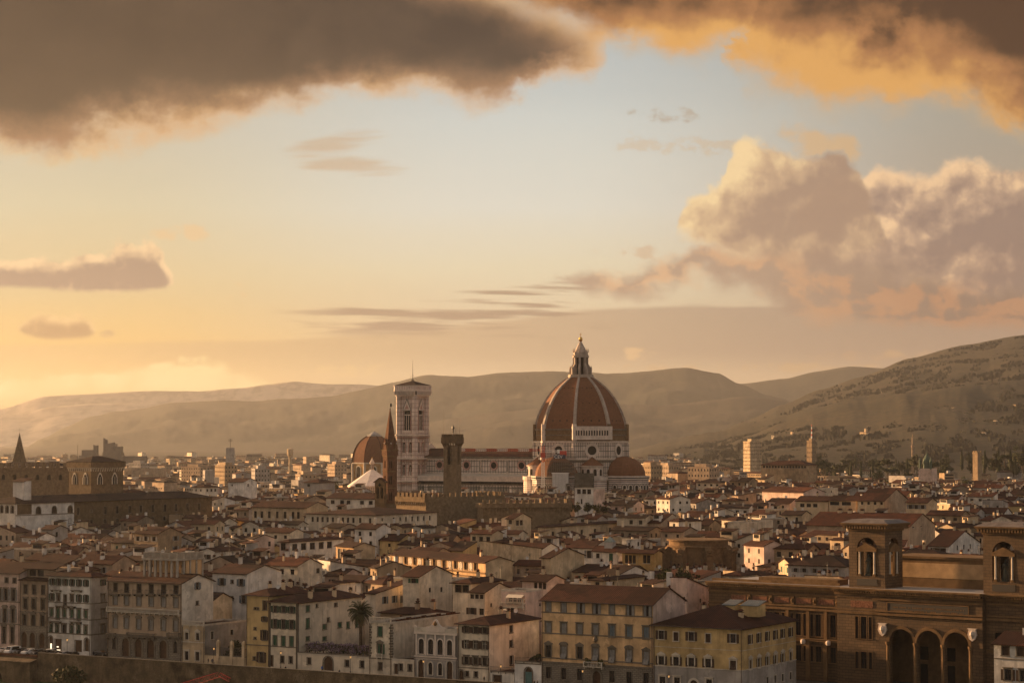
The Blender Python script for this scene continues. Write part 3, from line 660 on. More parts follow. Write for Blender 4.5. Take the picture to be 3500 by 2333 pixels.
    m.poly([(X0 - 1.6, -12, 47.5), (X0 - 1.6, 12, 47.5), (X0 - 1.6, 0, 54)], MARBLE); m.poly([(X0, -12, 47.5), (X0, 12, 47.5), (X0, 0, 54)][::-1], MARBLE)
    for s_ in (-1, 1):
        m.poly([(X0 - 1.6, s_ * 12, 47.5), (X0, s_ * 12, 47.5), (X0, 0, 54), (X0 - 1.6, 0, 54)], MARBLE)
        for i in range(1, 7): m.box(X0 - 1.3, X0 - .3, s_ * (12 - i * 1.8) - .25, s_ * (12 - i * 1.8) + .25, 47.5 + i * .97, 48.6 + i * .97, MARBLE)
    m.bar((X0 - .8, 0, 54), (X0 - .8, 0, 59.5), .09, IRON); m.build('west_front', t)
build_cathedral()

def build_campanile():
    c = Vector((-109.0, -15.0)); p = DUOMO + Vector((c.x * GC + c.y * GS, -c.x * GS + c.y * GC, 0))
    t = thing('bell_tower', 'slender square marble bell tower beside the great dome', 'bell tower', p, -GRID)
    h = 5.9; B = 1.75
    lev = [(0, 31.4), (31.4, 45.0), (45.0, 59.0), (59.0, 82.6)]
    m = M()
    for i, (a, b) in enumerate(lev):
        ops = []
        if i in (1, 2): ops = [(x, x + 1.95, a + 3.4, a + 9.8, True) for x in (2.5, 7.35)]
        if i == 3: ops = [(3.55, 8.25, a + 2.9, a + 15.6, True)]
        for o, ax in (((-h, -h), (1, 0)), ((h, -h), (0, 1)), ((h, h), (-1, 0)), ((-h, h), (0, -1))):
            facade(m, o, ax, 2 * h, a, b, ops, PANELS, .9, DARK)
    for sx in (-1, 1):
        for sy in (-1, 1): m.prism([(sx * h + B * math.cos(R(22.5 + 45 * i)), sy * h + B * math.sin(R(22.5 + 45 * i))) for i in range(8)], 0, 83.0, PANELS)
    body = m.build('shaft', t)
    def sq(r): return [(-r, -r), (r, -r), (r, r), (-r, r)]
    def notch(r, k): return [(-r + k, -r), (r - k, -r), (r, -r + k), (r, r - k), (r - k, r), (-r + k, r), (-r, r - k), (-r, -r + k)]
    for z in (31.4, 45.0, 59.0, 19.5):
        m = M(); m.prism(notch(h + 2.2, 1.0), z - .5, z + .35, MARBLE); m.prism(notch(h + 1.9, 1.0), z - 1.6, z - 1.2, PINKM); m.build('cornice', t)
    m = M(); m.prism(notch(h + 2.0, 1.2), 82.4, 83.2, MARBLE); m.prism(notch(h + 2.1, 1.2), 83.2, 85.4, DARK); m.prism(notch(h + 2.9, 1.4), 85.4, 86.4, MARBLE); m.prism(notch(h + 2.8, 1.4), 86.4, 88.4, PANELS); m.prism(notch(h + 3.0, 1.4), 88.4, 88.9, MARBLE)
    for s_ in range(4):
        r = Matrix.Rotation(s_ * math.pi / 2, 3, 'Z')
        for i in range(15):
            x = -h - 1.2 + i * (2 * h + 2.4) / 14; q = [r @ Vector((x + dx, -h - 2.0 - dy, 0)) for dx, dy in ((-.22, 0), (-.22, .85), (.22, .85), (.22, 0))]
            m.prism([(v.x, v.y) for v in q], 83.2, 85.4, MARBLE)
    m.build('parapet', t)
    m = M(); m.prism(sq(h + 1.6), 88.7, 89.3, WOOD); m.prism(sq(h + 1.4), 89.3, 91.6, ROOF2, scale=.1); m.prism(sq(.8), 91.3, 92.6, SERENA, scale=.6); m.build('roof', t)
    m = M(); m.tube([(0, 0, 92.4), (0, 0, 104.3)], .22, IRON, 5, .06)
    for a in range(4): m.bar((0, 0, 95.5), (4 * math.cos(a * 1.57 + .78), 4 * math.sin(a * 1.57 + .78), 90.6), .04, IRON)
    m.build('mast', t)
    # tracery: colonnettes, gables, frames
    for s_ in range(4):
        r = Matrix.Rotation(s_ * math.pi / 2, 3, 'Z')
        def add(m, x0, x1, z0, z1, d0, d1, mm):
            q = [r @ Vector((x, y, 0)) for x, y in ((x0, -h - d1), (x1, -h - d1), (x1, -h - d0), (x0, -h - d0))]; m.prism([(v.x, v.y) for v in q], z0, z1, mm)
        def tri(m, x0, x1, z0, z1, d, mm): m.poly([r @ Vector((x0, -h - d, z0)), r @ Vector((x1, -h - d, z0)), r @ Vector(((x0 + x1) / 2, -h - d, z1))], mm)
        for z in (31.4, 45.0):
            for cx in (-2.42, 2.42):
                m = M(); add(m, cx - .12, cx + .12, z + 3.4, z + 8.6, -.5, -.25, MARBLE); add(m, cx - 1.5, cx - 1.1, z + 3.0, z + 10.0, .0, .25, PINKM); add(m, cx + 1.1, cx + 1.5, z + 3.0, z + 10.0, .0, .25, PINKM)
                tri(m, cx - 1.7, cx + 1.7, z + 9.6, z + 12.4, .3, PINKM); tri(m, cx - 1.2, cx + 1.2, z + 9.9, z + 11.7, .36, MARBLE); add(m, cx - 1.4, cx + 1.4, z + 2.5, z + 3.1, 0, .3, MARBLE); m.build('window', t)
        m = M(); z = 59.0
        for cx in (-.8, .8): add(m, cx - .16, cx + .16, z + 2.9, z + 12.2, -.6, -.3, MARBLE)
        add(m, -2.35, 2.35, z + 11.8, z + 12.4, -.6, -.25, MARBLE)
        for cx in (-2.9, 2.55): add(m, cx, cx + .4, z + 2.4, z + 15, 0, .3, PINKM)
        add(m, -2.9, 2.9, z + 1.6, z + 2.7, 0, .4, MARBLE); tri(m, -3.3, 3.3, z + 14.6, z + 22.2, .32, GREENM); tri(m, -2.8, 2.8, z + 14.9, z + 21.2, .38, MARBLE); tri(m, -1.5, 1.5, z + 15.6, z + 18.6, .43, PINKM); m.build('window', t)
build_campanile()

def build_baptistery():
    p = W(1272, HORIZON, 1392); p.z = 0
    t = thing('baptistery', 'octagonal baptistery with white pyramid roof and small lantern', 'church', p, -GRID)
    m = M(); m.prism(octa(15.2), 0, 27.4, PANEL); m.prism(octa(15.8), 27.0, 27.8, MARBLE); m.build('wall', t)
    m = M(); m.prism(octa(15.6), 27.8, 37.6, mat('white_marble_roof', (.66, .60, .55), .6, .12, .5), scale=.08); m.build('roof', t)
    m = M(); m.prism(octa(1.25), 37.0, 41.8, MARBLE); m.prism(octa(1.7), 41.6, 42.0, MARBLE); m.prism(octa(1.6), 42.0, 44.6, MARBLE, scale=.12)
    for k in range(8):
        a = R(45 * k); m.prism([(1.2 * math.cos(a) + .22 * math.cos(b), 1.2 * math.sin(a) + .22 * math.sin(b)) for b in (a - .8, a + .8, a + 2.4, a - 2.4)], 37.9, 41.0, DARK)
    m.lathe([(.02, 44.4), (.5, 44.9), (.02, 45.5)], GOLD, 8); m.build('lantern', t)
build_baptistery()

def build_chapel_dome():
    p = W(1278, HORIZON, 1750); p.z = 0
    t = thing('domed_chapel', 'plain brick chapel dome with a flat lead cap, behind the white pyramid roof', 'church', p, R(20.5))
    pr = [(17.9 * math.cos(a), 38.6 + 21.4 * math.sin(a)) for a in [R(x) for x in (0, 10, 20, 30, 40, 50, 60, 68, 74)]]
    m = M(); O = lambda r: [(r * math.cos(R(45 * i - 90 - 41)), r * math.sin(R(45 * i - 90 - 41))) for i in range(8)]
    m.grid([[(x, y, z) for x, y in O(r)] for r, z in pr], DOMET, True); d = m.build('dome', t)
    for k in range(8):
        a = R(45 * k - 131); m = M(); m.tube([(r * math.cos(a) * 1.003, r * math.sin(a) * 1.003, z) for r, z in pr], .4, ROOF3, 5); m.build('rib', d)
    m = M(); m.prism(O(17.6), 0, 38.0, mat('ochre_wall', (.40, .25, .11), .9, .2, .4, streak=.4)); m.prism(O(18.2), 37.6, 38.6, PALETRIM); m.prism(O(18.0), 23.5, 24.4, PALETRIM)
    for k in range(8):
        a = R(45 * k - 131); x, y = 17.6 * math.cos(a), 17.6 * math.sin(a); m.prism([(x + 1.1 * math.cos(R(45 * i)), y + 1.1 * math.sin(R(45 * i))) for i in range(8)], 0, 37.6, PALETRIM)
    dr = m.build('drum', t)
    for k in range(4):
        a = R(45 * k - 131 - 22.5 - 22.5 + 22.5); ap = 17.6 * math.cos(R(22.5)) + .05; n = Vector((math.cos(a), math.sin(a), 0)); u = Vector((-math.sin(a), math.cos(a), 0)); m = M()
        for w, mm, dd in ((3.1, PALETRIM, .2), (2.1, DARK, .34)):
            m.poly([n * (ap + dd) + u * s_ * w + Vector((0, 0, 27.0)) for s_ in (-1, 1)] + [n * (ap + dd) + u * w * math.cos(math.pi * j / 10) + Vector((0, 0, 33.4 + w * math.sin(math.pi * j / 10))) for j in range(11)], mm)
        m.build('window', dr)
    m = M(); m.prism(O(6.0), 58.9, 59.9, LEAD); m.prism(O(5.2), 59.9, 60.5, LEAD); m.prism(O(4.2), 60.5, 62.6, LEAD, scale=.1); m.bar((0, 0, 62.4), (0, 0, 70), .1, IRON); m.build('cap', t)
build_chapel_dome()

def build_spire():
    p = W(1333, HORIZON, 1010); p.z = 0
    t = thing('spired_tower', 'slim hexagonal brick tower with a pointed spire, next to the marble bell tower', 'bell tower', p, R(12))
    RB = mat('red_brick', (.165, .082, .047), .9, .3, .8, bump=.4, fine=.35); H = lambda r: [(r * math.cos(R(60 * i)), r * math.sin(R(60 * i))) for i in range(6)]
    m = M()
    z0 = 0
    for z1, ops in ((27.5, []), (34.5, [(1.0, 1.45, 28.9, 32.6, True), (1.75, 2.2, 28.9, 32.6, True)]), (42.0, [(1.0, 1.45, 36.2, 40.0, True), (1.75, 2.2, 36.2, 40.0, True)]), (48.6, [(1.0, 1.45, 43.4, 46.6, True), (1.75, 2.2, 43.4, 46.6, True)])):
        pts = H(3.2)
        for i in range(6):
            a, b = Vector(pts[i]), Vector(pts[(i + 1) % 6]); L = (b - a).length; facade(m, a, (b - a).normalized(), L, z0, z1, ops, RB if z0 else RUBBLE, .5, DARK)
        if z0: m.prism(H(3.45), z0 - .25, z0 + .2, SANDST)
        z0 = z1
    m.prism(H(3.5), 48.4, 49.1, SANDST); m.prism(H(3.75), 49.1, 51.2, RB); m.prism(H(3.9), 51.2, 51.7, SANDST); m.build('shaft', t)
    m = M(); m.prism(H(3.3), 51.7, 69.9, RB, scale=.05)
    for i in range(6):
        a = R(60 * i + 30); ap = 2.86; n = Vector((math.cos(a), math.sin(a), 0)); u = Vector((-math.sin(a), math.cos(a), 0)); q = n * (ap + .15)
        m.poly([q - u * 1.0 + Vector((0, 0, 51.7)), q + u * 1.0 + Vector((0, 0, 51.7)), q + u * 1.0 + Vector((0, 0, 54.0)), q + Vector((0, 0, 56.6)), q - u * 1.0 + Vector((0, 0, 54.0))], RB)
        for s_ in (-1, 1): m.poly([q + u * s_ + Vector((0, 0, 51.7)), q + u * s_ - n * 1.4 + Vector((0, 0, 51.7)), q + u * s_ * .7 - n * 1.4 + Vector((0, 0, 55)), q + u * s_ + Vector((0, 0, 54))], RB); m.poly([q + u * s_ + Vector((0, 0, 54.0)), q + Vector((0, 0, 56.6)), q - n * 1.2 + Vector((0, 0, 56.8)), q + u * s_ * .6 - n * 1.4 + Vector((0, 0, 55))], RB)
        m.lathe([(.02, 54.9), (.42, 54.5), (.02, 54.0)], PALETRIM, 6, (q.x + n.x * .1, q.y + n.y * .1))
        a = R(60 * i); x, y = 3.3 * math.cos(a), 3.3 * math.sin(a); m.prism([(x + .32 * math.cos(j), y + .32 * math.sin(j)) for j in (0, 1.57, 3.14, 4.71)], 51.7, 55.8, SANDST, scale=.15, c=(x, y))
    m.build('spire', t)
    m = M(); m.bar((0, 0, 69.5), (0, 0, 73.2), .06, IRON); m.lathe([(.02, 69.6), (.35, 70.0), (.02, 70.4)], IRON, 8); m.box(-.05, .75, -.08, .08, 71.0, 72.4, IRON); m.build('weather_vane', t)
build_spire()

def merlons(m, a, b, z, mt, w=1.5, gap=1.2, h=1.6, th=.6):
    a, b = Vector(a), Vector(b); d = b - a; L = d.length; d.normalize(); n = Vector((-d.y, d.x)); k = max(1, int(L / (w + gap))); pitch = L / k
    for i in range(k):
        p = a + d * (i * pitch + (pitch - w) / 2); q = [p, p + d * w, p + d * w + n * th, p + n * th]; m.prism([(v.x, v.y) for v in q], z, z + h, mt)
def corbels(m, a, b, z, mt, out=.7, w=.45, pitch=1.3, h=1.5):
    a, b = Vector(a), Vector(b); d = b - a; L = d.length; d.normalize(); n = Vector((d.y, -d.x)); k = int(L / pitch)
    for i in range(k + 1):
        p = a + d * (i * L / k - w / 2)
        A, B = [(v.x, v.y) for v in (p, p + d * w)], [(v.x, v.y) for v in (p + n * out, p + d * w + n * out)]
        m.poly([(*A[0], z - h), (*A[1], z - h), (*B[1], z), (*B[0], z)], mt)
        for q, r_ in ((A[0], B[0]), (A[1], B[1])): m.poly([(*q, z - h), (*r_, z), (*q, z)], mt)

def build_bargello():
    c = W(1558, HORIZON, 985); c.z = 0; al = R(25)
    t = thing('watch_tower', 'square stone watch tower with battlements and flagpoles before the cathedral nave', 'tower', c, -al)
    w = 6.1; s_ = 5.6; m = M()
    facade(m, (-w, 0), (1, 0), w, 0, 53.8, [(1.9, 3.9, 45.2, 53.2, True)], RUBBLE, 1.0, DARK); facade(m, (0, 0), (0, 1), s_, 0, 53.8, [(1.8, 3.8, 45.2, 53.2, True)], RUBBLE, 1.0, DARK)
    facade(m, (0, s_), (-1, 0), w, 0, 53.8, [], RUBBLE); facade(m, (-w, s_), (0, -1), s_, 0, 53.8, [], RUBBLE); sh = m.build('shaft', t)
    m = M(); m.box(-3.15, -2.85, .5, .8, 45.2, 52.9, RUBBLE); m.box(-4.0, -2.1, .45, .85, 49.3, 49.6, WOOD); m.lathe([(.75, 47.0), (.6, 47.6), (.42, 48.6), (.1, 49.1)], IRON, 10, (-2.5, 1.2)); m.build('bell', t)
    m = M(); o = .8; m.box(-w - o, o, -o, s_ + o, 54.6, 57.2, STONE)
    cs = [(-w - o, -o), (o, -o), (o, s_ + o), (-w - o, s_ + o)]
    for i in range(4): merlons(m, cs[i], cs[(i + 1) % 4], 57.2, STONE, 1.35, .55, 1.4)
    for a, b in (((-w, 0), (0, 0)), ((0, 0), (0, s_)), ((-w, s_), (-w, 0))): corbels(m, a, b, 54.6, STONE, .8, .4, 1.1, 1.5)
    m.build('battlement', t)
    for x, y, h in ((-w, 0, 12.5), (-2.9, 3, 6.0), (-1.5, 3, 5.0), (0.3, 3, 8.5)): m = M(); m.tube([(x, y, 57), (x, y, 57 + h)], .1, IRON, 5, .05); m.build('flagpole', t)
    m = M(); m.lathe([(.02, 62.6), (.45, 62), (.5, 61), (.3, 60.0), (.45, 59.6), (.02, 59.0)], IRON, 7, (-2.9, 3)); m.box(-2.6, -2.0, 2.9, 3.1, 61.2, 61.6, IRON); m.build('weather_vane', t)
    # fortress palace
    c = W(1456, HORIZON, 960); c.z = 0
    t = thing('fortress_palace', 'long dark stone palace with battlements below the watch tower', 'palace', c, R(40))
    L = 44.0; D = 21.0; H = 31.6; m = M()
    facade(m, (0, 0), (1, 0), L, 0, H, [(x, x + 1.6, 17, 20.4, True) for x in (5, 11, 17, 23, 29)], RUBBLE, .5, DARK); facade(m, (0, D), (0, -1), D, 0, H - 3, [], RUBBLE); facade(m, (L, 0), (0, 1), D, 0, H, [], RUBBLE); m.poly([(0, 0, H - .6), (L, 0, H - .6), (L, D, H - .6), (0, D, H - .6)], ROOF2)
    m.build('wall', t); m = M()
    merlons(m, (0, 0), (L, 0), H, RUBBLE, 1.7, 1.25, 1.7); merlons(m, (L, 0), (L, D), H, RUBBLE, 1.7, 1.25, 1.7); merlons(m, (0, D), (0, 0), H, STONE, 1.7, 1.25, 1.7)
    corbels(m, (0, D), (0, 0), H - 2.2, STONE, .7, .45, 1.3, 1.8); m.box(-.75, .0, 0, D, H - 2.2, H, STONE); m.build('battlement', t)
    c = W(1650, HORIZON, 950); c.z = 0; t = thing('fortress_wing', 'lower battlemented stone wing with a row of corbels, below the cathedral aisle', 'palace', c, R(12)); m = M(); L = 38.0
    m.box(0, L, 0, 12, 0, 27.4, RUBBLE); m.box(-.7, L + .7, -.7, 12.7, 27.4, 29.2, RUBBLE); m.build('wall', t); m = M(); merlons(m, (-.7, -.7), (L + .7, -.7), 29.2, RUBBLE, 1.5, 1.2, 1.5); merlons(m, (L + .7, -.7), (L + .7, 12.7), 29.2, RUBBLE, 1.5, 1.2, 1.5); corbels(m, (0, 0), (L, 0), 27.4, RUBBLE, .7, .45, 1.25, 1.9); m.build('battlement', t)
build_bargello()
# ------------------------------------------------------------------ houses
_wc = {}
def window_meshes(w, h, style, trim, shut, arch=False):
    """shared meshes for one window: surround, pane, shutters. Origin at the sill centre, outward is -y"""
    key = (round(w, 2), round(h, 2), style, trim.name, shut, arch)
    if key in _wc: return _wc[key]
    m = M(); b = .17
    def ring(r0, d):                                                   # arched surround
        r = w / 2; sp = h - r
        for i in range(8):
            a0, a1 = math.pi * i / 8, math.pi * (i + 1) / 8
            q = [(-R_ * math.cos(a), sp + R_ * math.sin(a)) for a in (a0, a1) for R_ in (r, r + r0)]
            m.poly([(q[0][0], -d, q[0][1]), (q[2][0], -d, q[2][1]), (q[3][0], -d, q[3][1]), (q[1][0], -d, q[1][1])], trim)
            m.poly([(q[1][0], -d, q[1][1]), (q[3][0], -d, q[3][1]), (q[3][0], 0, q[3][1]), (q[1][0], 0, q[1][1])], trim)
        for s_ in (-1, 1): m.box(min(s_ * r, s_ * (r + r0)), max(s_ * r, s_ * (r + r0)), -d, -.003, 0, sp, trim)
    if arch: ring(.3 if 'rust' not in style else .5, .12)
    else:
        d = .08
        m.box(-w / 2 - b, -w / 2, -d, -.003, 0, h + b, trim); m.box(w / 2, w / 2 + b, -d, -.003, 0, h + b, trim); m.box(-w / 2, w / 2, -d, -.003, h, h + b, trim)
    if 'door' not in style: m.box(-w / 2 - b - .08, w / 2 + b + .08, -.2, -.003, -.16, -.002, trim)
    if 'ped' in style or 'seg' in style or 'lint' in style:
        z = h + b + .16; W_ = w / 2 + .42
        m.box(-W_, W_, -.30, -.003, z, z + .14, trim); m.box(-W_ + .2, W_ - .2, -.12, -.003, h + b, z, trim)
        for s_ in (-1, 1): m.box(min(s_ * (w / 2 + .03), s_ * (w / 2 + .3)), max(s_ * (w / 2 + .03), s_ * (w / 2 + .3)), -.14, -.09, .3, z, trim)
        if 'ped' in style:
            m.poly([(-W_, -.3, z + .14), (W_, -.3, z + .14), (0, -.3, z + .72)], trim); m.poly([(-W_, -.3, z + .14), (0, -.3, z + .72), (0, 0, z + .72), (-W_, 0, z + .14)], trim); m.poly([(W_, -.3, z + .14), (W_, 0, z + .14), (0, 0, z + .72), (0, -.3, z + .72)], trim)
        if 'seg' in style:
            q = [(W_ * math.cos(a), z + .14 + .62 * math.sin(a)) for a in [math.pi * i / 8 for i in range(9)]]
            m.poly([(x, -.3, y) for x, y in q], trim)
            for (xa, za), (xb, zb) in zip(q, q[1:]): m.poly([(xa, -.3, za), (xa, 0, za), (xb, 0, zb), (xb, -.3, zb)], trim)
    fr = m.data('window')
    m = M(); fm = WOOD if 'door' in style else SHUT['brown']; D = .24
    pane = DARK if 'open_dark' in style else (WOOD if 'door' in style else GLASS)
    if arch:
        r = w / 2; m.poly([(-w / 2, D, 0), (w / 2, D, 0)] + [(r * math.cos(math.pi * i / 10), D, h - r + r * math.sin(math.pi * i / 10)) for i in range(11)], pane)
    else: m.poly([(-w / 2, D, 0), (w / 2, D, 0), (w / 2, D, h), (-w / 2, D, h)], pane)
    lite = PALETRIM if 'lite' in style else fm
    if 'door' not in style:
        m.box(-.05, .05, D - .06, D - .01, 0, h, lite); m.box(-w / 2, w / 2, D - .06, D - .012, h * .62, h * .62 + .07, lite)
        m.box(-w / 2, -w / 2 + .07, D - .06, D - .013, 0, h - (w / 2 if arch else 0), lite); m.box(w / 2 - .07, w / 2, D - .06, D - .013, 0, h - (w / 2 if arch else 0), lite)
    pn = m.data('pane')
    sh = []
    if shut:
        sm = SHUT[shut]
        def leaf(x0, x1, y, z0=0.0, z1=None, tilt=0.0):
            mm = M(); z1 = h if z1 is None else z1; y2 = y - tilt
            mm.poly([(x0, y2, z0), (x1, y2, z0), (x1, y, z1), (x0, y, z1)], sm)
            for a, b in ((x0, x0), (x1, x1)): mm.poly([(a, y2, z0), (a, y, z1), (a, y + .05, z1), (a, y2 + .05, z0)], sm)
            mm.poly([(x0, y, z1), (x1, y, z1), (x1, y + .05, z1), (x0, y + .05, z1)], sm); mm.poly([(x0, y2, z0), (x0, y2 + .05, z0), (x1, y2 + .05, z0), (x1, y2, z0)], sm)
            for k in range(1, int((z1 - z0) / .3)):
                z = z0 + k * .3; mm.box(x0 + .08, x1 - .08, y - .02 - tilt * (1 - (z - z0) / (z1 - z0)), y + .01 - tilt * (1 - (z - z0) / (z1 - z0)), z, z + .07, sm)
            sh.append(mm.data('shutter'))
        if 'closed' in style: leaf(-w / 2 + .02, -.015, .1); leaf(.015, w / 2 - .02, .1)
        elif 'awn' in style: leaf(-w / 2 + .02, -.02, .08, h * .42); leaf(.02, w / 2 - .02, .08, h * .42); leaf(-w / 2 + .04, -.03, -.02, .05, h * .42, .5); leaf(.03, w / 2 - .04, -.02, .05, h * .42, .5)
        elif 'half' in style: leaf(-w / 2 + .02, -.015, .1); leaf(w / 2 + .1, w + .06, -.1)
        else: leaf(-w - .06, -w / 2 - .1, -.1); leaf(w / 2 + .1, w + .06, -.1)
    _wc[key] = (fr, pn, sh); return _wc[key]
def simple_window(w, h, shut, light=False):
    """one shared mesh: dark pane with mullion and, if any, shutters folded on the wall"""
    key = ('s', round(w, 1), round(h, 1), shut, light)
    if key in _wc: return _wc[key]
    m = M(); D = .2; z = .6 * h
    m.poly([(-w / 2, D, 0), (w / 2, D, 0), (w / 2, D, h), (-w / 2, D, h)], GLASS)
    fm = PALETRIM if light else SHUT['brown']
    m.box(-.05, .05, D - .05, D - .01, 0, h, fm); m.box(-w / 2, w / 2, D - .05, D - .012, z, z + .08, fm)
    m.box(-w / 2 - .1, w / 2 + .1, -.12, -.003, -.14, -.003, PALETRIM)
    if shut == 'closedg': m.box(-w / 2, w / 2, .06, .12, 0, h, SHUT['green'])
    elif shut == 'closedn': m.box(-w / 2, w / 2, .06, .12, 0, h, SHUT['brown'])
    elif shut:
        for s_ in (-1, 1): a, b = s_ * (w / 2 + .04), s_ * (w + .02); m.box(min(a, b), max(a, b), -.09, -.02, 0, h, SHUT[shut])
    _wc[key] = m.data('window'); return _wc[key]

def slab(m, q, th, mt, under=None):
    """sloping roof sheet with thickness; q are the top corners counter-clockwise"""
    lo = [(x, y, z - th) for x, y, z in q]; m.poly(q, mt); m.poly(lo[::-1], under or WOOD)
    for i in range(len(q)): j = (i + 1) % len(q); m.poly([lo[i], lo[j], q[j], q[i]], mt)
def roof_mesh(m, L, D, H, kind_, pitch, mt, wm, ov=.7):
    """adds roof slabs to m; gable triangles to wm (mesh, wall material); returns a height function"""
    t = .22; tp = math.tan(pitch)
    if kind_ == 'gx':                                                  # ridge along x
        zr = H + D / 2 * tp; e = H - ov * tp
        slab(m, [(-ov * .5, -ov, e + t), (L + ov * .5, -ov, e + t), (L + ov * .5, D / 2, zr + t), (-ov * .5, D / 2, zr + t)], t, mt); slab(m, [(L + ov * .5, D + ov, e + t), (-ov * .5, D + ov, e + t), (-ov * .5, D / 2, zr + t), (L + ov * .5, D / 2, zr + t)], t, mt)
        for x, f in ((0, -1), (L, 1)): q = [(x, 0, H), (x, D, H), (x, D / 2, zr)]; wm[0].poly(q if f > 0 else q[::-1], wm[1])
        hf = lambda x, y: H + t + min(y, D - y) * tp
    elif kind_ == 'gy':
        zr = H + L / 2 * tp; e = H - ov * tp
        slab(m, [(-ov, -ov * .5, e + t), (L / 2, -ov * .5, zr + t), (L / 2, D + ov * .5, zr + t), (-ov, D + ov * .5, e + t)], t, mt); slab(m, [(L / 2, -ov * .5, zr + t), (L + ov, -ov * .5, e + t), (L + ov, D + ov * .5, e + t), (L / 2, D + ov * .5, zr + t)], t, mt)
        for y, f in ((0, 1), (D, -1)): q = [(0, y, H), (L, y, H), (L / 2, y, zr)]; wm[0].poly(q if f > 0 else q[::-1], wm[1])
        hf = lambda x, y: H + t + min(x, L - x) * tp
    elif kind_ == 'hip':
        k = min(L, D) / 2; e = H - ov * tp; zr = H + k * tp; o = ov
        A, B, C_, D_ = (-o, -o, e + t), (L + o, -o, e + t), (L + o, D + o, e + t), (-o, D + o, e + t)
        if L >= D: P, Q = (k, D / 2, zr + t), (L - k, D / 2, zr + t); fs = [[A, B, Q, P], [B, C_, Q], [C_, D_, P, Q], [D_, A, P]]
        else: P, Q = (L / 2, k, zr + t), (L / 2, D - k, zr + t); fs = [[A, B, P], [B, C_, Q, P], [C_, D_, Q], [D_, A, P, Q]]
        for f in fs: m.poly(f, mt)
        bot = [(x, y, z - t) for x, y, z in (A, B, C_, D_)]; m.poly(bot[::-1], WOOD)
        for i in range(4): j = (i + 1) % 4; q = (A, B, C_, D_); m.poly([bot[i], bot[j], q[j], q[i]], mt)
        hf = lambda x, y: H + t + min(x, L - x, y, D - y) * tp
    elif kind_ in ('sb', 'sf'):                                        # single pitch rising to the back / front
        zr = H + D * tp
        if kind_ == 'sb':
            slab(m, [(-ov * .4, -ov, H - ov * tp + t), (L + ov * .4, -ov, H - ov * tp + t), (L + ov * .4, D, zr + t), (-ov * .4, D, zr + t)], t, mt); wm[0].poly([(L, 0, H), (L, D, H), (L, D, zr)], wm[1]); wm[0].poly([(0, 0, H), (0, D, zr), (0, D, H)], wm[1]); wm[0].poly([(0, D, H), (0, D, zr), (L, D, zr), (L, D, H)], wm[1]); hf = lambda x, y: H + t + y * tp
        else:
            slab(m, [(-ov * .4, 0, zr + t), (L + ov * .4, 0, zr + t), (L + ov * .4, D + ov, H - ov * tp + t), (-ov * .4, D + ov, H - ov * tp + t)], t, mt); wm[0].poly([(L, 0, H), (L, D, H), (L, 0, zr)], wm[1]); wm[0].poly([(0, 0, H), (0, 0, zr), (0, D, H)], wm[1]); wm[0].poly([(0, 0, H), (L, 0, H), (L, 0, zr), (0, 0, zr)], wm[1]); hf = lambda x, y: H + t + (D - y) * tp
    else:                                                              # terrace with parapet
        m.box(0.02, L - .02, .02, D - .02, H - .5, H - .35, mt)
        for a in ((-.05, L + .05, -.05, .22), (-.05, L + .05, D - .22, D + .05), (-.05, .22, .22, D - .22), (L - .22, L + .05, .22, D - .22)): m.box(*a, H - .4, H + .08, PALETRIM)
        hf = lambda x, y: H - .35
    return hf
def chimney_mesh(h=1.6, w=.7, wall='buff', kind_=0):
    key = ('ch', h, w, wall, kind_)
    if key not in _wc:
        m = M(); pm = plaster(wall); m.box(-w / 2, w / 2, -w * .4, w * .4, -.8, h, pm)
        if kind_ == 0: m.box(-w / 2 - .1, w / 2 + .1, -w * .4 - .1, w * .4 + .1, h, h + .12, ROOF3); m.box(-w * .3, w * .3, -w * .25, w * .25, h + .12, h + .4, DARK); m.prism([(-w / 2 - .1, -w * .5), (w / 2 + .1, -w * .5), (w / 2 + .1, w * .5), (-w / 2 - .1, w * .5)], h + .4, h + .75, ROOF3, scale=.3)
        else: m.box(-w / 2 - .08, w / 2 + .08, -w * .4 - .08, w * .4 + .08, h - .2, h, pm); m.lathe([(.16, h), (.16, h + .6), (.24, h + .62), (.02, h + .8)], ROOF3, 6)
        _wc[key] = m.data('chimney')
    return _wc[key]
def dish_mesh():
    if 'dish' not in _wc:
        m = M(); m.bar((0, 0, -.5), (0, 0, 1.1), .04, IRON); rows = [[(r * math.cos(a) * 1.0, -.25 - .6 * r * r + .5 * r * math.sin(a) * .4, 1.2 + r * math.sin(a)) for a in [2 * math.pi * i / 12 for i in range(12)]] for r in (.02, .3, .55)]
        m.grid(rows, plain('dish_white', (.5, .48, .45), .6), True); _wc['dish'] = m.data('satellite_dish')
    return _wc['dish']
def antenna_mesh(h=3.2):
    k = ('ant', h)
    if k not in _wc:
        m = M(); m.bar((0, 0, -.5), (0, 0, h), .055, IRON)
        for i in range(5): m.bar((-.6 + .06 * i, 0, h - .2 - i * .16), (.6 - .06 * i, 0, h - .2 - i * .16), .036, IRON)
        m.bar((0, -.5, h - .9), (0, .5, h - .9), .036, IRON); _wc[k] = m.data('antenna')
    return _wc[k]

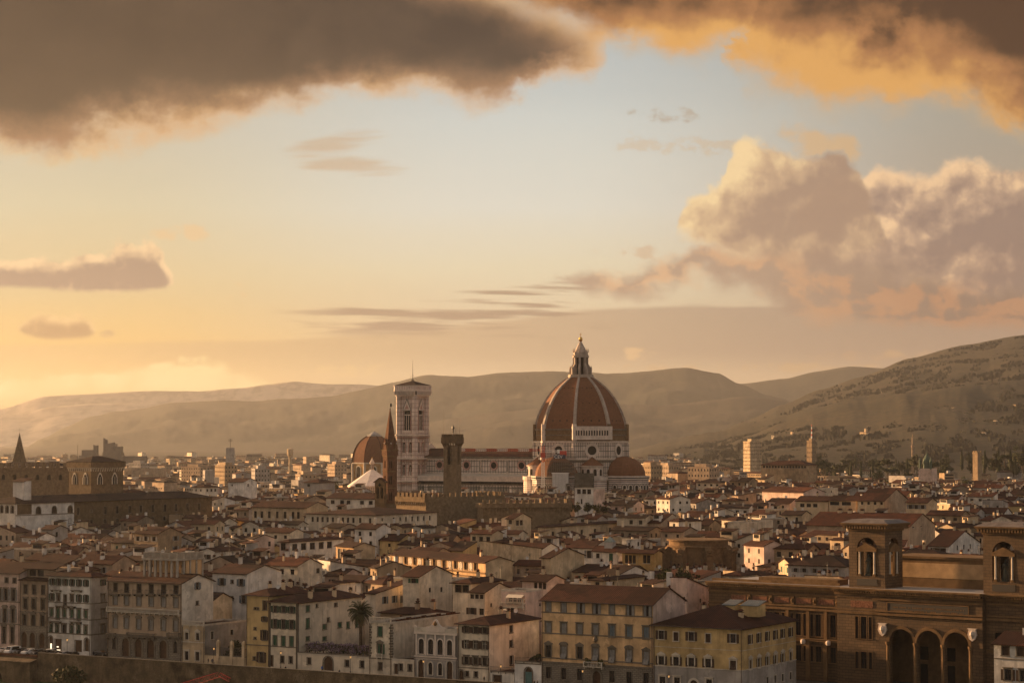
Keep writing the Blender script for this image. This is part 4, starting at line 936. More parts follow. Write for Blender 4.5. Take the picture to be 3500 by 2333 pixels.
HAND = []
class Bld:
    """a house set by the photo: facade from px pl to its near corner px pc at distance Yc, side wall to px ps (or depth D)"""
    def __init__(s, name, label, cat, pl, pc, ye, Yc, ps=None, D=12.0, al=31.0, wall='cream', z0=0.0, group=None, roof='gx', pitch=19, rmat=None, trim=None, side=None):
        s.a = R(al); ca, sa = math.cos(s.a), math.sin(s.a); c = W(pc, HORIZON, Yc); ul = (pl - 1750) / F; uc = (pc - 1750) / F
        s.L = (c.x - ul * Yc) / (ca + ul * sa); s.H = W(pc, ye, Yc).z
        s.D = (D if ps is None else ((ps - 1750) / F * Yc - c.x) / (sa - (ps - 1750) / F * ca))
        s.dx = Vector((ca, -sa)); s.dy = Vector((sa, ca)); s.c = Vector((c.x, c.y)); s.o = s.c - s.dx * s.L
        s.root = thing(name, label, cat, (s.o.x, s.o.y, z0), -s.a, group); s.z0 = z0; s.H -= z0
        s.wall = plaster(wall) if isinstance(wall, str) else wall; s.side = s.wall if side is None else (plaster(side) if isinstance(side, str) else side)
        s.roof = roof; s.pitch = R(pitch); s.rmat = rmat or ROOF; s.trim = trim or SERENA; s.ops = {'f': [], 'r': [], 'l': []}; s.win = []; s.bands = []; s.wm = M(); s.base = None; s.base_side = False; HAND.append((pl, ps or pc, Yc, s))
    def t(s, face, px):
        """abscissa along a face of photo column px"""
        u = (px - 1750) / F; o, d = (s.o, s.dx) if face == 'f' else ((s.c, s.dy) if face == 'r' else (s.o + s.dy * s.D, -s.dy))
        return (u * o.y - o.x) / (d.x - u * d.y)
    def z(s, face, px, py):
        o, d = (s.o, s.dx) if face == 'f' else ((s.c, s.dy) if face == 'r' else (s.o + s.dy * s.D, -s.dy)); q = o + d * s.t(face, px); return W(px, py, q.y).z - s.z0
    def row(s, face, pxs, yt, yb, w, style='', shut=None, arch=False, yref=None, trim=None, pane=True, simple=False):
        """openings centred at photo columns pxs; yt, yb measured at column yref"""
        yref = yref or pxs[len(pxs) // 2]; zt, zb = s.z(face, yref, yt), max(.05, s.z(face, yref, yb))
        for px in pxs:
            x = s.t(face, px); s.ops[face].append((x - w / 2, x + w / 2, zb, zt, arch)); s.win.append((face, x, zb, w, zt - zb, style, shut, arch, trim or s.trim, simple))
        return s
    def band(s, faces, px, py, h=.3, out=.12, trim=None):
        s.bands.append((faces, s.z('f', px, py), h, out, trim or s.trim)); return s
    def at(s, face, x, z, d=0.0):
        """local point on a face, d metres out"""
        return {'f': (x, -d, z), 'r': (s.L + d, x, z), 'l': (-d, s.D - x, z)}[face], {'f': 0.0, 'r': math.pi / 2, 'l': -math.pi / 2}[face]
    def make(s, chim=(), ov=.7, top=True):
        m = s.wm; L, D, H = s.L, s.D, s.H
        H_ = H + (.0 if s.roof != 'flat' else 0)
        zb, bm = s.base or (0, None)
        for fc, o, ax, LL, wl in (('f', (0, 0), (1, 0), L, s.wall), ('r', (L, 0), (0, 1), D, s.side)):
            if bm and (fc == 'f' or s.base_side): facade(m, o, ax, LL, 0, zb, [q for q in s.ops[fc] if q[2] < zb - .2], bm); facade(m, o, ax, LL, zb, H_, [q for q in s.ops[fc] if q[2] >= zb - .2], wl)
            else: facade(m, o, ax, LL, 0, H_, s.ops[fc], wl)
        facade(m, (0, D), (0, -1), D, 0, H_, s.ops['l'], s.side); facade(m, (L, D), (-1, 0), L, 0, H_, [], s.side)
        rm = M(); s.hf = roof_mesh(rm, L, D, H, s.roof, s.pitch, s.rmat, (m, s.side), ov)
        for faces, z, h, out, tr in s.bands:
            if 'f' in faces: m.box(-.001, L + (out if 'r' in faces else 0), -out, -.002, z, z + h, tr)
            if 'r' in faces: m.box(L + .002, L + out, .001, D, z, z + h, tr)
        m.build('wall', s.root); s.roofo = rm.build('roof', s.root)
        for face, x, zb, w, h, style, shut, arch, tr, simple in s.win:
            p, rz = s.at(face, x, zb)
            if simple: link('window', simple_window(w, h, shut), s.root, p, rz); continue
            fr, pn, sh = window_meshes(w, h, style, tr, shut, arch)
            o = link('door' if 'door' in style else 'window', fr, s.root, p, rz); link('pane' if 'door' not in style else 'door_leaf', pn, o)
            for d in sh: link('shutter', d, o)
        for q in chim: s.chimney(*q)
        return s
    def chimney(s, fx, fy, h=1.5, w=.8, wall='buff', k=0):
        x, y = s.L * fx, s.D * fy; link('chimney', chimney_mesh(h, w, wall, k), s.roofo, (x, y, s.hf(x, y)), 0)
    def dish(s, fx, fy): x, y = s.L * fx, s.D * fy; link('satellite_dish', dish_mesh(), s.roofo, (x, y, s.hf(x, y)), .9)
    def antenna(s, fx, fy): x, y = s.L * fx, s.D * fy; link('antenna', antenna_mesh(), s.roofo, (x, y, s.hf(x, y)), .4)
    def balcony(s, face, px0, px1, py, depth=.9, iron=True, bal=None, h=1.0):
        """slab with brackets and a railing; py is its floor at the middle column"""
        a, b = s.t(face, px0), s.t(face, px1); z = s.z(face, (px0 + px1) / 2, py); m = M(); w = b - a; tr = bal or s.trim
        m.box(0, w, -depth, -.003, -.18, 0, tr)
        for i in range(max(2, int(w / 1.5))): x = .15 + i * (w - .5) / max(1, int(w / 1.5) - 1); m.box(x, x + .2, -depth * .8, -.004, -.55, -.18, tr)
        if iron:
            n = max(4, int(w / .22))
            for i in range(n + 1): m.box(w * i / n - .015, w * i / n + .015, -depth, -depth + .03, 0, h, IRON)
            m.box(0, w, -depth - .01, -depth + .04, h - .05, h, IRON); m.box(0, w, -depth - .005, -depth + .035, .0, .06, IRON)
            for x in (0, w - .03): m.box(x, x + .03, -depth + .05, -.01, h - .05, h, IRON)
        else:
            n = max(3, int(w / .4))
            for i in range(n): x = w * (i + .5) / n; m.lathe([(.06, 0), (.13, .25), (.07, .6), (.1, h - .16)], tr, 6, (x, -depth + .14))
            m.box(0, w, -depth, -depth + .28, h - .16, h, tr)
            for x in (0, w - .3): m.box(x, x + .3, -depth + .001, -depth + .3, 0, h - .16, tr); m.box(x, x + .28, -depth + .28, -.01, h - .16, h - .001, tr)
        p, rz = s.at(face, a, z); return m.build('balcony', s.root, p, rz)
# ------------------------------------------------------------------ riverside row
def YL(px): return 519 / (1 + T31 * (px - 1750) / F)
RUST = brick('rusticated_stone', (.215, .185, .145), (.17, .145, .11), (.07, .06, .05), 1.0, .42, .05)
RG = 'facades along the river street'
def riverside():
    b = Bld('riverside_house', 'pinkish riverside house with grey shutters, next to the narrow tan house', 'house', -40, 73, 1958, YL(73), D=14, wall='pink', group=RG, trim=SERENA)
    b.row('f', [29, 56], 1974, 1991, 1.2).row('f', [4, 27, 53], 2011, 2050, 1.25, 'lint', 'grey').row('f', [-3, 24, 52], 2078, 2125, 1.25, 'seg', 'grey').row('f', [-6, 22, 50], 2140, 2196, 1.3, 'ped')
    b.band('f', 27, 2056, .25).band('f', 27, 2132, .3).make([(.5, .5, 1.5)])
    b = Bld('narrow_house', 'narrow tan riverside house with three pedimented windows and a rusticated arched ground floor', 'house', 75, 169, 1984, YL(169), D=13, wall='tan', group=RG, roof='sb', pitch=10)
    b.row('f', [94, 123, 154], 1997, 2029, 1.3, '').row('f', [94, 123, 154], 2045, 2081, 1.3, 'lint').row('f', [92, 121, 153], 2100, 2137, 1.25, 'ped').row('f', [91, 119, 151], 2160, 2211, 1.9, 'rust door', arch=True)
    b.base = (b.z('f', 121, 2141), RUST); b.band('f', 121, 2092, .25).band('f', 121, 2141, .35).make()
    m = M(); h0 = b.H; wl = plaster('tan'); L = b.L
    facade(m, (0, 2.6), (1, 0), L, h0 + .3, h0 + 3.0, [(.9, 3.2, h0 + .9, h0 + 2.6), (3.7, 6.0, h0 + .9, h0 + 2.6)], wl, .3, GLASS); m.box(0, L, 2.92, 12.9, h0 + .3, h0 + 2.98, wl)
    slab(m, [(-.5, 1.6, h0 + 2.95), (L + .5, 1.6, h0 + 2.95), (L + .5, 13, h0 + 6.2), (-.5, 13, h0 + 6.2)], .2, ROOF); m.build('attic', b.root)
    # white house
    b = Bld('white_house', 'white riverside house with dark green shutters, thin balconies and a lit shop below', 'house', 170, 316, 1970, YL(316), ps=373, wall='white', group=RG, roof='hip', pitch=20, side='grey')
    cs = [185, 206, 229, 252, 276, 300]
    b.row('f', cs, 1979, 2000, .95, '', 'darkgreen', yref=252).row('f', [184, 300, 276], 2031, 2055, .95, '', 'darkgreen', yref=276).row('f', [229], 2031, 2066, 1.0, 'open_dark').row('f', [206, 252], 2032, 2054, .95, 'lint closed', 'brown', yref=252)
    b.row('f', [183, 227, 252, 300], 2082, 2108, .95, 'lint closed', 'green', yref=252).row('f', [205, 276], 2081, 2118, 1.0, 'lint closed', 'green', yref=276).row('f', [182, 203, 252, 300], 2135, 2163, .95, 'lint awn', 'darkgreen', yref=252).row('f', [226], 2133, 2161, 1.4, 'lint').row('f', [276], 2133, 2163, 1.0, 'lint awn', 'darkgreen')
    b.row('f', [181, 303], 2180, 2224, 1.3, 'door', arch=True, yref=303).row('f', [206, 275], 2187, 2226, 2.2, 'door', yref=275)
    b.row('r', [357], 1980, 1998, 1.1, '', 'darkgreen').row('r', [357], 2032, 2056, 1.2, 'lint closed', 'grey').row('r', [357], 2083, 2108, 1.2, 'lint closed', 'grey').row('r', [357], 2134, 2164, 1.2, 'lint closed', 'grey')
    b.band('fr', 252, 2060, .22).band('fr', 252, 2115, .22).band('fr', 252, 2166, .3).make([(.35, .35, 1.8, .7, 'white'), (.75, .4, 1.4, .8, 'white')])
    b.balcony('f', 184, 217, 2014); b.balcony('f', 254, 288, 2015); b.balcony('f', 203, 266, 2069, 1.0); b.balcony('f', 180, 218, 2121); b.balcony('f', 252, 287, 2123)
    m = M(); e = glow('lit_shop', (1.0, .82, .55), .7); x = b.t('f', 206)
    m.box(x - .7, x + .7, .05, .14, .7, 1.1, e); m.box(x - .5, x + .1, .05, .14, 1.7, 1.95, e); m.box(b.t('f', 181) - .2, b.t('f', 181) + .25, .1, .16, 1.0, 2.6, e); m.build('shop_light', b.root)
    # large palazzo with roof loggia
    b = Bld('balustraded_palace', 'large grey beige palace with stone balustrades and a columned roof loggia', 'palace', 375, 625, 1993, YL(625), ps=733, wall='tan', group=RG, roof='gx', pitch=17, side='pale', trim=SERENA)
    cs = [400, 438, 480, 522, 564, 606]
    b.row('f', cs, 1996, 2026, 1.35, 'open_dark', yref=522).row('f', cs, 2040, 2070, 1.3, 'lint closed', 'grey', yref=522).row('f', cs[:2] + cs[4:], 2117, 2153, 1.3, 'ped closed', 'grey', yref=564).row('f', cs[2:4], 2117, 2151, 1.3, 'seg closed', 'grey', yref=522)
    b.row('f', [436, 479, 521, 564], 2184, 2246, 2.3, 'rust door', arch=True, yref=521).row('f', [397, 606], 2190, 2230, 1.25, 'rust', arch=True, yref=606)
    b.row('r', [679], 1990, 2012, 1.2, '', 'blue').row('r', [679], 2053, 2066, 1.0, '')
    b.base = (b.z('f', 522, 2176), RUST); b.band('f', 522, 2092, .5, .3).band('f', 522, 2176, .4, .25).band('f', 522, 1990, .35, .25).make([(.8, .5, 1.4)])
    for px in cs: b.balcony('f', px - 15, px + 15, 2028, .9, True, h=1.05)
    b.balcony('f', 377, 624, 2091, 1.0, False, PALETRIM, h=1.1); b.balcony('f', 377, 404, 2174, 1.1, False, SERENA); b.balcony('f', 446, 541, 2174, 1.1, False, SERENA); b.balcony('f', 583, 624, 2174, 1.1, False, SERENA)
    PALETRIM2 = mat('loggia_stone', (.34, .30, .25), .8, .25, .6); m = M(); y0 = 3.2; x0, x1 = b.t('f', 466), b.t('f', 583); y1 = y0 + 10.5; zt = 27.2; zc = 25.6; zp = 20.9; pt = PALETRIM
    m.box(x0, x1, y0, y1, 18.5, zp, PALETRIM2); m.box(x0 - .3, x1 + .3, y0 - .3, y1 + .3, zc - .45, zc, PALETRIM2); m.box(x0 + .2, x1 - .2, y0 + 3.6, y1 - .2, zp, zc - .45, plaster('orange'))
    n = 7
    for i in range(n):
        x = x0 + .25 + (x1 - x0 - .5) * i / (n - 1); m.box(x - .28, x + .28, y0, y0 + .5, zp, zc - .45, PALETRIM2)
    for i in range(5):
        y = y0 + .25 + (y1 - y0 - .5) * i / 4
        for x in (x0 + .25, x1 - .25):
            if i: m.box(x - .28, x + .28, y - .25, y + .25, zp, zc - .45, PALETRIM2)
    m.box(x0, x1, y0, y0 + .25, zt - .2, zt, PALETRIM2); m.box(x0, x0 + .25, y0 + .25, y1, zt - .2, zt, PALETRIM2); m.box(x1 - .25, x1, y0 + .25, y1, zt - .2, zt, PALETRIM2)
    for i in range(40):
        x = x0 + .2 + (x1 - x0 - .4) * i / 39; w = .2 if i % 10 == 0 or i == 39 else .07; m.box(x - w, x + w, y0 + .03, y0 + .2, zc, zt - .2, PALETRIM2)
        y = y0 + .4 + (y1 - y0 - .6) * i / 39; w = .2 if i % 10 == 9 else .07; m.box(x1 - .2, x1 - .04, y - w, y + w, zc, zt - .2, PALETRIM2)
    m.build('roof_loggia', b.root)
    b = Bld('small_villa', 'small yellow two-storey villa with balustrade and grey stone flank', 'house', 627, 704, 2133, YL(704), ps=845, wall='buff', group=RG, roof='flat', side='grey', trim=PALETRIM)
    b.row('f', [644, 681], 2162, 2186, 1.05, 'ped').row('f', [644, 681], 2226, 2256, 1.25, 'lint'); b.row('r', [730], 2156, 2183, 1.1).row('r', [797], 2150, 2168, 1.3)
    b.band('f', 681, 2195, .25).make(); b.balcony('f', 628, 704, 2134, .25, False, PALETRIM, h=1.05)
    b = Bld('white_back_house', 'plain white house with grey shutters set behind the small yellow villa', 'house', 730, 846, 1960, 606, ps=965, wall='white', roof='gx', pitch=14)
    b.row('f', [762, 827], 1978, 2001, 1.35, '', 'blue').row('f', [797], 1981, 1992, .8).row('f', [758], 2036, 2060, 1.35, 'closed', 'blue').row('f', [797], 2037, 2050, .8).row('f', [836], 2034, 2060, 1.3, '', 'blue').make([(.3, .5, 1.8, .9, 'white'), (.7, .6, 1.2)])
    b = Bld('yellow_tall_house', 'tall yellow ochre house with brown shutters and small square windows', 'house', 846, 924, 2034, YL(924), D=17, wall='yellow', group=RG, roof='hip', pitch=19)
    b.row('f', [909], 2052, 2083, 1.2, 'closed', 'brown').row('f', [908], 2106, 2122, 1.0, '', 'brown').row('f', [908], 2152, 2186, 1.2, '', 'brown').row('f', [898], 2227, 2262, 1.4, '', 'brown').row('f', [876, 885], 2075, 2082, .6).row('f', [876], 2143, 2150, .6).row('f', [876], 2176, 2183, .6).row('f', [874], 2243, 2254, .8)
    b.band('f', 900, 2205, .2).make([(.3, .4, 1.4), (.7, .5, 1.8), (.55, .75, 1.3)]); b.dish(.8, .3)
    b = Bld('green_shuttered_house', 'cream hip roofed house with green shutters and grey corner stones, beside the palm', 'house', 924, 1020, 2058, YL(1020), ps=1240, wall='cream', group=RG, roof='hip', pitch=18, trim=SERENA)
    cs = [944, 972, 1000]
    b.row('f', cs, 2070, 2092, 1.15, '', 'darkgreen').row('f', cs, 2116, 2147, 1.15, '', 'darkgreen').row('f', cs, 2172, 2206, 1.15, 'closed', 'green').row('f', [931], 2238, 2276, 1.15, 'door').row('f', [969, 998], 2242, 2265, 1.0, '')
    b.row('r', [1055], 2068, 2089, 1.4, 'closed', 'green').row('r', [1055], 2112, 2146, 1.4, 'closed', 'green').row('r', [1055], 2174, 2188, 1.4, 'closed', 'green').row('r', [1112, 1164], 2132, 2149, 1.5, 'closed', 'green', yref=1112).row('r', [1150], 2060, 2071, 1.2, 'closed', 'brown').row('r', [1086], 2063, 2074, .7).row('r', [1125], 2110, 2123, 1.0).row('r', [1192, 1222], 2124, 2146, 1.2, 'closed', 'green', yref=1192).row('r', [1112], 2175, 2187, 1.5, 'closed', 'green')
    b.band('f', 972, 2210, .2); b.make([(.3, .5, 1.3), (.75, .3, 1.7, .9), (.85, .25, 1.7, .9), (.9, .6, 1.6, .9)]); m = M()
    for x in (.0, b.L - .5): m.box(x, x + .5, -.07, -.003, 0, b.H - .1, SERENA)
    m.box(b.L + .003, b.L + .07, 0, .5, 0, b.H - .1, SERENA); m.build('corner_stones', b.root)
    # garden wall
    b = Bld('garden_wall', 'long cream garden wall with a wide arched gate below the wisteria', 'wall', 1021, 1264, 2243, YL(1264), D=.5, wall='cream', group=RG, roof='flat', trim=SERENA)
    b.row('f', [1060, 1189, 1240], 2254, 2276, 1.1, '', yref=1189).row('f', [1125], 2242, 2290, 2.7, 'door', arch=True); b.make(); m = M(); m.box(-.1, b.L + .1, -.15, .65, b.H, b.H + .16, SERENA); m.box(0, b.L, .5, 16, b.H - 1.2, b.H - 1.0, STREETM); m.build('coping', b.root)
    GARDEN['wall'] = b
    b = Bld('cream_tower_house', 'slender cream tower house with quoins, balustrade and green shutters', 'house', 1265, 1340, 2125, YL(1340), ps=1566, wall='cream', group=RG, roof='flat', trim=SERENA)
    b.row('f', [1301], 2140, 2174, 1.3, 'closed', 'green').row('f', [1301], 2199, 2233, 1.3, 'ped half', 'green').row('f', [1302], 2262, 2287, 1.05, '')
    b.band('f', 1301, 2250, .22); b.make(); b.balcony('f', 1266, 1340, 2126, .3, False, PALETRIM, h=1.3); b.balcony('f', 1290, 1313, 2243, .5, False, PALETRIM, h=.8); m = M()
    for i in range(16):
        w = .75 if i % 2 else .5; z = 4.2 + i * .62
        if z < b.H - .6: m.box(-.06, w, -.08, -.003, z, z + .5, SERENA); m.box(b.L - w, b.L + .06, -.08, -.003, z, z + .5, SERENA); m.box(b.L + .003, b.L + .06, -.003, w, z, z + .5, SERENA)
    for i in range(13):
        y = 2 + i * (b.D - 3) / 12; m.box(b.L - .1, b.L + .12, y, y + (b.D - 3) / 12 - .3, b.H + .1, b.H + .35 + .2 * (i % 3), ROOF3)
    m.build('corner_stones', b.root)
    b = Bld('low_annex', 'low cream annex with plain windows and roof terrace between tower house and ornate house', 'house', 1342, 1417, 2254, YL(1417), D=8, wall='cream', group=RG, roof='flat')
    b.row('f', [1356], 2268, 2302, 1.0, 'door').row('f', [1372, 1403], 2269, 2291, 1.0, '', yref=1403); b.make()
    # ornate small house
    b = Bld('ornate_small_house', 'small grey white house with four arched windows and a carved pediment', 'house', 1418, 1564, 2163, YL(1564), D=15, wall='grey', group=RG, roof='flat', trim=MARBLE)
    cs = [1442, 1474, 1506, 1538]
    b.row('f', cs, 2184, 2236, 1.45, '', 'grey' and None, arch=True, yref=1506, trim=MARBLE).row('f', [1441, 1538], 2258, 2322, 1.6, 'door', arch=True, yref=1538, trim=PALETRIM).row('f', [1473, 1506], 2264, 2306, 1.1, '', arch=True, yref=1506, trim=PALETRIM)
    b.band('f', 1506, 2168, .5, .3, MARBLE).band('f', 1506, 2247, .35, .25, MARBLE).band('f', 1506, 2254, .15, .12, MARBLE); b.make(); m = M(); L = b.L; zf = b.z('f', 1506, 2246)
    for i in range(5): x = (b.t('f', cs[0]) + b.t('f', cs[1])) / 2 + (i - 1) * (b.t('f', cs[1]) - b.t('f', cs[0])); m.box(x - .22, x + .22, -.22, -.003, zf + .4, b.H - .3, MARBLE)
    x = L / 2; z = b.H + .1; m.box(0, L, -.1, .25, b.H, b.H + 1.0, PALETRIM); m.box(x - 2.6, x + 2.6, -.2, .3, z, z + 1.15, MARBLE); q = [(x - 1.9, z + 1.15), (x + 1.9, z + 1.15), (x + 1.1, z + 1.6), (x + .5, z + 2.7), (x, z + 3.0), (x - .5, z + 2.7), (x - 1.1, z + 1.6)]
    m.poly([(a, -.18, c) for a, c in q], MARBLE); m.poly([(a, .25, c) for a, c in q[::-1]], MARBLE)
    for (a, c), (d, e) in zip(q, q[1:] + q[:1]): m.poly([(a, -.18, c), (a, .25, c), (d, .25, e), (d, -.18, e)], MARBLE)
    m.lathe([(.02, z + 2.6), (.45, z + 2.1), (.55, z + 1.7), (.02, z + 1.4)], SANDST, 10, (x, -.25))
    for xx in (.3, L - .3): m.box(xx - .3, xx + .3, -.2, .35, b.H + 1.0, b.H + 1.35, MARBLE)
    m.build('carved_pediment', b.root)
    b = Bld('pale_townhouse', 'pale townhouse with open brown shutters and tile roof, next to the ornate house', 'house', 1566, 1673, 2134, YL(1673), ps=1842, wall='cream', group=RG, roof='hip', pitch=17, side='pale')
    cs = [1595, 1626, 1657]
    b.row('f', cs, 2141, 2162, 1.2, '', 'brown').row('f', cs, 2188, 2215, 1.2, 'lite', 'brown').row('f', cs, 2244, 2271, 1.2, 'lint', 'brown').row('f', [1577], 2288, 2326, 1.2, 'door', arch=True).row('f', [1597, 1627], 2294, 2312, .9, '')
    b.row('r', [1747], 2136, 2160, 1.3).row('r', [1747], 2187, 2210, 1.4).row('r', [1748], 2240, 2270, 1.4, 'open_dark').band('f', 1626, 2283, .2); b.make([(.8, .5, 1.6), (.4, .6, 1.3)]); b.dish(.7, .7)
    b = Bld('gate_wall', 'low white wall with dark gate and railed terrace, beside the teal arched door', 'wall', 1676, 1757, 2296, YL(1757), D=9, wall='pale', group=RG, roof='flat')
    b.row('f', [1700], 2306, 2338, 2.2, 'door', yref=1700); b.make(); b.balcony('f', 1677, 1757, 2292, .2, True)
    b = Bld('teal_door_house', 'low white house with a teal arched door and planted terrace', 'house', 1759, 1850, 2262, YL(1850), D=9, wall='white', group=RG, roof='flat')
    b.row('f', [1806], 2280, 2345, 1.9, 'door', arch=True); b.band('f', 1806, 2268, .25); b.make(); m = M(); x = b.t('f', 1806); m.box(x - .9, x + .9, .12, .2, 0, 2.9, mat('teal_paint', (.09, .17, .16), .6, .2, 1)); m.build('teal_door', b.root); b.balcony('f', 1760, 1850, 2258, .15, True, h=.9); GARDEN['teal'] = b
    # orange palace
    b = Bld('orange_palace', 'orange palace of seven bays with pedimented windows, stone base and balustraded balcony', 'palace', 1851, 2230, 2065, YL(2230), D=15.8, wall='orange', group=RG, roof='gx', pitch=21.5, side='pink', trim=SERENA)
    cs = [1874, 1926, 1980, 2034, 2090, 2148, 2206]
    b.row('f', cs[:2] + cs[4:5], 2062, 2096, 1.35, 'closed', 'grey', yref=1980 + 54).row('f', cs[2:4] + cs[5:], 2062, 2096, 1.35, 'half', 'grey', yref=2034).row('f', cs[:4], 2134, 2170, 1.35, 'lint closed lite', 'grey', yref=2034).row('f', cs[4:], 2136, 2176, 1.35, 'lint closed', 'blue', yref=2090)
    b.row('f', [cs[1], cs[5], cs[3]], 2213, 2255, 1.4, 'seg awn', 'grey', yref=2034).row('f', [cs[4], cs[6]], 2219, 2262, 1.4, 'ped awn', 'grey', yref=2090).row('f', [cs[0], cs[2]], 2209, 2250, 1.4, 'ped', yref=1980)
    b.row('f', cs[:3] + cs[4:], 2287, 2326, 1.3, '', yref=2034).row('f', [2038], 2292, 2349, 2.0, 'door rust', arch=True)
    b.base = (b.z('f', 2034, 2272), RUST)
    for y in (2100, 2172, 2257): b.band('f', 2034, y, .28)
    b.band('f', 2034, 2272, .3, .2); b.make([]); b.balcony('f', 2000, 2064, 2275, 1.2, False, PALETRIM, h=1.05); GARDEN['orange'] = b
    m = M(); x = b.t('f', 2034); z = b.z('f', 2034, 2186)
    m.lathe([(.02, z - .6), (.5, z - .2), (.62, z + .3), (.4, z + .8), (.02, z + 1.0)], SERENA, 8, (x, -.1)); m.build('coat_of_arms', b.root)
    b = Bld('ochre_corner_house', 'yellow ochre corner house with dark shutters and glazed roof lights above grey base', 'house', 2231, 2534, 2147, YL(2534), ps=2716, wall='yellow', group=RG, roof='hip', pitch=20, trim=PALETRIM)
    fc = [2258, 2308, 2360, 2417, 2502]
    b.row('f', [2258, 2360, 2502], 2158, 2188, 1.35, '', 'brown', yref=2360).row('f', [2308, 2417], 2161, 2191, 1.25, 'closed', 'brown', yref=2360).row('f', fc[:4], 2246, 2276, 1.35, 'ped', 'brown', yref=2360).row('f', fc[4:], 2256, 2287, 1.4, 'ped awn', 'brown')
    sc = [2560, 2589, 2618, 2645, 2670, 2697]
    b.row('r', sc, 2157, 2188, 1.25, '', 'brown', yref=2618).row('r', sc[1:5], 2242, 2274, 1.25, 'ped', 'brown', yref=2618).row('r', [sc[0], sc[5]], 2242, 2274, 1.25, 'ped closed', 'brown', yref=2618).row('r', sc[2:], 2312, 2338, 1.1, '', yref=2618)
    b.row('f', [2262, 2311, 2420], 2316, 2350, 1.4, 'lint', yref=2360).row('f', [2368], 2322, 2362, 1.9, 'door rust', arch=True)
    b.base = (b.z('f', 2360, 2279), plaster('grey')); b.base_side = True; b.band('fr', 2360, 2281, .18); b.band('fr', 2360, 2214, .1, .06); b.make([(.35, .35, 1.0), (.8, .3, 1.0, 1.0)])
    m = M(); sk = mat('roof_light_glass', (.085, .125, .12), .35, .2, .8, spec=.6); x0, x1 = b.L * .74, b.L * .93; y0 = b.D * .42; z = b.hf(b.L / 2, b.D / 2) - .3
    for xa, xb, ya, h in ((b.L * .52, b.L * .66, y0, .2), (x0, x1, y0 - .5, .3)):
        m.box(xa, xb, ya, ya + 3.9, z - 2.2, z + h, plaster('yellow')); slab(m, [(xa - .2, ya - .3, z + h), (xb + .2, ya - .3, z + h), (xb + .2, ya + 4.1, z + h + .9), (xa - .2, ya + 4.1, z + h + .9)], .12, sk)
        for i in range(9): x = xa + (xb - xa) * i / 8; m.bar((x, ya - .3, z + h + .04), (x, ya + 4.1, z + h + .94), .05, LEAD)
    m.build('roof_light', b.root)
    b = Bld('white_corner_house', 'white house with brown shutters at the picture edge in front of the library', 'house', 3389, 3640, 2212, 430, D=12, wall='white', al=36, roof='gx', pitch=17)
    b.row('f', [3428, 3479], 2207, 2238, 1.5, 'closed', 'brown', yref=3428).row('f', [3436, 3488], 2286, 2324, 1.4, 'lint', 'brown', yref=3436); b.band('f', 3436, 2252, .2).make([(.3, .4, 1.3, .9, 'white')])
GARDEN = {}
riverside()
for _, _, _, b in list(HAND):
    if b.root.get('group') != RG or b.H < 9: continue
    for x in (.25, b.L - .2):
        m = M(); m.tube([(x, -.2, b.H - .25), (x, -.16, b.H - .7), (x, -.16, .1)], .075, plain('drain_pipe', (.05, .035, .028), .6), 5); m.build('drainpipe', b.root)
    m = M(); m.box(-.4, b.L + .4, -.86, -.72, b.H - .22, b.H - .06, plain('drain_pipe', (0, 0, 0))); b.roof in ('gx', 'hip') and m.build('gutter', b.root)

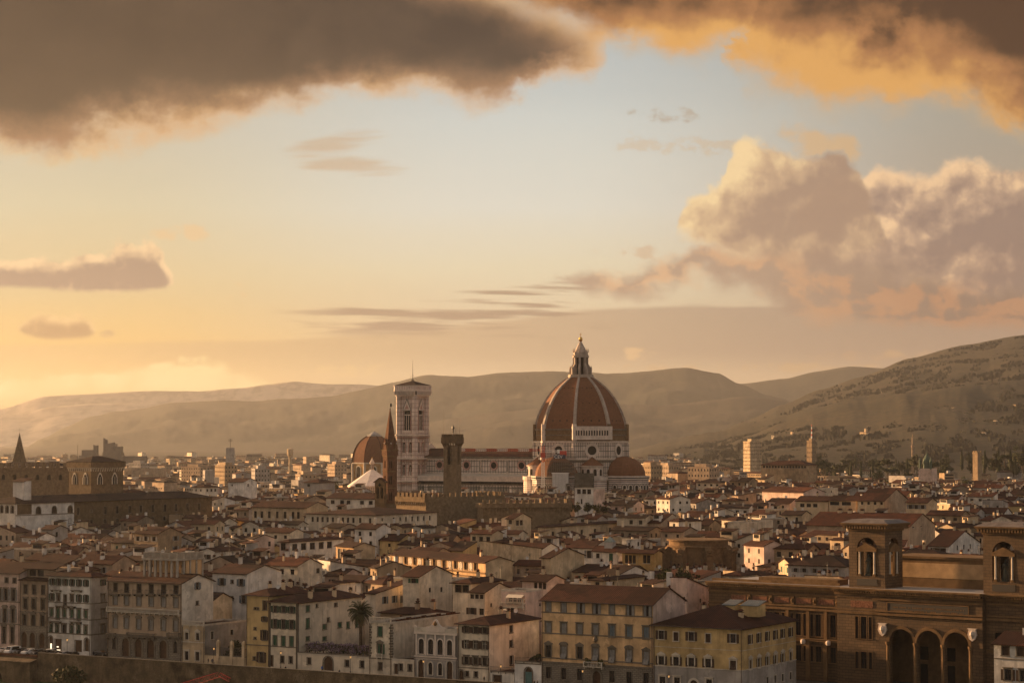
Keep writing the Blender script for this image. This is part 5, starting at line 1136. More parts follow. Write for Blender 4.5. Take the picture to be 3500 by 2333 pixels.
def library():
    ASH = brick('ashlar_sandstone', (.125, .075, .036), (.09, .053, .025), (.045, .027, .013), 1.6, .66, .05); TRIM = mat('sandstone_trim', (.165, .10, .048), .85, .25, .5, streak=.3)

    """national library: long sandstone front with a three-arched porch and two open-arched towers"""
    Y = 580.3 / (1 + math.tan(R(38)) * (3560 - 1750) / F)
    b = Bld('library', 'long golden stone library with triple arched porch and two statue towers', 'library', 2420, 3560, 2037, Y, D=26, al=38, wall=ASH, roof='flat', trim=TRIM)
    t = lambda px: b.t('f', px); Z = lambda px, py: b.z('f', px, py); H = b.H; L = b.L; C0, C1 = t(2868), t(3362); OUT = 1.6
    wins = [2490, 2575, 2653, 2725, 2793, 2871 - 8]
    ops = []; trip = []
    for px in (2493, 2575, 2651, 2724, 2792, 2842):
        x = t(px)
        for (za, zb) in ((10.3, 15.4), (4.4, 8.0)):
            for dx, w in ((-1.75, .8), (0, 1.5), (1.75, .8)):
                if x + dx - w / 2 > .2 and x + dx + w / 2 < C0 - .1: ops.append((x + dx - w / 2, x + dx + w / 2, za, zb)); trip.append((x + dx, za, w, zb - za, 0))
    m = M(); facade(m, (0, 0), (1, 0), C0, 0, H, ops, ASH, .45); m.poly([(0, 26, 0), (0, 0, 0), (0, 0, H), (0, 26, H)], TRIM); m.poly([(0, 0, H), (L, 0, H), (L, 26, H), (0, 26, H)], LEAD)
    # centre
    ops2 = []
    xa = t(2958) - C0
    for (za, zb) in ((10.6, 15.6), (3.8, 7.6)):
        for dx, w in ((-1.75, .8), (0, 1.5), (1.75, .8)): ops2.append((xa + dx - w / 2, xa + dx + w / 2, za, zb)); trip.append((C0 + xa + dx, za, w, zb - za, OUT))
    arcs = [(t(3047), t(3122)), (t(3143), t(3220)), (t(3234), t(3314))]
    x0, x1 = arcs[0][0], arcs[2][1]; w = (x1 - x0 - 2 * 1.0) / 3
    por = [(x0 + i * (w + 1.0) - C0, x0 + i * (w + 1.0) + w - C0, .6, Z(3180, 2153), True) for i in range(3)]
    pan = (t(3040) - C0, t(3314) - C0, Z(3180, 2112), Z(3180, 2064))
    facade(m, (C0, -OUT), (1, 0), C1 - C0, 0, H, ops2 + [(a, b_, c, d, True) for a, b_, c, d, _ in por], ASH, 1.1); facade(m, (C1, -OUT), (0, 1), OUT, 0, H, [], ASH); facade(m, (C0, 0), (0, -1), OUT, 0, H, [], ASH); m.poly([(C0, -OUT, H), (C1, -OUT, H), (C1, .0, H), (C0, .0, H)], LEAD)
    facade(m, (C1, 0), (1, 0), L - C1, 0, H, [(t(3392) - C1, t(3440) - C1, 10.4, 13.6)], ASH, .4, DARK); m.build('wall', b.root)
    m = M(); m.box(C0 + .3, C1 - .3, 9.4, 9.6, 0, H - 4, TRIM); m.box(C0 + .3, C1 - .3, -OUT + 1.12, 9.4, H - 5.2, H - 5.0, TRIM)
    for i, (a, c, *_ ) in enumerate(por): m.box(C0 + (a + c) / 2 - .9, C0 + (a + c) / 2 + .9, 9.2, 9.39, .2, 4.6, DARK); m.box(C0 + (a + c) / 2 - 1.0, C0 + (a + c) / 2 + 1.0, 9.22, 9.38, 5.6, 8.6, DARK)
    m.box(C0, C1, -OUT + 1.1, 9.4, 0, .2, STREETM); m.build('porch', b.root)
    for i in range(4):
        m = M(); x = x0 - .5 + i * (w + 1.0); top = por[0][3] - w / 2
        for y in (-OUT + .35,): m.lathe([(.62, .3), (.5, .7), (.42, top - 1.0), (.62, top - .5), (.7, top)], TRIM, 12, (x, y - .25 if i in (0, 3) else y))
        m.build('column', b.root)
    for (a, c, z0, z1, _) in por:
        m = M(); r = (c - a) / 2; cx = C0 + (a + c) / 2; sp = z1 - r; rows = []
        for rr, d in ((r, OUT + .003), (r + .1, OUT + .22), (r + .75, OUT + .2), (r + .8, OUT + .003)): rows.append([(cx + rr * math.cos(math.pi * j / 14), -d, sp + rr * math.sin(math.pi * j / 14)) for j in range(15)])
        m.grid(rows, TRIM); m.build('archivolt', b.root)
    m = M(); m.box(C0 + pan[0], C0 + pan[1], -OUT - .08, -OUT - .003, pan[2], pan[3], plain('dark_inscription_slab', (.03, .024, .018), .6)); rnd = random.Random(4)
    for ln in range(4):
        x = C0 + pan[0] + .8
        while x < C0 + pan[1] - .8: ww = rnd.uniform(.14, .3); m.box(x, x + ww, -OUT - .11, -OUT - .081, pan[3] - .75 - ln * .72 - .3, pan[3] - .75 - ln * .72, TRIM) if rnd.random() > .16 else None; x += ww + .12
    fr = .2
    for a in ((pan[0] - fr, pan[0], pan[2] - fr, pan[3] + fr), (pan[1], pan[1] + fr, pan[2] - fr, pan[3] + fr), (pan[0], pan[1], pan[2] - fr, pan[2]), (pan[0], pan[1], pan[3], pan[3] + fr)): m.box(C0 + a[0], C0 + a[1], -OUT - .16, -OUT - .003, a[2], a[3], TRIM)
    m.build('inscription_panel', b.root)
    for px in (3024, 3329):
        m = M(); x = t(px); z0, z1 = Z(px, 2170 + (px - 3024) * .06), Z(px, 2126 + (px - 3024) * .06); hw = 1.15
        q = [(-hw, z1), (-hw * .7, z1 - .3), (-hw * .95, (z0 + z1) / 2), (-hw * .6, z0 + .5), (0, z0), (hw * .6, z0 + .5), (hw * .95, (z0 + z1) / 2), (hw * .7, z1 - .3), (hw, z1)]
        m.poly([(x + a, -OUT - .5, c) for a, c in q], MARBLE); m.poly([(x + a, -OUT - .003, c) for a, c in q[::-1]], MARBLE)
        for (a, c), (d, e) in zip(q, q[1:] + q[:1]): m.poly([(x + a, -OUT - .003, c), (x + d, -OUT - .003, e), (x + d, -OUT - .5, e), (x + a, -OUT - .5, c)], MARBLE)
        m.lathe([(.02, z1 - .5), (.55, z1 - .9), (.65, (z0 + z1) / 2), (.02, z0 + .5)], MARBLE, 8, (x, -OUT - .45)); m.build('carved_shield', b.root)
    # cornices and friezes
    def corn(xa, xb, o, z):
        m = M()
        for (za, zb, e) in ((-2.4, -2.0, .25), (-1.5, -.9, .55), (-.5, -.2, 1.5), (-.2, .12, 1.7)): m.box(xa, xb, -o - e, -o - .002, z + za, z + zb, TRIM)
        n = int((xb - xa) / .62)
        for i in range(n): x = xa + (i + .5) * (xb - xa) / n; m.box(x - .16, x + .16, -o - 1.35, -o - .55, z - .9, z - .5, TRIM)
        for za, zb, e in ((17.0, 17.3, .3), (16.2, 16.7, .45), (9.1, 9.6, .45), (9.6, 9.8, .6)):
            if not (o and za < 15): m.box(xa, xb, -o - e, -o - .003, za, zb, TRIM)
        m.build('cornice', b.root)
    corn(0, C0 - .1, 0, H); corn(C0 - .6, t(2996), OUT - .25, H); corn(t(2990), C1 + .2, OUT + .1, H); corn(C1 + .3, L, 0, H)
    m = M()
    for i in range(5):
        xa = t(2495) + i * (C0 - t(2495)) / 5; xb = xa + (C0 - t(2495)) / 5 - 1.6
        m.box(xa, xb, -.12, -.003, 17.6, 17.75, TRIM); m.box(xa, xb, -.12, -.003, 19.0, 19.15, TRIM); m.box(xa + .2, xb - .2, -.06, -.003, 17.75, 19.0, mat('terracotta_panel', (.22, .10, .06), .85, .35, 2.5))
        m.box(xb + .35, xb + 1.25, -.3, -.003, 17.5, 19.3, TRIM); m.lathe([(.02, 18.9), (.4, 18.4), (.02, 17.9)], TRIM, 8, (xb + .8, -.32))
    m.box(t(2915), t(2990), -OUT - .1, -OUT - .003, 17.7, 19.2, mat('terracotta_panel', (.22, .10, .06), .85, .35, 2.5)); m.build('frieze', b.root)
    for px in (2536, 2613, 2688, 2758, 2818): m = M(); x = t(px); m.box(x - .42, x + .42, -.35, -.003, 9.8, 16.2, TRIM); m.box(x - .5, x + .5, -.42, -.003, 0, 9.1, TRIM); m.build('pilaster', b.root)
    for px in (2745, 2831): m = M(); x = t(px); m.lathe([(.02, 9.6), (.5, 9.45), (.62, 9.0), (.5, 8.5), (.02, 8.35)], MARBLE, 12, (x, -.72)); m.build('medallion', b.root)
    for x, z, w_, h_, o in trip:
        fr, pn, _ = window_meshes(w_, h_, 'open_dark', TRIM, None); q = link('window', fr, b.root, (x, -o, z)); link('pane', pn, q)
    # attic behind the cornice
    m = M(); m.box(t(2560), C0 - 3, 4, 9, H, H + 1.3, TRIM); m.box(t(2950), C1 - 2, 12, 24, H, H + 6.6, TRIM); m.box(t(2950) - .4, C1 - 1.6, 11.6, 24.4, H + 6.6, H + 7.1, TRIM); m.box(t(2950) + .5, C1 - 2.5, 11.9, 12, H + 2.2, H + 5.6, mat('attic_panel', (.42, .28, .15), .9, .2, .5)); m.box(0, C0 - 1, 1.5, 1.7, H + .12, H + .75, TRIM); m.build('attic', b.root)
    # towers
    bm = plain('dark_bronze', (.03, .034, .028), .5, .5, .6)
    for px0, px1, dep in ((2889, 3012, 8.4), (3347, 3487, 8.6)):
        xa, xb = t(px0) + .0, t(px1); w = xb - xa; y0 = 1.2; zt = H + 14.0; zb = H; m = M()
        zp0, zp1 = H + 2.75, H + 11.6
        for o, ax, LL in (((xa, y0), (1, 0), w), ((xb, y0), (0, 1), dep), ((xb, y0 + dep), (-1, 0), w), ((xa, y0 + dep), (0, -1), dep)):
            aw = LL * .56; facade(m, o, ax, LL, zb, zt, [(LL / 2 - aw / 2, LL / 2 + aw / 2, zp0, zp1, True)], ASH, 1.0)
        m.box(xa + .99, xb - .99, y0 + .99, y0 + dep - .99, zp0 - .5, zp0, TRIM); m.box(xa + .5, xb - .5, y0 + .5, y0 + dep - .5, zp1 + .4, zp1 + .8, TRIM)
        tw = m.build('tower', b.root)
        m = M()
        for za, zb_, e in ((-.9, -.4, .25), (.3, .6, 1.3), (.6, .9, 1.5)): m.box(xa - e, xb + e, y0 - e, y0 + dep + e, zt + za, zt + zb_, TRIM)
        for i in range(16):
            x = xa - .6 + (w + 1.2) * i / 15; m.box(x - .2, x + .2, y0 - 1.15, y0 - .25, zt - .4, zt + .3, TRIM)
            y = y0 - .6 + (dep + 1.2) * i / 15; m.box(xb + .25, xb + 1.15, y - .2, y + .2, zt - .4, zt + .3, TRIM); m.box(xa - 1.15, xa - .25, y - .2, y + .2, zt - .4, zt + .3, TRIM)
        m.prism([(xa - 1.4, y0 - 1.4), (xb + 1.4, y0 - 1.4), (xb + 1.4, y0 + dep + 1.4), (xa - 1.4, y0 + dep + 1.4)], zt + .9, zt + 1.7, mat('tower_lead', (.15, .13, .12), .6, .3, .6), scale=.7, c=((xa + xb) / 2, y0 + dep / 2)); m.build('tower_cornice', tw)
        m = M(); m.box(xa + w * .22, xb - w * .22, y0 - .1, y0 - .003, H + .6, H + 2.1, plain('dark_inscription_slab', (0, 0, 0))); m.build('tablet', tw)
        for (ox, oy, rz, LL) in ((xa + w / 2, y0, 0, w), (xb, y0 + dep / 2, math.pi / 2, dep)):
            m = M(); aw = LL * .56
            for s_ in (-1, 1):
                m.lathe([(.34, zp0 + .5), (.26, zp0 + .8), (.22, zp0 + 5.2), (.34, zp0 + 5.6)], PALETRIM, 8, (s_ * aw * .36, .1)); m.box(s_ * aw * .36 - .4, s_ * aw * .36 + .4, -.25, .5, zp0, zp0 + .5, TRIM)
                m.box(min(s_ * aw * .25, s_ * aw * .5), max(s_ * aw * .25, s_ * aw * .5), .45, .9, zp0, zp0 + 5.6, TRIM)
            m.box(-aw * .5, aw * .5, -.3, .8, zp0 + 5.6, zp0 + 6.2, TRIM); m.poly([(-aw * .54, -.35, zp0 + 6.2), (aw * .54, -.35, zp0 + 6.2), (0, -.35, zp0 + 7.6)], TRIM); m.poly([(-aw * .54, -.35, zp0 + 6.2), (0, -.35, zp0 + 7.6), (0, .8, zp0 + 7.6), (-aw * .54, .8, zp0 + 6.2)], TRIM); m.poly([(aw * .54, -.35, zp0 + 6.2), (aw * .54, .8, zp0 + 6.2), (0, .8, zp0 + 7.6), (0, -.35, zp0 + 7.6)], TRIM)
            o = m.build('aedicule', tw, (ox, oy, 0), rz)
        s_ = statue_mesh(bm); o = link('statue', s_, None, (0, 0, 0)); q = b.root.matrix_basis; lx = (xa + xb) / 2; wp = b.o + b.dx * lx + b.dy * (y0 + .9); o.location = (wp.x, wp.y, zp0 + .01); o.rotation_euler = (0, 0, -b.a)
        tag(o, 'dark bronze statue under the arch of the library tower ' + ('next to the low long wing' if px0 < 3000 else 'beyond the porch'), 'statue')
def statue_mesh(bm):
    if 'st' not in _wc:
        m = M(); m.box(-.7, .7, -.5, .5, 0, .5, bm); m.lathe([(.62, .5), (.66, 1.1), (.5, 2.4), (.42, 3.0), (.58, 3.5), (.5, 3.95), (.2, 4.15), (.17, 4.3), (.26, 4.5), (.24, 4.75), (.02, 4.9)], bm, 12)
        m.tube([(-.5, 0, 3.8), (-.75, -.1, 3.1), (-.45, -.5, 2.7)], .16, bm, 6, .1); m.tube([(.5, 0, 3.8), (.8, -.15, 3.2), (.75, -.45, 3.7)], .16, bm, 6, .1); m.tube([(.75, -.5, 1.5), (.75, -.45, 4.6)], .05, bm, 5); _wc['st'] = m.data('statue')
    return _wc['st']
library()
# ------------------------------------------------------------------ old town: houses set by the photo
CAPS = []                                    # (px0, px1, distance, lowest photo row that must stay visible)
def mid(name, label, cat, pl, pc, ps, ye, Y, vb, wall='cream', al=32.0, roof='gx', D=12, front=(), right=(), chim=((.5, .5, 1.4),), pitch=17, side=None, rmat=None, **kw):
    b = Bld(name, label, cat, pl, pc, ye, Y, ps=ps, D=D, al=al, wall=wall, roof=roof, pitch=pitch, side=side, rmat=rmat, **kw)
    for fc, rows in (('f', front), ('r', right)):
        for pxs, yt, yb, w, sh in rows: b.row(fc, pxs, yt, yb, w, 'plain', sh, simple=True, yref=pxs[len(pxs) // 2])
    b.make(chim); CAPS.append((min(pl, pc), max(ps or pc, pc), Y, vb)); return b
CAPS += [(1400, 1462, 1300, 1676), (1462, 2000, 1300, 1682), (2000, 2230, 1290, 1672), (1200, 1320, 1300, 1640), (1310, 1362, 1000, 1664), (1360, 1455, 955, 1720), (1455, 1660, 940, 1704), (1646, 1925, 925, 1728), (1510, 1582, 980, 1674)]
def build_mid():
    lg = lambda a, b, n: [a + (b - a) * i / (n - 1) for i in range(n)]
    # row behind the quay
    b = mid('townhouse', 'white house with a plain gable end behind the yellow tall house', 'house', 800, 850, 975, 1962, 660, 2000, 'white', right=[([905], 1975, 1988, 1.3, None)])
    b = mid('townhouse', 'small square white house under a brown hip roof behind the palm', 'house', 1118, 1138, 1217, 1992, 618, 2025, 'pale', roof='hip', right=[([1203], 2006, 2018, 1.3, None)])
    b = mid('townhouse', 'cream house with big blank gable and one bright green shuttered window', 'house', 1378, 1435, 1546, 1970, 600, 2072, 'cream', front=[([1414], 1976, 1991, 1.6, 'green')], right=[([1471], 2007, 2022, 1.1, None), ([1510], 2005, 2021, 1.1, None)])
    b = mid('townhouse', 'tall cream house with a wide glazed top window under hip roof', 'house', 1548, 1610, 1720, 1992, 585, 2110, 'cream', roof='hip', front=[([1568, 1590], 1998, 2024, 2.4, None)], right=[([1625], 2010, 2020, .8, None)])
    b = mid('townhouse', 'cream house with a band of dark attic windows behind the pale townhouse', 'house', 1607, 1657, 1752, 2024, 562, 2130, 'cream', front=[([1614, 1630, 1646], 2030, 2045, 1.1, None), ([1612], 2075, 2098, 1.5, 'brown'), ([1646], 2078, 2100, 1.4, None)], right=[([1680], 2060, 2072, .9, None)])
    b = mid('townhouse', 'pinkish house with wide dark loggia window under tiles behind the orange palace', 'house', 1785, 1868, 1928, 1986, 575, 2010, 'pink', front=[([1830, 1846, 1860], 1990, 2012, 1.0, None)], D=10)
    b = mid('townhouse', 'narrow pink house with stacked balconies and awnings beside the orange palace', 'house', 1714, 1796, 1850, 2017, 552, 2090, 'pink', roof='flat', chim=(), front=[([1745, 1760, 1775], 2036, 2056, 1.0, None), ([1735, 1750, 1765], 2076, 2092, 1.0, None)], right=[([1846], 2060, 2070, .8, None)])
    b.balcony('f', 1735, 1796, 2058, 1.2, False, PALETRIM); b.balcony('f', 1716, 1796, 2072, 1.2, False, PALETRIM)
    m = M(); aw = mat('cream_awning', (.6, .54, .44), .8, .1, 1)
    for px0, px1, py in ((1738, 1792, 2030), (1714, 1750, 2072)):
        x0, x1 = b.t('f', px0), b.t('f', px1); z = b.z('f', (px0 + px1) / 2, py); slab(m, [(x0, -1.5, z - .7), (x1, -1.5, z - .7), (x1, -.02, z), (x0, -.02, z)], .06, aw)
    m.build('awning', b.root)
    b = mid('townhouse', 'long cream house with blank walls and uneven tiled parapet behind the garden', 'house', 1250, 1285, 1412, 2028, 598, 2060, 'cream', right=[([1318, 1350], 2034, 2058, 1.3, 'blue'), ([1378], 2034, 2058, 1.3, 'blue')], roof='sb', pitch=8)
    b = mid('townhouse', 'buff blank walled house with two round dishes on its roof edge', 'house', 1850, 1882, 1996, 1906, 660, 1984, 'buff', pitch=14); b.dish(.8, .2); b.dish(.95, .3)
    b = mid('townhouse', 'long low buff house with blank sloping wall behind the pinkish loggia house', 'house', 1640, 1664, 1850, 1888, 700, 1968, 'buff', roof='sf', pitch=6)
    b = mid('townhouse', 'white house with a pointed glass skylight on its brown roof', 'house', 2025, 2125, 2160, 1884, 700, 1925, 'pale', front=[([2042], 1890, 1906, 1.3, None), ([2087], 1890, 1917, 1.4, 'closedg')], pitch=22)
    m = M(); x, y = b.L * .45, b.D * .4; z = b.hf(x, y); m.box(x - 1.4, x + 1.4, y - 1.2, y + 1.2, z - .5, z + 1.5, LEAD); m.prism([(x - 1.5, y - 1.3), (x + 1.5, y - 1.3), (x + 1.5, y + 1.3), (x - 1.5, y + 1.3)], z + 1.5, z + 3.2, mat('roof_light_glass', (.16, .24, .22)), scale=.05, c=(x, y)); m.build('roof_light', b.roofo)
    b = mid('townhouse', 'ochre house with two white framed glass verandas', 'house', 2125, 2235, 2262, 1890, 690, 1928, 'ochre', front=[([2140, 2153, 2166], 1896, 1924, 1.1, None), ([2202, 2215], 1896, 1924, 1.2, None)], roof='gx')
    b = mid('townhouse', 'white house with long brown roof, shutters open, next to the skylight house', 'house', 1940, 2026, None, 1872, 725, 1900, 'pale', front=[([1960, 2012], 1880, 1906, 1.6, 'grey')], D=13)
    b = mid('townhouse', 'small white tower house with pale blue window under brown tiles', 'house', 1853, 1898, 1911, 1836, 745, 1884, 'white', roof='hip', front=[([1875], 1840, 1854, 1.7, 'grey')], chim=())
    b = mid('townhouse', 'long low white house with brown roof before the small white tower house', 'house', 1724, 1852, None, 1876, 735, 1890, 'pale', D=11, front=[([1752, 1796], 1883, 1892, 1.6, 'grey')])
    b = mid('townhouse', 'rose cream house with small arched window and terrace in front of the planted roof', 'house', 2018, 2060, 2200, 1982, 575, 2000, 'buff', roof='hip', front=[([2040], 1988, 2006, 1.2, None)], right=[([2078, 2096], 1986, 1998, .9, None)], pitch=14)
    b = mid('townhouse', 'pale pink house with sloping gable wall next to the library', 'house', 2290, 2345, 2458, 2038, 545, 2078, 'pink', front=[([2330], 2002 + 36, 2062, 1.5, None)], right=[([2392], 2044, 2058, 1.0, None), ([2442], 2037, 2052, 1.0, None)], roof='sf', pitch=14)
    # lit and painted houses
    b = Bld('painted_palace', 'palace front painted with pale ornament panels between dark windows, glowing in low sun', 'palace', 1335, 1660, 1921, 657, ps=1752, al=57, wall='orange', roof='gx', pitch=17, side='buff', trim=SANDST)
    ws = [1357, 1389, 1419, 1454, 1486, 1519, 1558, 1593, 1626]; b.row('f', ws, 1911, 1935, 1.5, 'lint', None, yref=1486); zt, zb = b.z('f', 1486, 1908), b.z('f', 1486, 1938); b.band('f', 1486, 1945, .5, .25, SANDST).band('f', 1486, 1958, .4, .2, SANDST); b.make([(.85, .4, 1.2)])
    b.side = plaster('buff'); sg = plaster('pale'); bp = mat('brown_ornament', (.26, .14, .07), .8, .3, 2)
    for p, q in zip(ws, ws[1:]):
        x = (b.t('f', p) + b.t('f', q)) / 2; m = M(); m.box(x - .95, x + .95, -.12, -.003, zb, zt, sg)
        m.lathe([(.02, 0), (.5, 0), (.5, .02), (.02, .02)], bp, 10) if False else None
        cz = (zb + zt) / 2
        for k in range(10):
            a = k * math.pi / 5
            for r0, r1, e in ((.30, .42, .7), (.62, .72, 1.1)):
                P = lambda r, a_: (x + r * math.cos(a_) * .9, -.135, cz + r * math.sin(a_) * e)
                m.poly([P(r0, a), P(r0, a + .42), P(r1, a + .42), P(r1, a)], bp)
        for s_ in (-1, 1):
            for zz in (zb + .3, zt - .5): m.box(x + s_ * .55 - .18, x + s_ * .55 + .18, -.135, -.121, zz - .1, zz + .3, bp)
        m.box(x - .7, x + .7, -.135, -.121, zt - .16, zt - .06, bp); m.box(x - .7, x + .7, -.135, -.121, zb + .05, zb + .15, bp); m.build('painted_panel', b.root)
    CAPS.append((1335, 1752, 640, 1962))
    b = mid('loggia_house', 'small golden house with three arched loggia openings and buff blank flank', 'house', 1150, 1210, 1284, 1869, 752, 1908, 'orange', al=57, side='buff', chim=((.8, .5, 1),)); b2 = b
    m = M(); 
    for px in (1162, 1178, 1196):
        x = b.t('f', px); z0, z1 = b.z('f', 1178, 1908), b.z('f', 1178, 1874); w = .72
        m.poly([(x - w, -.03, z0), (x + w, -.03, z0)] + [(x + w * math.cos(math.pi * i / 8), -.03, z1 - w + w * math.sin(math.pi * i / 8)) for i in range(9)], DARK)
        for s_ in (-1, 1): m.box(x + s_ * (w + .2) - .12, x + s_ * (w + .2) + .12, -.2, -.003, z0, z1, PALETRIM)
    m.build('loggia', b.root)
    b = mid('loggia_house', 'broad house with open dark roof loggia over white base, hip roof', 'house', 958, 991, 1176, 1851, 793, 1900, 'pink', side='white', roof='hip', right=[([1010, 1040, 1070, 1100, 1128], 1853, 1876, 3.0, None)], front=[([970], 1855, 1880, 2.2, None), ([972], 1896, 1907, 1.0, None)])
    # long cream wings
    b = mid('cream_wing', 'long cream wing with a row of tall dark windows, nearer the battlements', 'house', 1047, 1287, 1494, 1760, 905, 1786, 'cream', front=[([1070, 1087, 1104, 1121, 1139, 1156, 1173, 1191, 1209, 1232, 1266], 1767, 1784, 1.2, None)], right=[([1308, 1347, 1369, 1389, 1410, 1429, 1450, 1470], 1764, 1780, 1.2, None)], roof='hip', pitch=7, chim=())
    b = mid('cream_wing', 'cream block with seven tall windows west of the long cream wing', 'house', 864, 1050, None, 1735, 960, 1778, 'buff', front=[([875, 897, 922, 949, 976, 1003, 1021], 1747, 1770, 1.5, None)], D=15, chim=())
    b = mid('church', 'cream church nave with brown roof west of the small bell gable', 'church', 1116, 1283, None, 1704, 1000, 1726, 'pale', front=[([1138, 1170, 1192, 1238, 1268], 1709, 1722, 2.2, None)], D=14, chim=())
    p = W(1298, HORIZON, 985); p.z = 0; t = thing('bell_gable', 'orange stone bell gable with two arched openings above the cream wing', 'bell gable', p, -R(32)); m = M(); z = lambda y: W(1298, y, 985).z
    facade(m, (-2.6, 0), (1, 0), 5.2, 0, z(1646), [(-.0 + .75, 2.15, z(1702), z(1664), True), (3.05, 4.45, z(1702), z(1664), True)], SANDST, 1.4, DARK); m.poly([(-2.6, 0, z(1646)), (2.6, 0, z(1646)), (0, 0, z(1632))], SANDST); m.poly([(2.6, 1.6, z(1646)), (-2.6, 1.6, z(1646)), (0, 1.6, z(1632))], SANDST)
    facade(m, (2.6, 0), (0, 1), 1.6, 0, z(1646), [], SANDST); facade(m, (-2.6, 1.6), (0, -1), 1.6, 0, z(1646), [], SANDST); m.lathe([(.02, z(1656) + .9), (.7, z(1656)), (.02, z(1656) - .9)], DARK, 10, (0, -.05)); m.build('wall', t)
    m = M(); slab(m, [(-3.2, -.4, z(1646) - .1), (0, -.4, z(1632) + .15), (0, 2.0, z(1632) + .15), (-3.2, 2.0, z(1646) - .1)], .2, ROOF); slab(m, [(0, -.4, z(1632) + .15), (3.2, -.4, z(1646) - .1), (3.2, 2.0, z(1646) - .1), (0, 2.0, z(1632) + .15)], .2, ROOF); m.build('roof', t)
    CAPS.append((1278, 1318, 980, 1735))
    # great brown palace in the west
    b = Bld('stone_palace', 'huge brown stone palace with long tiled roof and small square windows', 'palace', -60, 55, 1720, 880, ps=727, al=32, wall='pale', roof='hip', pitch=15, side=STONE, trim=SERENA, rmat=ROOF2)
    b.row('f', [10, 28, 46], 1728, 1752, 1.4, 'plain', None, arch=True, yref=46).row('r', [270, 362, 404, 446, 485, 525, 567, 604, 643, 682], 1726, 1750, 1.5, 'plain', None, yref=485).row('r', [315], 1740, 1750, 1.2, 'plain').row('r', [270, 315, 362, 404, 446, 485, 525, 565, 604, 643, 682], 1768, 1781, 1.6, 'plain', None, yref=485)
    b.row('r', [135, 189, 243], 1729, 1753, 2.6, 'plain', None, arch=True, yref=189).row('r', [242], 1772, 1786, 1.3, 'plain'); b.make(()); CAPS.append((0, 727, 870, 1792))
    m = M(); y1 = b.t('r', 256); m.box(b.L + .003, b.L + .10, .0, b.t('r', 127), .05, b.z('r', 100, 1757), plaster('white')); m.box(b.L + .003, b.L + .12, 0, y1, b.z('r', 189, 1754) - .4, b.z('r', 189, 1754), SERENA)
    facade(m, (b.L + .06, .02), (0, 1), y1, 12, b.H - .05, [(b.t('r', p) - 1.3, b.t('r', p) + 1.3, b.z('r', 189, 1753), b.z('r', 189, 1729), True) for p in (135, 189, 243)] + [(b.t('r', 62) , b.t('r', 112), b.z('r', 189, 1753), b.H - .4)], plaster('white'), .05, None); m.build('white_bay', b.root)
    m = M(); m.box(b.L * .5, b.L * .5 + 6, 8, 12, b.H, b.H + 8.6, plaster('white')); slab(m, [(b.L * .5 - .5, 7.4, b.H + 8.5), (b.L * .5 + 6.5, 7.4, b.H + 8.5), (b.L * .5 + 6.5, 12.6, b.H + 9.8), (b.L * .5 - .5, 12.6, b.H + 9.8)], .2, ROOF); m.build('dormer', b.roofo)
    # guild church with gothic windows and corbelled cornice
    c = W(312, HORIZON, 1150); c.z = 0; t = thing('gothic_hall', 'tall square stone hall with pointed windows and a corbelled cornice under hip roof', 'church', c, -R(38)); m = M(); z = lambda y: W(312, y, 1150).z; L, D = 17.0, 22.0
    m.box(-L, 0, 0, D, 0, z(1600), STONE); m.build('wall', t); m = M(); m.box(-L - .9, .9, -.9, D + .9, z(1597), z(1577), STONE); corbels(m, (-L, 0), (0, 0), z(1597), PALETRIM, .9, .6, 1.5, 2.0); corbels(m, (0, 0), (0, D), z(1597), PALETRIM, .9, .6, 1.5, 2.0); m.build('cornice', t)
    m = M(); roof_mesh(m, L, D, z(1577), 'hip', R(17), ROOF2, (m, STONE), 1.0); o = m.build('roof', t, (-L, 0, 0))
    for f, x in (('f', -12.6), ('f', -4.3), ('r', 6.0), ('r', 16.0)):
        m = M()
        for w, mm, d in ((2.0, PALETRIM, .12), (1.35, DARK, .2)): m.poly([(-w, -d, z(1655)), (w, -d, z(1655))] + [(w * (1 - f2) * s_, -d, z(1634) + (w * 1.55) * math.sin(f2 * math.pi / 2)) for s_, fs in ((1, (0, .35, .7, 1)), (-1, (.7, .35, 0))) for f2 in fs], mm)
        m.box(-.14, .14, -.3, -.21, z(1655), z(1628), PALETRIM); m.build('window', t, (x, 0, 0) if f == 'f' else (0, x, 0), 0 if f == 'f' else math.pi / 2)
    CAPS.append((215, 418, 1100, 1642))
    c = W(236, HORIZON, 1180); c.z = 0; t = thing('battlement_palace', 'long dark stone palace with swallow battlements and arched windows west of gothic hall', 'palace', c, -R(20)); m = M(); z = lambda y: W(200, y, 1180).z; L = 60
    facade(m, (-L, 0), (1, 0), L, 0, z(1598), [(-x + L - 1.1, -x + L + 1.1, z(1640), z(1621), True) for x in range(5, 58, 7)], RUBBLE, .6, DARK); m.poly([(0, 0, 0), (0, 20, 0), (0, 20, z(1598)), (0, 0, z(1598))], RUBBLE); m.poly([(-L, 0, z(1599)), (0, 0, z(1599)), (0, 20, z(1599)), (-L, 20, z(1599))], ROOF2); m.box(-L, 0, -.5, -.003, z(1606), z(1598), RUBBLE); m.build('wall', t)
    m = M(); merlons(m, (-L, -.5), (0, -.5), z(1598), RUBBLE, 2.2, 2.0, 2.6); m.build('battlement', t); m = M(); roof_mesh(m, 40, 14, z(1592), 'hip', R(14), ROOF2, (m, STONE)); m.build('roof', t, (-L + 12, 4, 0)); CAPS.append((0, 220, 1150, 1648))
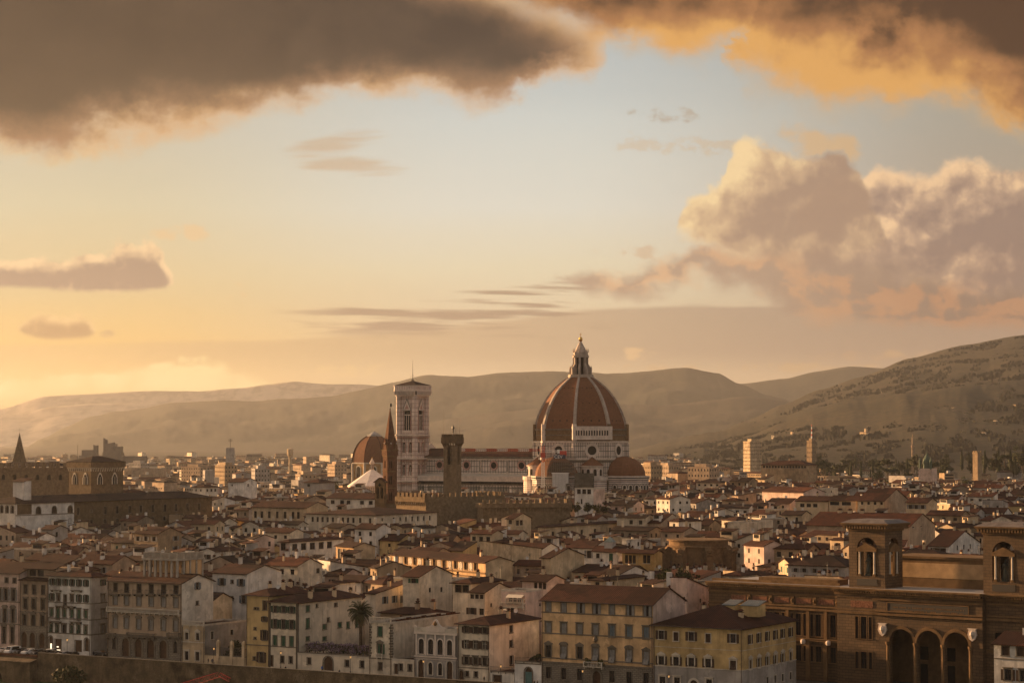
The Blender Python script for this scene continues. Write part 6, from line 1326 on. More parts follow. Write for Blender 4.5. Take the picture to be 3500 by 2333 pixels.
    c = W(67, HORIZON, 1700); c.z = 0; t = thing('church_spire', 'dark pointed church spire rising over the western battlements', 'church spire', c, -R(20)); m = M(); z = lambda y: W(67, y, 1700).z; m.box(-3.6, 3.6, -3.6, 3.6, 0, z(1577), RUBBLE); m.box(-3.9, 3.9, -3.9, 3.9, z(1580), z(1576), STONE); m.build('shaft', t)
    m = M(); m.prism([(-3.7, -3.7), (3.7, -3.7), (3.7, 3.7), (-3.7, 3.7)], z(1577), z(1484), STONE, scale=.06); m.lathe([(.02, z(1485)), (.45, z(1482)), (.02, z(1478))], STONE, 8); m.bar((0, 0, z(1480)), (0, 0, z(1462)), .08, IRON); m.build('spire', t)
    # rotunda
    c = W(2386, HORIZON, 790); c.z = 0; t = thing('rotunda', 'unfinished round stone drum with scroll buttresses and oculi near the planted roof', 'church', c, 0); m = M(); z = lambda y: W(2386, y, 790).z; r = 10.6
    m.lathe([(r, 0), (r, z(1868)), (r + .5, z(1867)), (r + .5, z(1862)), (r - .2, z(1861)), (r - .2, z(1846)), (r + .6, z(1845)), (r + .6, z(1841)), (r - .5, z(1840)), (.1, z(1843))], BRICKW, 32); m.build('drum', t)
    for k in range(8):
        a = R(45 * k + 12); n = Vector((math.cos(a), math.sin(a), 0)); u = Vector((-math.sin(a), math.cos(a), 0)); m = M(); prof = [(r - .3, z(1862)), (r + 1.0, z(1866)), (r + 1.5, z(1874)), (r + 2.6, z(1882)), (r + 3.4, z(1884)), (r + 3.4, z(1892)), (r + 3.0, z(1894)), (r + 3.0, 0)]
        for s_ in (-1, 1): m.poly([(n * q + u * s_ * 1.1 + Vector((0, 0, zz))) for q, zz in (prof + [(r - .3, 0)])][::s_], BRICKW)
        for (q, zz), (q2, z2) in zip(prof, prof[1:]): m.poly([n * q - u * 1.1 + Vector((0, 0, zz)), n * q2 - u * 1.1 + Vector((0, 0, z2)), n * q2 + u * 1.1 + Vector((0, 0, z2)), n * q + u * 1.1 + Vector((0, 0, zz))], BRICKW)
        m.lathe([(.6, 0), (1.25, .3), (1.25, 1.2), (.5, 1.5)], BRICKW, 8); [None for _ in ()]
        m.v[-32:] = [tuple(n * (r + 2.9) + Vector((v[0], v[1], v[2] + z(1884)))) for v in m.v[-32:]]; m.build('buttress', t)
        a2 = a + R(22.5); n2 = Vector((math.cos(a2), math.sin(a2), 0)); u2 = Vector((-math.sin(a2), math.cos(a2), 0)); m = M(); zc = z(1931); rows = [[n2 * (math.sqrt(max(0, r * r - (q * math.cos(j * math.pi / 10)) ** 2)) + d) + u2 * q * math.cos(j * math.pi / 10) + Vector((0, 0, zc + q * math.sin(j * math.pi / 10))) for j in range(20)] for q, d in ((1.5, .03), (1.4, .3), (1.0, .25))]
        m.grid(rows, BRICKW, True); m.poly([n2 * (r + .06) + u2 * 1.0 * math.cos(j * math.pi / 10) + Vector((0, 0, zc + math.sin(j * math.pi / 10))) for j in range(20)], DARK); m.build('oculus', t)
    CAPS.append((2262, 2500, 770, 1948))
    # middle distance
    b = mid('townhouse', 'long pale house with a lit west end and seven dark windows under brown roof', 'house', 1838, 1864, 2215, 1800, 880, 1838, 'buff', roof='hip', right=[([1890, 1937, 1988, 2033, 2084, 2132, 2178], 1806, 1822, 1.9, None)], pitch=18, chim=((.2, .3, 1.4, 1.1), (.7, .4, 1.4, 1.1), (.5, .8, 1.2)))
    b = mid('townhouse', 'white narrow tower house with dark planted loggia on top below the cathedral apse', 'house', 1964, 2028, 2066, 1668, 1010, 1730, 'white', side='pink', roof='flat', chim=(), front=[([1978, 1996, 2013], 1671, 1687, 2.0, None), ([1987], 1704, 1721, .9, None)])
    b = mid('townhouse', 'stone tower house with small twin windows under a dark hip roof', 'house', 2281, 2309, 2322, 1655, 1085, 1690, 'grey', roof='hip', front=[([2290, 2300], 1658, 1668, 1.2, None)])
    b = mid('townhouse', 'house with glowing west gable and glazed attic behind the long pale house', 'house', 1731, 1757, 1815, 1772, 885, 1802, 'buff', front=[([1744], 1776, 1790, 1.5, None)], right=[([1769, 1782], 1776, 1794, 2.2, None)])
    b = mid('townhouse', 'buff windowless roof block catching the sun, with two tall chimney pots', 'house', 2486, 2551, 2640, 1783, 860, 1820, 'cream', roof='flat', chim=((.3, .5, 2.4, .6), (.5, .5, 2.4, .6)))
    b = mid('church', 'barn like hall with an enormous red brown roof and white gable', 'church', 2755, 3105, 3192, 1800, 805, 1812, 'tan', D=None or 34, roof='gx', pitch=19, rmat=ROOF3, right=[([3118, 3145], 1786, 1800, 1.6, None)], chim=((.2, .48, .8, 1.6), (.3, .48, .8, 1.6), (.42, .48, .8, 1.6)))
    b = mid('townhouse', 'cream four windowed house with tall white gable end behind the huge red roof', 'house', 2929, 3021, 3100, 1711, 1000, 1738, 'buff', side='tan', front=[([2944, 2966, 2988, 3010], 1711 + 3, 1724, 1.2, None)], right=[([3045], 1703, 1709, 1.0, None)], pitch=20)
    b = mid('townhouse', 'cream house with pale closed shutters next to the white gable end', 'house', 3094, 3168, 3200, 1717, 985, 1742, 'buff', front=[([3108, 3128, 3150], 1724, 1738, 1.6, 'grey')], roof='gx')
    b = mid('townhouse', 'wide house with dark glazed loggias facing the huge red roof', 'house', 2830, 2925, None, 1710, 1015, 1730, 'buff', front=[([2850, 2890], 1714, 1726, 4.5, None)], D=13)
    b = mid('townhouse', 'long house with three dark windows beside the glazed loggia house', 'house', 2717, 2828, None, 1712, 1022, 1735, 'buff', front=[([2740, 2762, 2784], 1720, 1732, 2.2, None)], D=13)
    b = mid('townhouse', 'pale pink flat block with a lit west end and glass skylight', 'house', 2718, 2760, 2862, 1671, 1130, 1694, 'cream', roof='flat', right=[([2790, 2815, 2840], 1676, 1684, 1.4, None)], chim=((.5, .5, 1.5),))
    b = mid('townhouse', 'white square house with three dark windows behind the brown stone palace roof', 'house', 660, 700, 746, 1664, 1100, 1692, 'pale', roof='hip', front=[([672, 688], 1671, 1678, 1.0, None)], right=[([711, 725, 738], 1670, 1679, 1.5, None)])
    b = mid('townhouse', 'square grey stone house with hip roof in front of the western suburbs', 'house', 1040, 1092, 1146, 1648, 1190, 1690, 'grey', roof='hip', front=[([1056], 1653, 1663, 1.8, None)])
    b = mid('townhouse', 'white house with deep window shaft west of the square grey stone house', 'house', 782, 834, 880, 1646, 1150, 1686, 'white', front=[([795], 1654, 1660, 1.0, None)], right=[([850], 1652, 1662, 1.2, None)])
    b = mid('townhouse', 'long rose house with red brown roof west of the pale pink flat block', 'house', 2604, 2745, None, 1682, 1120, 1700, 'pink', roof='gx', rmat=ROOF3, D=14, pitch=18, al=57)
    b = mid('townhouse', 'long low buff building with a row of windows in front of the tall tower', 'house', 2600, 2757, None, 1588, 1560, 1600, 'dun', roof='hip', D=18, front=[([2610 + 10 * i for i in range(15)], 1591, 1599, 1.6, None)])
    b = mid('townhouse', 'dark yellow house with hip roof framed between the two library towers', 'house', 3062, 3212, 3245, 1896, 690, 1935, 'yellow', roof='hip', front=[([3090, 3150, 3188], 1907, 1930, 1.3, None)], rmat=ROOF2)
    b = mid('townhouse', 'white terraced house with shuttered windows above the library roof', 'house', 3168, 3240, 3345, 1866, 760, 1890, 'white', front=[([3190, 3215], 1872, 1888, 1.4, 'brown')], right=[([3268, 3290, 3312], 1860, 1876, 1.3, None)])
    b = mid('townhouse', 'long grey house with brown hip roof just behind the long library wing', 'house', 2690, 2886, None, 1934, 640, 1960, 'grey', roof='hip', rmat=ROOF2, front=[([2715, 2745, 2780, 2815, 2850], 1942, 1956, 1.2, 'grey')], D=16)
build_mid()
# ------------------------------------------------------------------ the rest of the old town
RECTS = [(b.o, b.dx, b.dy, b.L, b.D) for _, _, _, b in HAND]
def rect(px, Y, al, L, D, cx=0.0, cy=0.0):
    c = W(px, HORIZON, Y); a = R(al); dx = Vector((math.cos(a), -math.sin(a))); dy = Vector((math.sin(a), math.cos(a))); o = Vector((c.x, c.y)) + dx * cx + dy * cy; RECTS.append((o, dx, dy, L, D))
rect(1985, 1311, 32, 150, 90, -112, -48); rect(1272, 1392, 32, 34, 34, -17, -17); rect(1278, 1750, 32, 40, 40, -20, -20); rect(1333, 1010, 32, 9, 9, -4.5, -4.5); rect(1558, 985, 25, 9, 9, -7, -1); rect(1456, 960, -40, 38, 23, 0, 0); rect(1646, 930, -12, 40, 14, 0, 0)
rect(312, 1150, 38, 19, 24, -18, -1); rect(236, 1180, 20, 62, 22, -61, -1); rect(67, 1700, 20, 9, 9, -4.5, -4.5); rect(2386, 790, 0, 30, 30, -15, -15); rect(1298, 985, 32, 7, 4, -3.5, -1)
def clash(o, dx, dy, L, D, pad=1.0):
    pts = [o + dx * (L * i) + dy * (D * j) for i in (0, .5, 1) for j in (0, .5, 1)]
    for (o2, x2, y2, L2, D2) in RECTS:
        if (o2 - o).length > L + D + L2 + D2: continue
        for p in pts:
            q = p - o2; a, b = q.dot(x2), q.dot(y2)
            if -pad < a < L2 + pad and -pad < b < D2 + pad: return True
        for i in (0, .25, .5, .75, 1):
            for j in (0, .25, .5, .75, 1):
                q = o2 + x2 * (L2 * i) + y2 * (D2 * j) - o; a, b = q.dot(dx), q.dot(dy)
                if -pad < a < L + pad and -pad < b < D + pad: return True
    return False
def H0(Y): return 14.5 + 8.5 * min(1, max(0, (Y - 560) / 620)) - (3.5 * min(1, max(0, (Y - 1350) / 400)))
rnd = random.Random(11)
WALLS = ['tan', 'drab', 'dun', 'grey', 'tan', 'buff', 'white', 'pale', 'cream', 'cream', 'buff', 'dun', 'yellow', 'pink', 'grey', 'tan', 'drab']
def o3u(a, b): q = quay(a, b); return q.x / q.y
def specs():
    out = []; b_ = 17.0; row = 0
    while b_ < 1150:
        Dr = rnd.uniform(8.0, 12.5); a = -520.0 + rnd.uniform(0, 10)
        while a < 700:
            Lw = rnd.choice((5.5, 6.5, 7.5, 8.5, 9.5, 11, 13, 17)) * rnd.uniform(.9, 1.15)
            jit = rnd.uniform(-1.5, 2.0); al = 31 + rnd.gauss(0, 2.5); 
            if rnd.random() < (.42 if o3u(a, b_) > .03 else .2): al += rnd.choice((22, 28, 34, 40, -14))
            o3 = quay(a, b_ + jit); a += Lw + (.3 if rnd.random() < .8 else rnd.uniform(2, 5))
            cY = o3.y; u = o3.x / cY
            if abs(u) > .262 or cY < 525: continue
            ar = R(al); dx = Vector((math.cos(ar), -math.sin(ar))); dy = Vector((math.sin(ar), math.cos(ar))); o = Vector((o3.x, o3.y)); D = Dr * rnd.uniform(.85, 1.05)
            if clash(o, dx, dy, Lw, D): continue
            H = H0(cY) + rnd.gauss(0, 2.7); roof = rnd.choices(('gx', 'gy', 'hip', 'sb', 'sf', 'flat'), (46, 12, 16, 8, 5, 13))[0]; pt = R(rnd.uniform(14, 21))
            rise = {'gx': D / 2, 'gy': Lw / 2, 'hip': min(Lw, D) / 2, 'sb': D, 'sf': D, 'flat': 0}[roof] * math.tan(pt)
            if roof in ('sb', 'sf') and D > 9: pt *= .5; rise *= .5
            c = o + dx * Lw / 2 + dy * D / 2; px = 1750 + F * c.x / c.y; w = F * (Lw + D) * .5 / c.y; cut = False
            for p0, p1, Yb, ym in CAPS:
                if p0 - w < px < p1 + w and c.y < Yb + 4:
                    zmax = W(px, ym, c.y).z; over = H + rise + .3 - zmax
                    if over > 0: H -= over
            if H < 7.5: continue
            out.append(dict(o=o, dx=dx, dy=dy, L=Lw, D=D, H=H, al=al, roof=roof, pt=pt, px=px, Y=c.y, py=HORIZON + (EYE - H) * F / c.y, wall=rnd.choice(WALLS), rm=rnd.choice(ROOFS), seed=rnd.random()))
        b_ += Dr + (rnd.uniform(5, 8) if row % 2 else .4); row += 1
        if b_ > 500: b_ += 1.5
    return out
SP = specs()
SP.sort(key=lambda s: s['Y'])
NEAR = []
for s in SP:
    inside = 1750 - abs(s['px'] - 1750) > -30
    if inside and s['py'] < 2190 and len(NEAR) < 335: s['near'] = True; NEAR.append(s)
LM = [(n_, W(px, HORIZON, 800), px, py) for n_, px, py in ()]
MARKS = [('white house', 245, 2000), ('balustraded palace', 500, 1950), ('white back house', 810, 1970), ('green shuttered house', 1050, 2030), ('palm', 1240, 2040), ('big blank gable', 1480, 1960), ('orange palace', 2030, 2000), ('pink balcony house', 1780, 2010), ('rotunda', 2386, 1890), ('library wing', 2660, 1990), ('library porch', 3190, 2000), ('painted palace', 1490, 1900), ('arched loggia house', 1190, 1870), ('open roof loggia', 1070, 1850), ('skylight house', 2080, 1880), ('glass verandas', 2180, 1890), ('white tower house', 1880, 1830), ('stone palace', 400, 1740), ('stone palace east corner', 700, 1760), ('long cream wing', 1170, 1760), ('battlements', 1500, 1720), ('long pale house', 2030, 1790), ('sunny roof block', 2550, 1790), ('huge red roof', 2950, 1770), ('library tower', 2950, 1900), ('second library tower', 3420, 1900), ('cathedral apse', 2050, 1690), ('square grey stone house', 1090, 1650), ('white gable end', 3050, 1710), ('framed yellow house', 3150, 1900), ('cream seven window block', 950, 1740), ('narrow tan house', 120, 1990), ('planted roof', 2330, 1960), ('tall planted tower house', 1995, 1670)]
RN = {'gx': 'ridge roof', 'gy': 'gable front', 'hip': 'hip roof', 'sb': 'lean roof', 'sf': 'backward sloping roof', 'flat': 'flat roof'}
ORD = ['first', 'second', 'third', 'fourth', 'fifth', 'sixth', 'seventh', 'eighth', 'ninth', 'tenth', 'eleventh', 'twelfth']
groups = {}
for s in NEAR:
    nm, mx, my = min(MARKS, key=lambda k: ((k[1] - s['px']) / 1.0) ** 2 + ((k[2] - s['py']) * 2.2) ** 2)
    ddx, ddy = s['px'] - mx, (s['py'] - my) * 2.2
    rel = ('behind' if ddy < 0 else 'in front of') if abs(ddy) > abs(ddx) else ('west of' if ddx < 0 else 'east of')
    s['mark'] = (nm, rel); s['dist'] = ddx * ddx + ddy * ddy
    r2 = random.Random(s['seed']); s['chim'] = r2.choice((0, 1, 1, 2, 2, 3)); s['dish'] = r2.random() < .4; s['ant'] = r2.random() < .55; s['altana'] = s['roof'] in ('gx', 'hip') and s['L'] > 9 and r2.random() < .14
    groups.setdefault((nm, rel, s['wall'], s['roof']), []).append(s)
for (nm, rel, wall, roof), g in groups.items():
    g.sort(key=lambda s: s['dist'])
    for i, s in enumerate(g):
        sz = 'narrow' if s['L'] < 7 else ('wide' if s['L'] > 12 else 'medium')
        s['label'] = f"{sz} {wall} house, {RN[roof]}, {ORD[i] if len(g) > 1 else 'only'} such {rel} {nm}"
def body(s, near):
    """mesh parts of a filler house in its own frame; returns parts, windows, roof height function"""
    r2 = random.Random(s['seed'] + 1); L, D, H = s['L'], s['D'], s['H']; wl = plaster(s['wall']); wm = M(); rm = M(); wins = []
    ops = {'f': [], 'r': []}
    ww = r2.choice((1.0, 1.1, 1.25, 1.5)); wh = r2.choice((1.2, 1.5, 1.7)); sh = r2.choice((None, None, 'brown', 'green', 'grey', 'closedn', 'closedg', None))
    for fc, LL in (('f', L), ('r', D)):
        n = max(1, int(LL / r2.uniform(2.8, 4.6))); keep = .92 if fc == 'f' else .35
        for k in range(3 if near else 2):
            zb = H - 1.0 - wh - k * 3.3
            if zb < 1: continue
            for i in range(n):
                if r2.random() > keep: continue
                x = LL * (i + .5) / n
                if x - ww / 2 < .4 or x + ww / 2 > LL - .4: continue
                ops[fc].append((x - ww / 2, x + ww / 2, zb, zb + wh)); wins.append((fc, x, zb, ww, wh, sh))
    if near:
        facade(wm, (0, 0), (1, 0), L, 0, H, ops['f'], wl, .22); facade(wm, (L, 0), (0, 1), D, 0, H, ops['r'], wl, .22); facade(wm, (0, D), (0, -1), D, 0, H, [], wl); facade(wm, (L, D), (-1, 0), L, 0, H, [], wl)
    else:
        for o, ax, LL in (((0, 0), (1, 0), L), ((L, 0), (0, 1), D), ((0, D), (0, -1), D)): wm.poly([(o[0], o[1], 0), (o[0] + ax[0] * LL, o[1] + ax[1] * LL, 0), (o[0] + ax[0] * LL, o[1] + ax[1] * LL, H), (o[0], o[1], H)], wl)
        for fc, x, zb, w_, h_, _ in wins:
            if fc == 'f': wm.poly([(x - w_ / 2, -.03, zb), (x + w_ / 2, -.03, zb), (x + w_ / 2, -.03, zb + h_), (x - w_ / 2, -.03, zb + h_)], GLASS)
            else: wm.poly([(L + .03, x - w_ / 2, zb), (L + .03, x + w_ / 2, zb), (L + .03, x + w_ / 2, zb + h_), (L + .03, x - w_ / 2, zb + h_)], GLASS)
    hf = roof_mesh(rm, L, D, H, s['roof'], s['pt'], s['rm'], (wm, wl), .6)
    extra = None
    if s.get('altana') or (not near and r2.random() < .12) or (s['roof'] == 'flat' and r2.random() < .55):
        am = M(); w = r2.uniform(3.2, min(6.5, L * .55)); d = r2.uniform(3, min(5, D * .5)); x0 = r2.uniform(.5, L - w - .5); y0 = D * .5 - d * .3; z1 = hf(L / 2, D / 2) + r2.uniform(1.6, 2.4); a2 = plaster(r2.choice(('white', 'cream', 'buff', s['wall'])))
        am.box(x0, x0 + w, y0, y0 + d, H - .3, z1, a2); am.box(x0 + .5, x0 + w - .5, y0 - .04, y0 - .004, z1 - 1.5, z1 - .35, GLASS)
        slab(am, [(x0 - .4, y0 - .4, z1), (x0 + w + .4, y0 - .4, z1), (x0 + w + .4, y0 + d + .3, z1 + .8), (x0 - .4, y0 + d + .3, z1 + .8)], .18, s['rm']); extra = am
    return wm, rm, wins, hf, extra, r2
for s in NEAR:
    nm = 'terrace_house' if s['roof'] == 'flat' else 'house'
    t = thing(nm, s['label'], 'house', (s['o'].x, s['o'].y, 0), -R(s['al']), 'old town houses')
    wm, rm, wins, hf, extra, r2 = body(s, True); L, D = s['L'], s['D']
    wm.build('wall', t); ro = rm.build('roof' if s['roof'] != 'flat' else 'terrace', t)
    for fc, x, zb, w, h, sh in wins: link('window', simple_window(w, h, sh), t, (x, 0, zb) if fc == 'f' else (L, x, zb), 0 if fc == 'f' else math.pi / 2)
    if extra: extra.build('roof_room', t)
    def spot(): x, y = L * r2.uniform(.12, .88), D * r2.uniform(.15, .85); return (x, y, hf(x, y))
    for i in range(s['chim']): link('chimney', chimney_mesh(r2.choice((1.0, 1.4, 1.9)), r2.choice((.6, .8, 1.1)), r2.choice(('buff', 'cream', 'white', 'tan')), r2.choice((0, 0, 1))), ro, spot())
    if s['dish']: link('satellite_dish', dish_mesh(), ro, spot(), r2.uniform(.2, 1.3))
    if s['ant']: link('antenna', antenna_mesh(r2.choice((2.4, 3.2, 4.2))), ro, spot(), r2.uniform(0, 3))
BIG = M()
def merge(m, o, al):
    a = -R(al); c, s_ = math.cos(a), math.sin(a); n = len(BIG.v); BIG.v += [(o.x + x * c - y * s_, o.y + x * s_ + y * c, z) for x, y, z in m.v]
    mp = [BIG.mi(k) for k in m.mats]; BIG.f += [tuple(n + i for i in f) for f in m.f]; BIG.m += [mp[i] for i in m.m]
for s in SP:
    if s.get('near'): continue
    wm, rm, wins, hf, extra, r2 = body(s, False); merge(wm, s['o'], s['al']); merge(rm, s['o'], s['al'])
    if extra: merge(extra, s['o'], s['al'])
    cm = M()
    for i in range(r2.choice((1, 1, 2, 3))):
        x, y = s['L'] * r2.uniform(.15, .85), s['D'] * r2.uniform(.15, .85); z = hf(x, y); cm.box(x - .4, x + .4, y - .35, y + .35, z - .6, z + r2.uniform(.9, 2.2), plaster(r2.choice(('buff', 'white', 'cream'))))
    if cm.v: merge(cm, s['o'], s['al'])
kind(BIG.build('distant_rooftops'), 'stuff')
# ---- suburbs on the plain
r3 = random.Random(5); BIG = M()
for i in range(3400):
    Y = 1650 * math.exp(r3.random() ** .8 * 1.25); u = r3.uniform(-.245, .245); px = 1750 + F * u
    if px > 2900 and Y > 2600: continue
    if px > 2350 and Y > 3300: continue
    if px < 1700 and Y > 4600 and r3.random() < .3: continue
    L = r3.uniform(9, 26) * (1 + (Y > 2400) * r3.random()); D = r3.uniform(9, 14); H = 9.5 + abs(r3.gauss(0, 4.2)) + (r3.random() < .06) * r3.uniform(6, 12) - (px > 2300) * 2.0; m = M(); wl = plaster(r3.choice(('tan', 'drab', 'dun', 'grey', 'buff', 'cream', 'tan', 'dun'))); fl = r3.random() < .45
    H = min(H, 27)
    facL = [((0, 0), (1, 0), L), ((L, 0), (0, 1), D), ((0, D), (0, -1), D)]
    for o, ax, LL in facL: m.poly([(o[0], o[1], 0), (o[0] + ax[0] * LL, o[1] + ax[1] * LL, 0), (o[0] + ax[0] * LL, o[1] + ax[1] * LL, H), (o[0], o[1], H)], wl)
    for k in range(2 if Y > 2800 else 3):
        z = H - 2.6 - 3.2 * k
        if r3.random() < .5: m.poly([(.8, -.05, z), (L - .8, -.05, z), (L - .8, -.05, z + 1.3), (.8, -.05, z + 1.3)], GLASS) if r3.random() < .35 else [m.poly([(x, -.05, z), (x + 1.4, -.05, z), (x + 1.4, -.05, z + 1.5), (x, -.05, z + 1.5)], GLASS) for x in [1 + 3.1 * j for j in range(int((L - 2) / 3.1))]]
    if fl: m.poly([(0, 0, H), (L, 0, H), (L, D, H), (0, D, H)], LEAD if r3.random() < .4 else ROOF2)
    if fl and r3.random() < .6: x = r3.uniform(1, L - 4); m.box(x, x + 3, D * .3, D * .3 + 3, H, H + 2.6, plaster('pale'))
    if not fl: roof_mesh(m, L, D, H, r3.choice(('gx', 'hip')), R(16), r3.choice(ROOFS), (m, wl), .5)
    merge(m, Vector((u * Y, Y)), r3.choice((32, 20, 60, 66, 75, -10)) + r3.gauss(0, 4))
kind(BIG.build('suburb_rooftops'), 'stuff')
# ------------------------------------------------------------------ vegetation
def leafy(m, c, r, n, mats, rn, size=.5, flat=.0):
    """leaf clumps in an uneven crown around c with radii r"""
    lobes = [(Vector((rn.gauss(0, .42) * r[0], rn.gauss(0, .42) * r[1], rn.gauss(0, .36) * r[2])), rn.uniform(.35, .62)) for _ in range(9)]
    for i in range(n):
        o, k = rn.choice(lobes); d = Vector((rn.gauss(0, 1), rn.gauss(0, 1), rn.gauss(0, 1))).normalized() * k * rn.uniform(.55, 1.0)
        p = Vector(c) + o + Vector((d.x * r[0], d.y * r[1], d.z * r[2])); a = Vector((rn.gauss(0, 1), rn.gauss(0, 1), rn.gauss(0, .8))).normalized(); b = a.orthogonal().normalized(); s = size * rn.uniform(.6, 1.4)
        m.poly([p - a * s - b * s * .3, p + b * s * .7, p + a * s - b * s * .2, p - b * s * .8], rn.choice(mats))
_tm = {}
def tree_meshes(kind_, v):
    if (kind_, v) in _tm: return _tm[(kind_, v)]
    rn = random.Random(v * 13 + len(kind_)); c = M(); t = M()
    if kind_ == 'cypress':
        for i in range(230):
            z = rn.uniform(.6, 12); w = 1.25 * math.sin(math.pi * min(1, (z / 12.5)) ** .55) + .1; a = rn.uniform(0, 6.28); p = Vector((w * math.cos(a) * rn.uniform(.6, 1), w * math.sin(a) * rn.uniform(.6, 1), z)); u = Vector((-math.sin(a), math.cos(a), rn.uniform(-.2, .2))) * .45; h = Vector((0, 0, rn.uniform(.7, 1.3)))
            c.poly([p - u, p + u, p + h + u * .2, p + h - u * .3], FOL[0])
        t.tube([(0, 0, 0), (0, 0, 8)], .2, BARK, 5, .06)
    elif kind_ == 'pine':
        leafy(c, (0, 0, 9.2), (5.2, 5.2, 1.7), 420, [FOL[0], FOL[0], FOL[1]], rn, .6); t.tube([(0, 0, 0), (.3, 0, 5), (.1, .2, 8.5)], .35, BARK, 6, .2)
        for k in range(4): t.tube([(.15, .1, 6.5), (2.4 * math.cos(k * 1.6), 2.4 * math.sin(k * 1.6), 8.7)], .12, BARK, 5, .05)
    else:
        mt = {'bushy': [FOL[0], FOL[1]], 'spring': [FOL[1], FOL[2], FOL[2]]}[kind_]; leafy(c, (0, 0, 6), (4.0, 4.0, 3.6), 520, mt, rn, .55); t.tube([(0, 0, 0), (.2, .1, 3.2), (.1, 0, 6)], .32, BARK, 6, .12)
        for k in range(4): t.tube([(.15, .05, 3.0), (1.9 * math.cos(k * 1.6 + v), 1.9 * math.sin(k * 1.6 + v), 6.2)], .13, BARK, 5, .05)
    _tm[(kind_, v)] = (c.data('crown'), t.data('trunk')); return _tm[(kind_, v)]
def tree(name, label, px, Y, z, k, s, v=0, group=None, sc=None):
    c, t = tree_meshes(k, v); p = W(px, HORIZON, Y); r = thing(name, label, 'tree', (p.x, p.y, z), random.Random(px * 7 + Y).uniform(0, 6), group); r.scale = sc or (s, s, s); link('crown', c, r); link('trunk', t, r); return r
def hill_z(px, Y):
    """height of the eastern hill slope under a sight line"""
    pts, YY, foot, bench = HILLS[-1]; f = (Y - foot) / (YY - foot)
    for (a, b), (c, d) in zip(pts, pts[1:]):
        if a <= px <= c: k = (px - a) / (c - a); k = k * k * (3 - 2 * k) * .5 + k * .5; y = b + (d - b) * k; break
    else: return 0
    hz = W(px, y, YY).z
    return hz * ((f ** 1.35) * (1 - bench) + bench * (.55 * min(1, f * 2.2) + .45 * max(0, (f - .45) / .55) ** 1.2)) if f > 0 else 0
r4 = random.Random(21)
for i in range(95):
    k = r4.choices(('cypress', 'pine', 'bushy'), (5, 2, 4))[0]; px = r4.choice((r4.uniform(2755, 3000), r4.uniform(2990, 3240), r4.uniform(3225, 3505))); Y = r4.uniform(2250, 2700); s = r4.uniform(.9, 1.75) * (1.25 if px > 3250 else 1)
    nm = {'cypress': 'cypress', 'pine': 'umbrella_pine', 'bushy': 'evergreen_tree'}[k]
    tree(nm, {'cypress': 'dark slender cypress in the belt of trees below the eastern hill', 'pine': 'flat crowned pine in the belt of trees below the eastern hill', 'bushy': 'dense dark evergreen in the belt of trees below the eastern hill'}[k], px, Y, r4.uniform(6, 22) + (px > 3240) * 8, k, s, i % 3, {'cypress': 'cypresses below the eastern hill', 'pine': 'pines below the eastern hill', 'bushy': 'evergreens below the eastern hill'}[k])
for i in range(34):
    px = r4.choice((r4.uniform(1040, 1160), r4.uniform(2200, 2600), r4.uniform(2900, 3300))); Y = r4.uniform(1500, 2300)
    tree('spring_tree', 'pale green spring tree among the far suburban roofs', px, Y, 8.5, 'spring', r4.uniform(.9, 1.5), i % 3, 'spring trees among the suburbs')
# woods on the slopes: one mass
m = M(); fm = [mat('far_wood_leaf', (.020, .0195, .0105), .9, .35, .05)]
for i in range(14000):
    px = r4.uniform(2250, 3560); Y = 4050 + 4800 * r4.random() ** 1.15; z = hill_z(px, Y)
    from mathutils import noise as _n
    if z <= 1 or _n.noise(Vector((px / 90, Y / 210, 3))) < -.02 + .12 * r4.random(): continue
    p = W(px, HORIZON, Y); p.z = z; s = r4.uniform(2.2, 5.0)
    for q in range(3):
        a = r4.uniform(0, 6.28); u = Vector((math.cos(a), math.sin(a), 0)) * s; c_ = p + Vector((r4.gauss(0, 3), r4.gauss(0, 3), 0)); m.poly([c_ - u * .8 - Vector((0, 0, 3)), c_ + u * .8 - Vector((0, 0, 3)), c_ + u * .6 + Vector((0, 0, s * .9)), c_ + Vector((0, 0, s * 1.5)), c_ - u * .7 + Vector((0, 0, s * .8))], r4.choice(fm))
kind(m.build('woodland'), 'stuff')
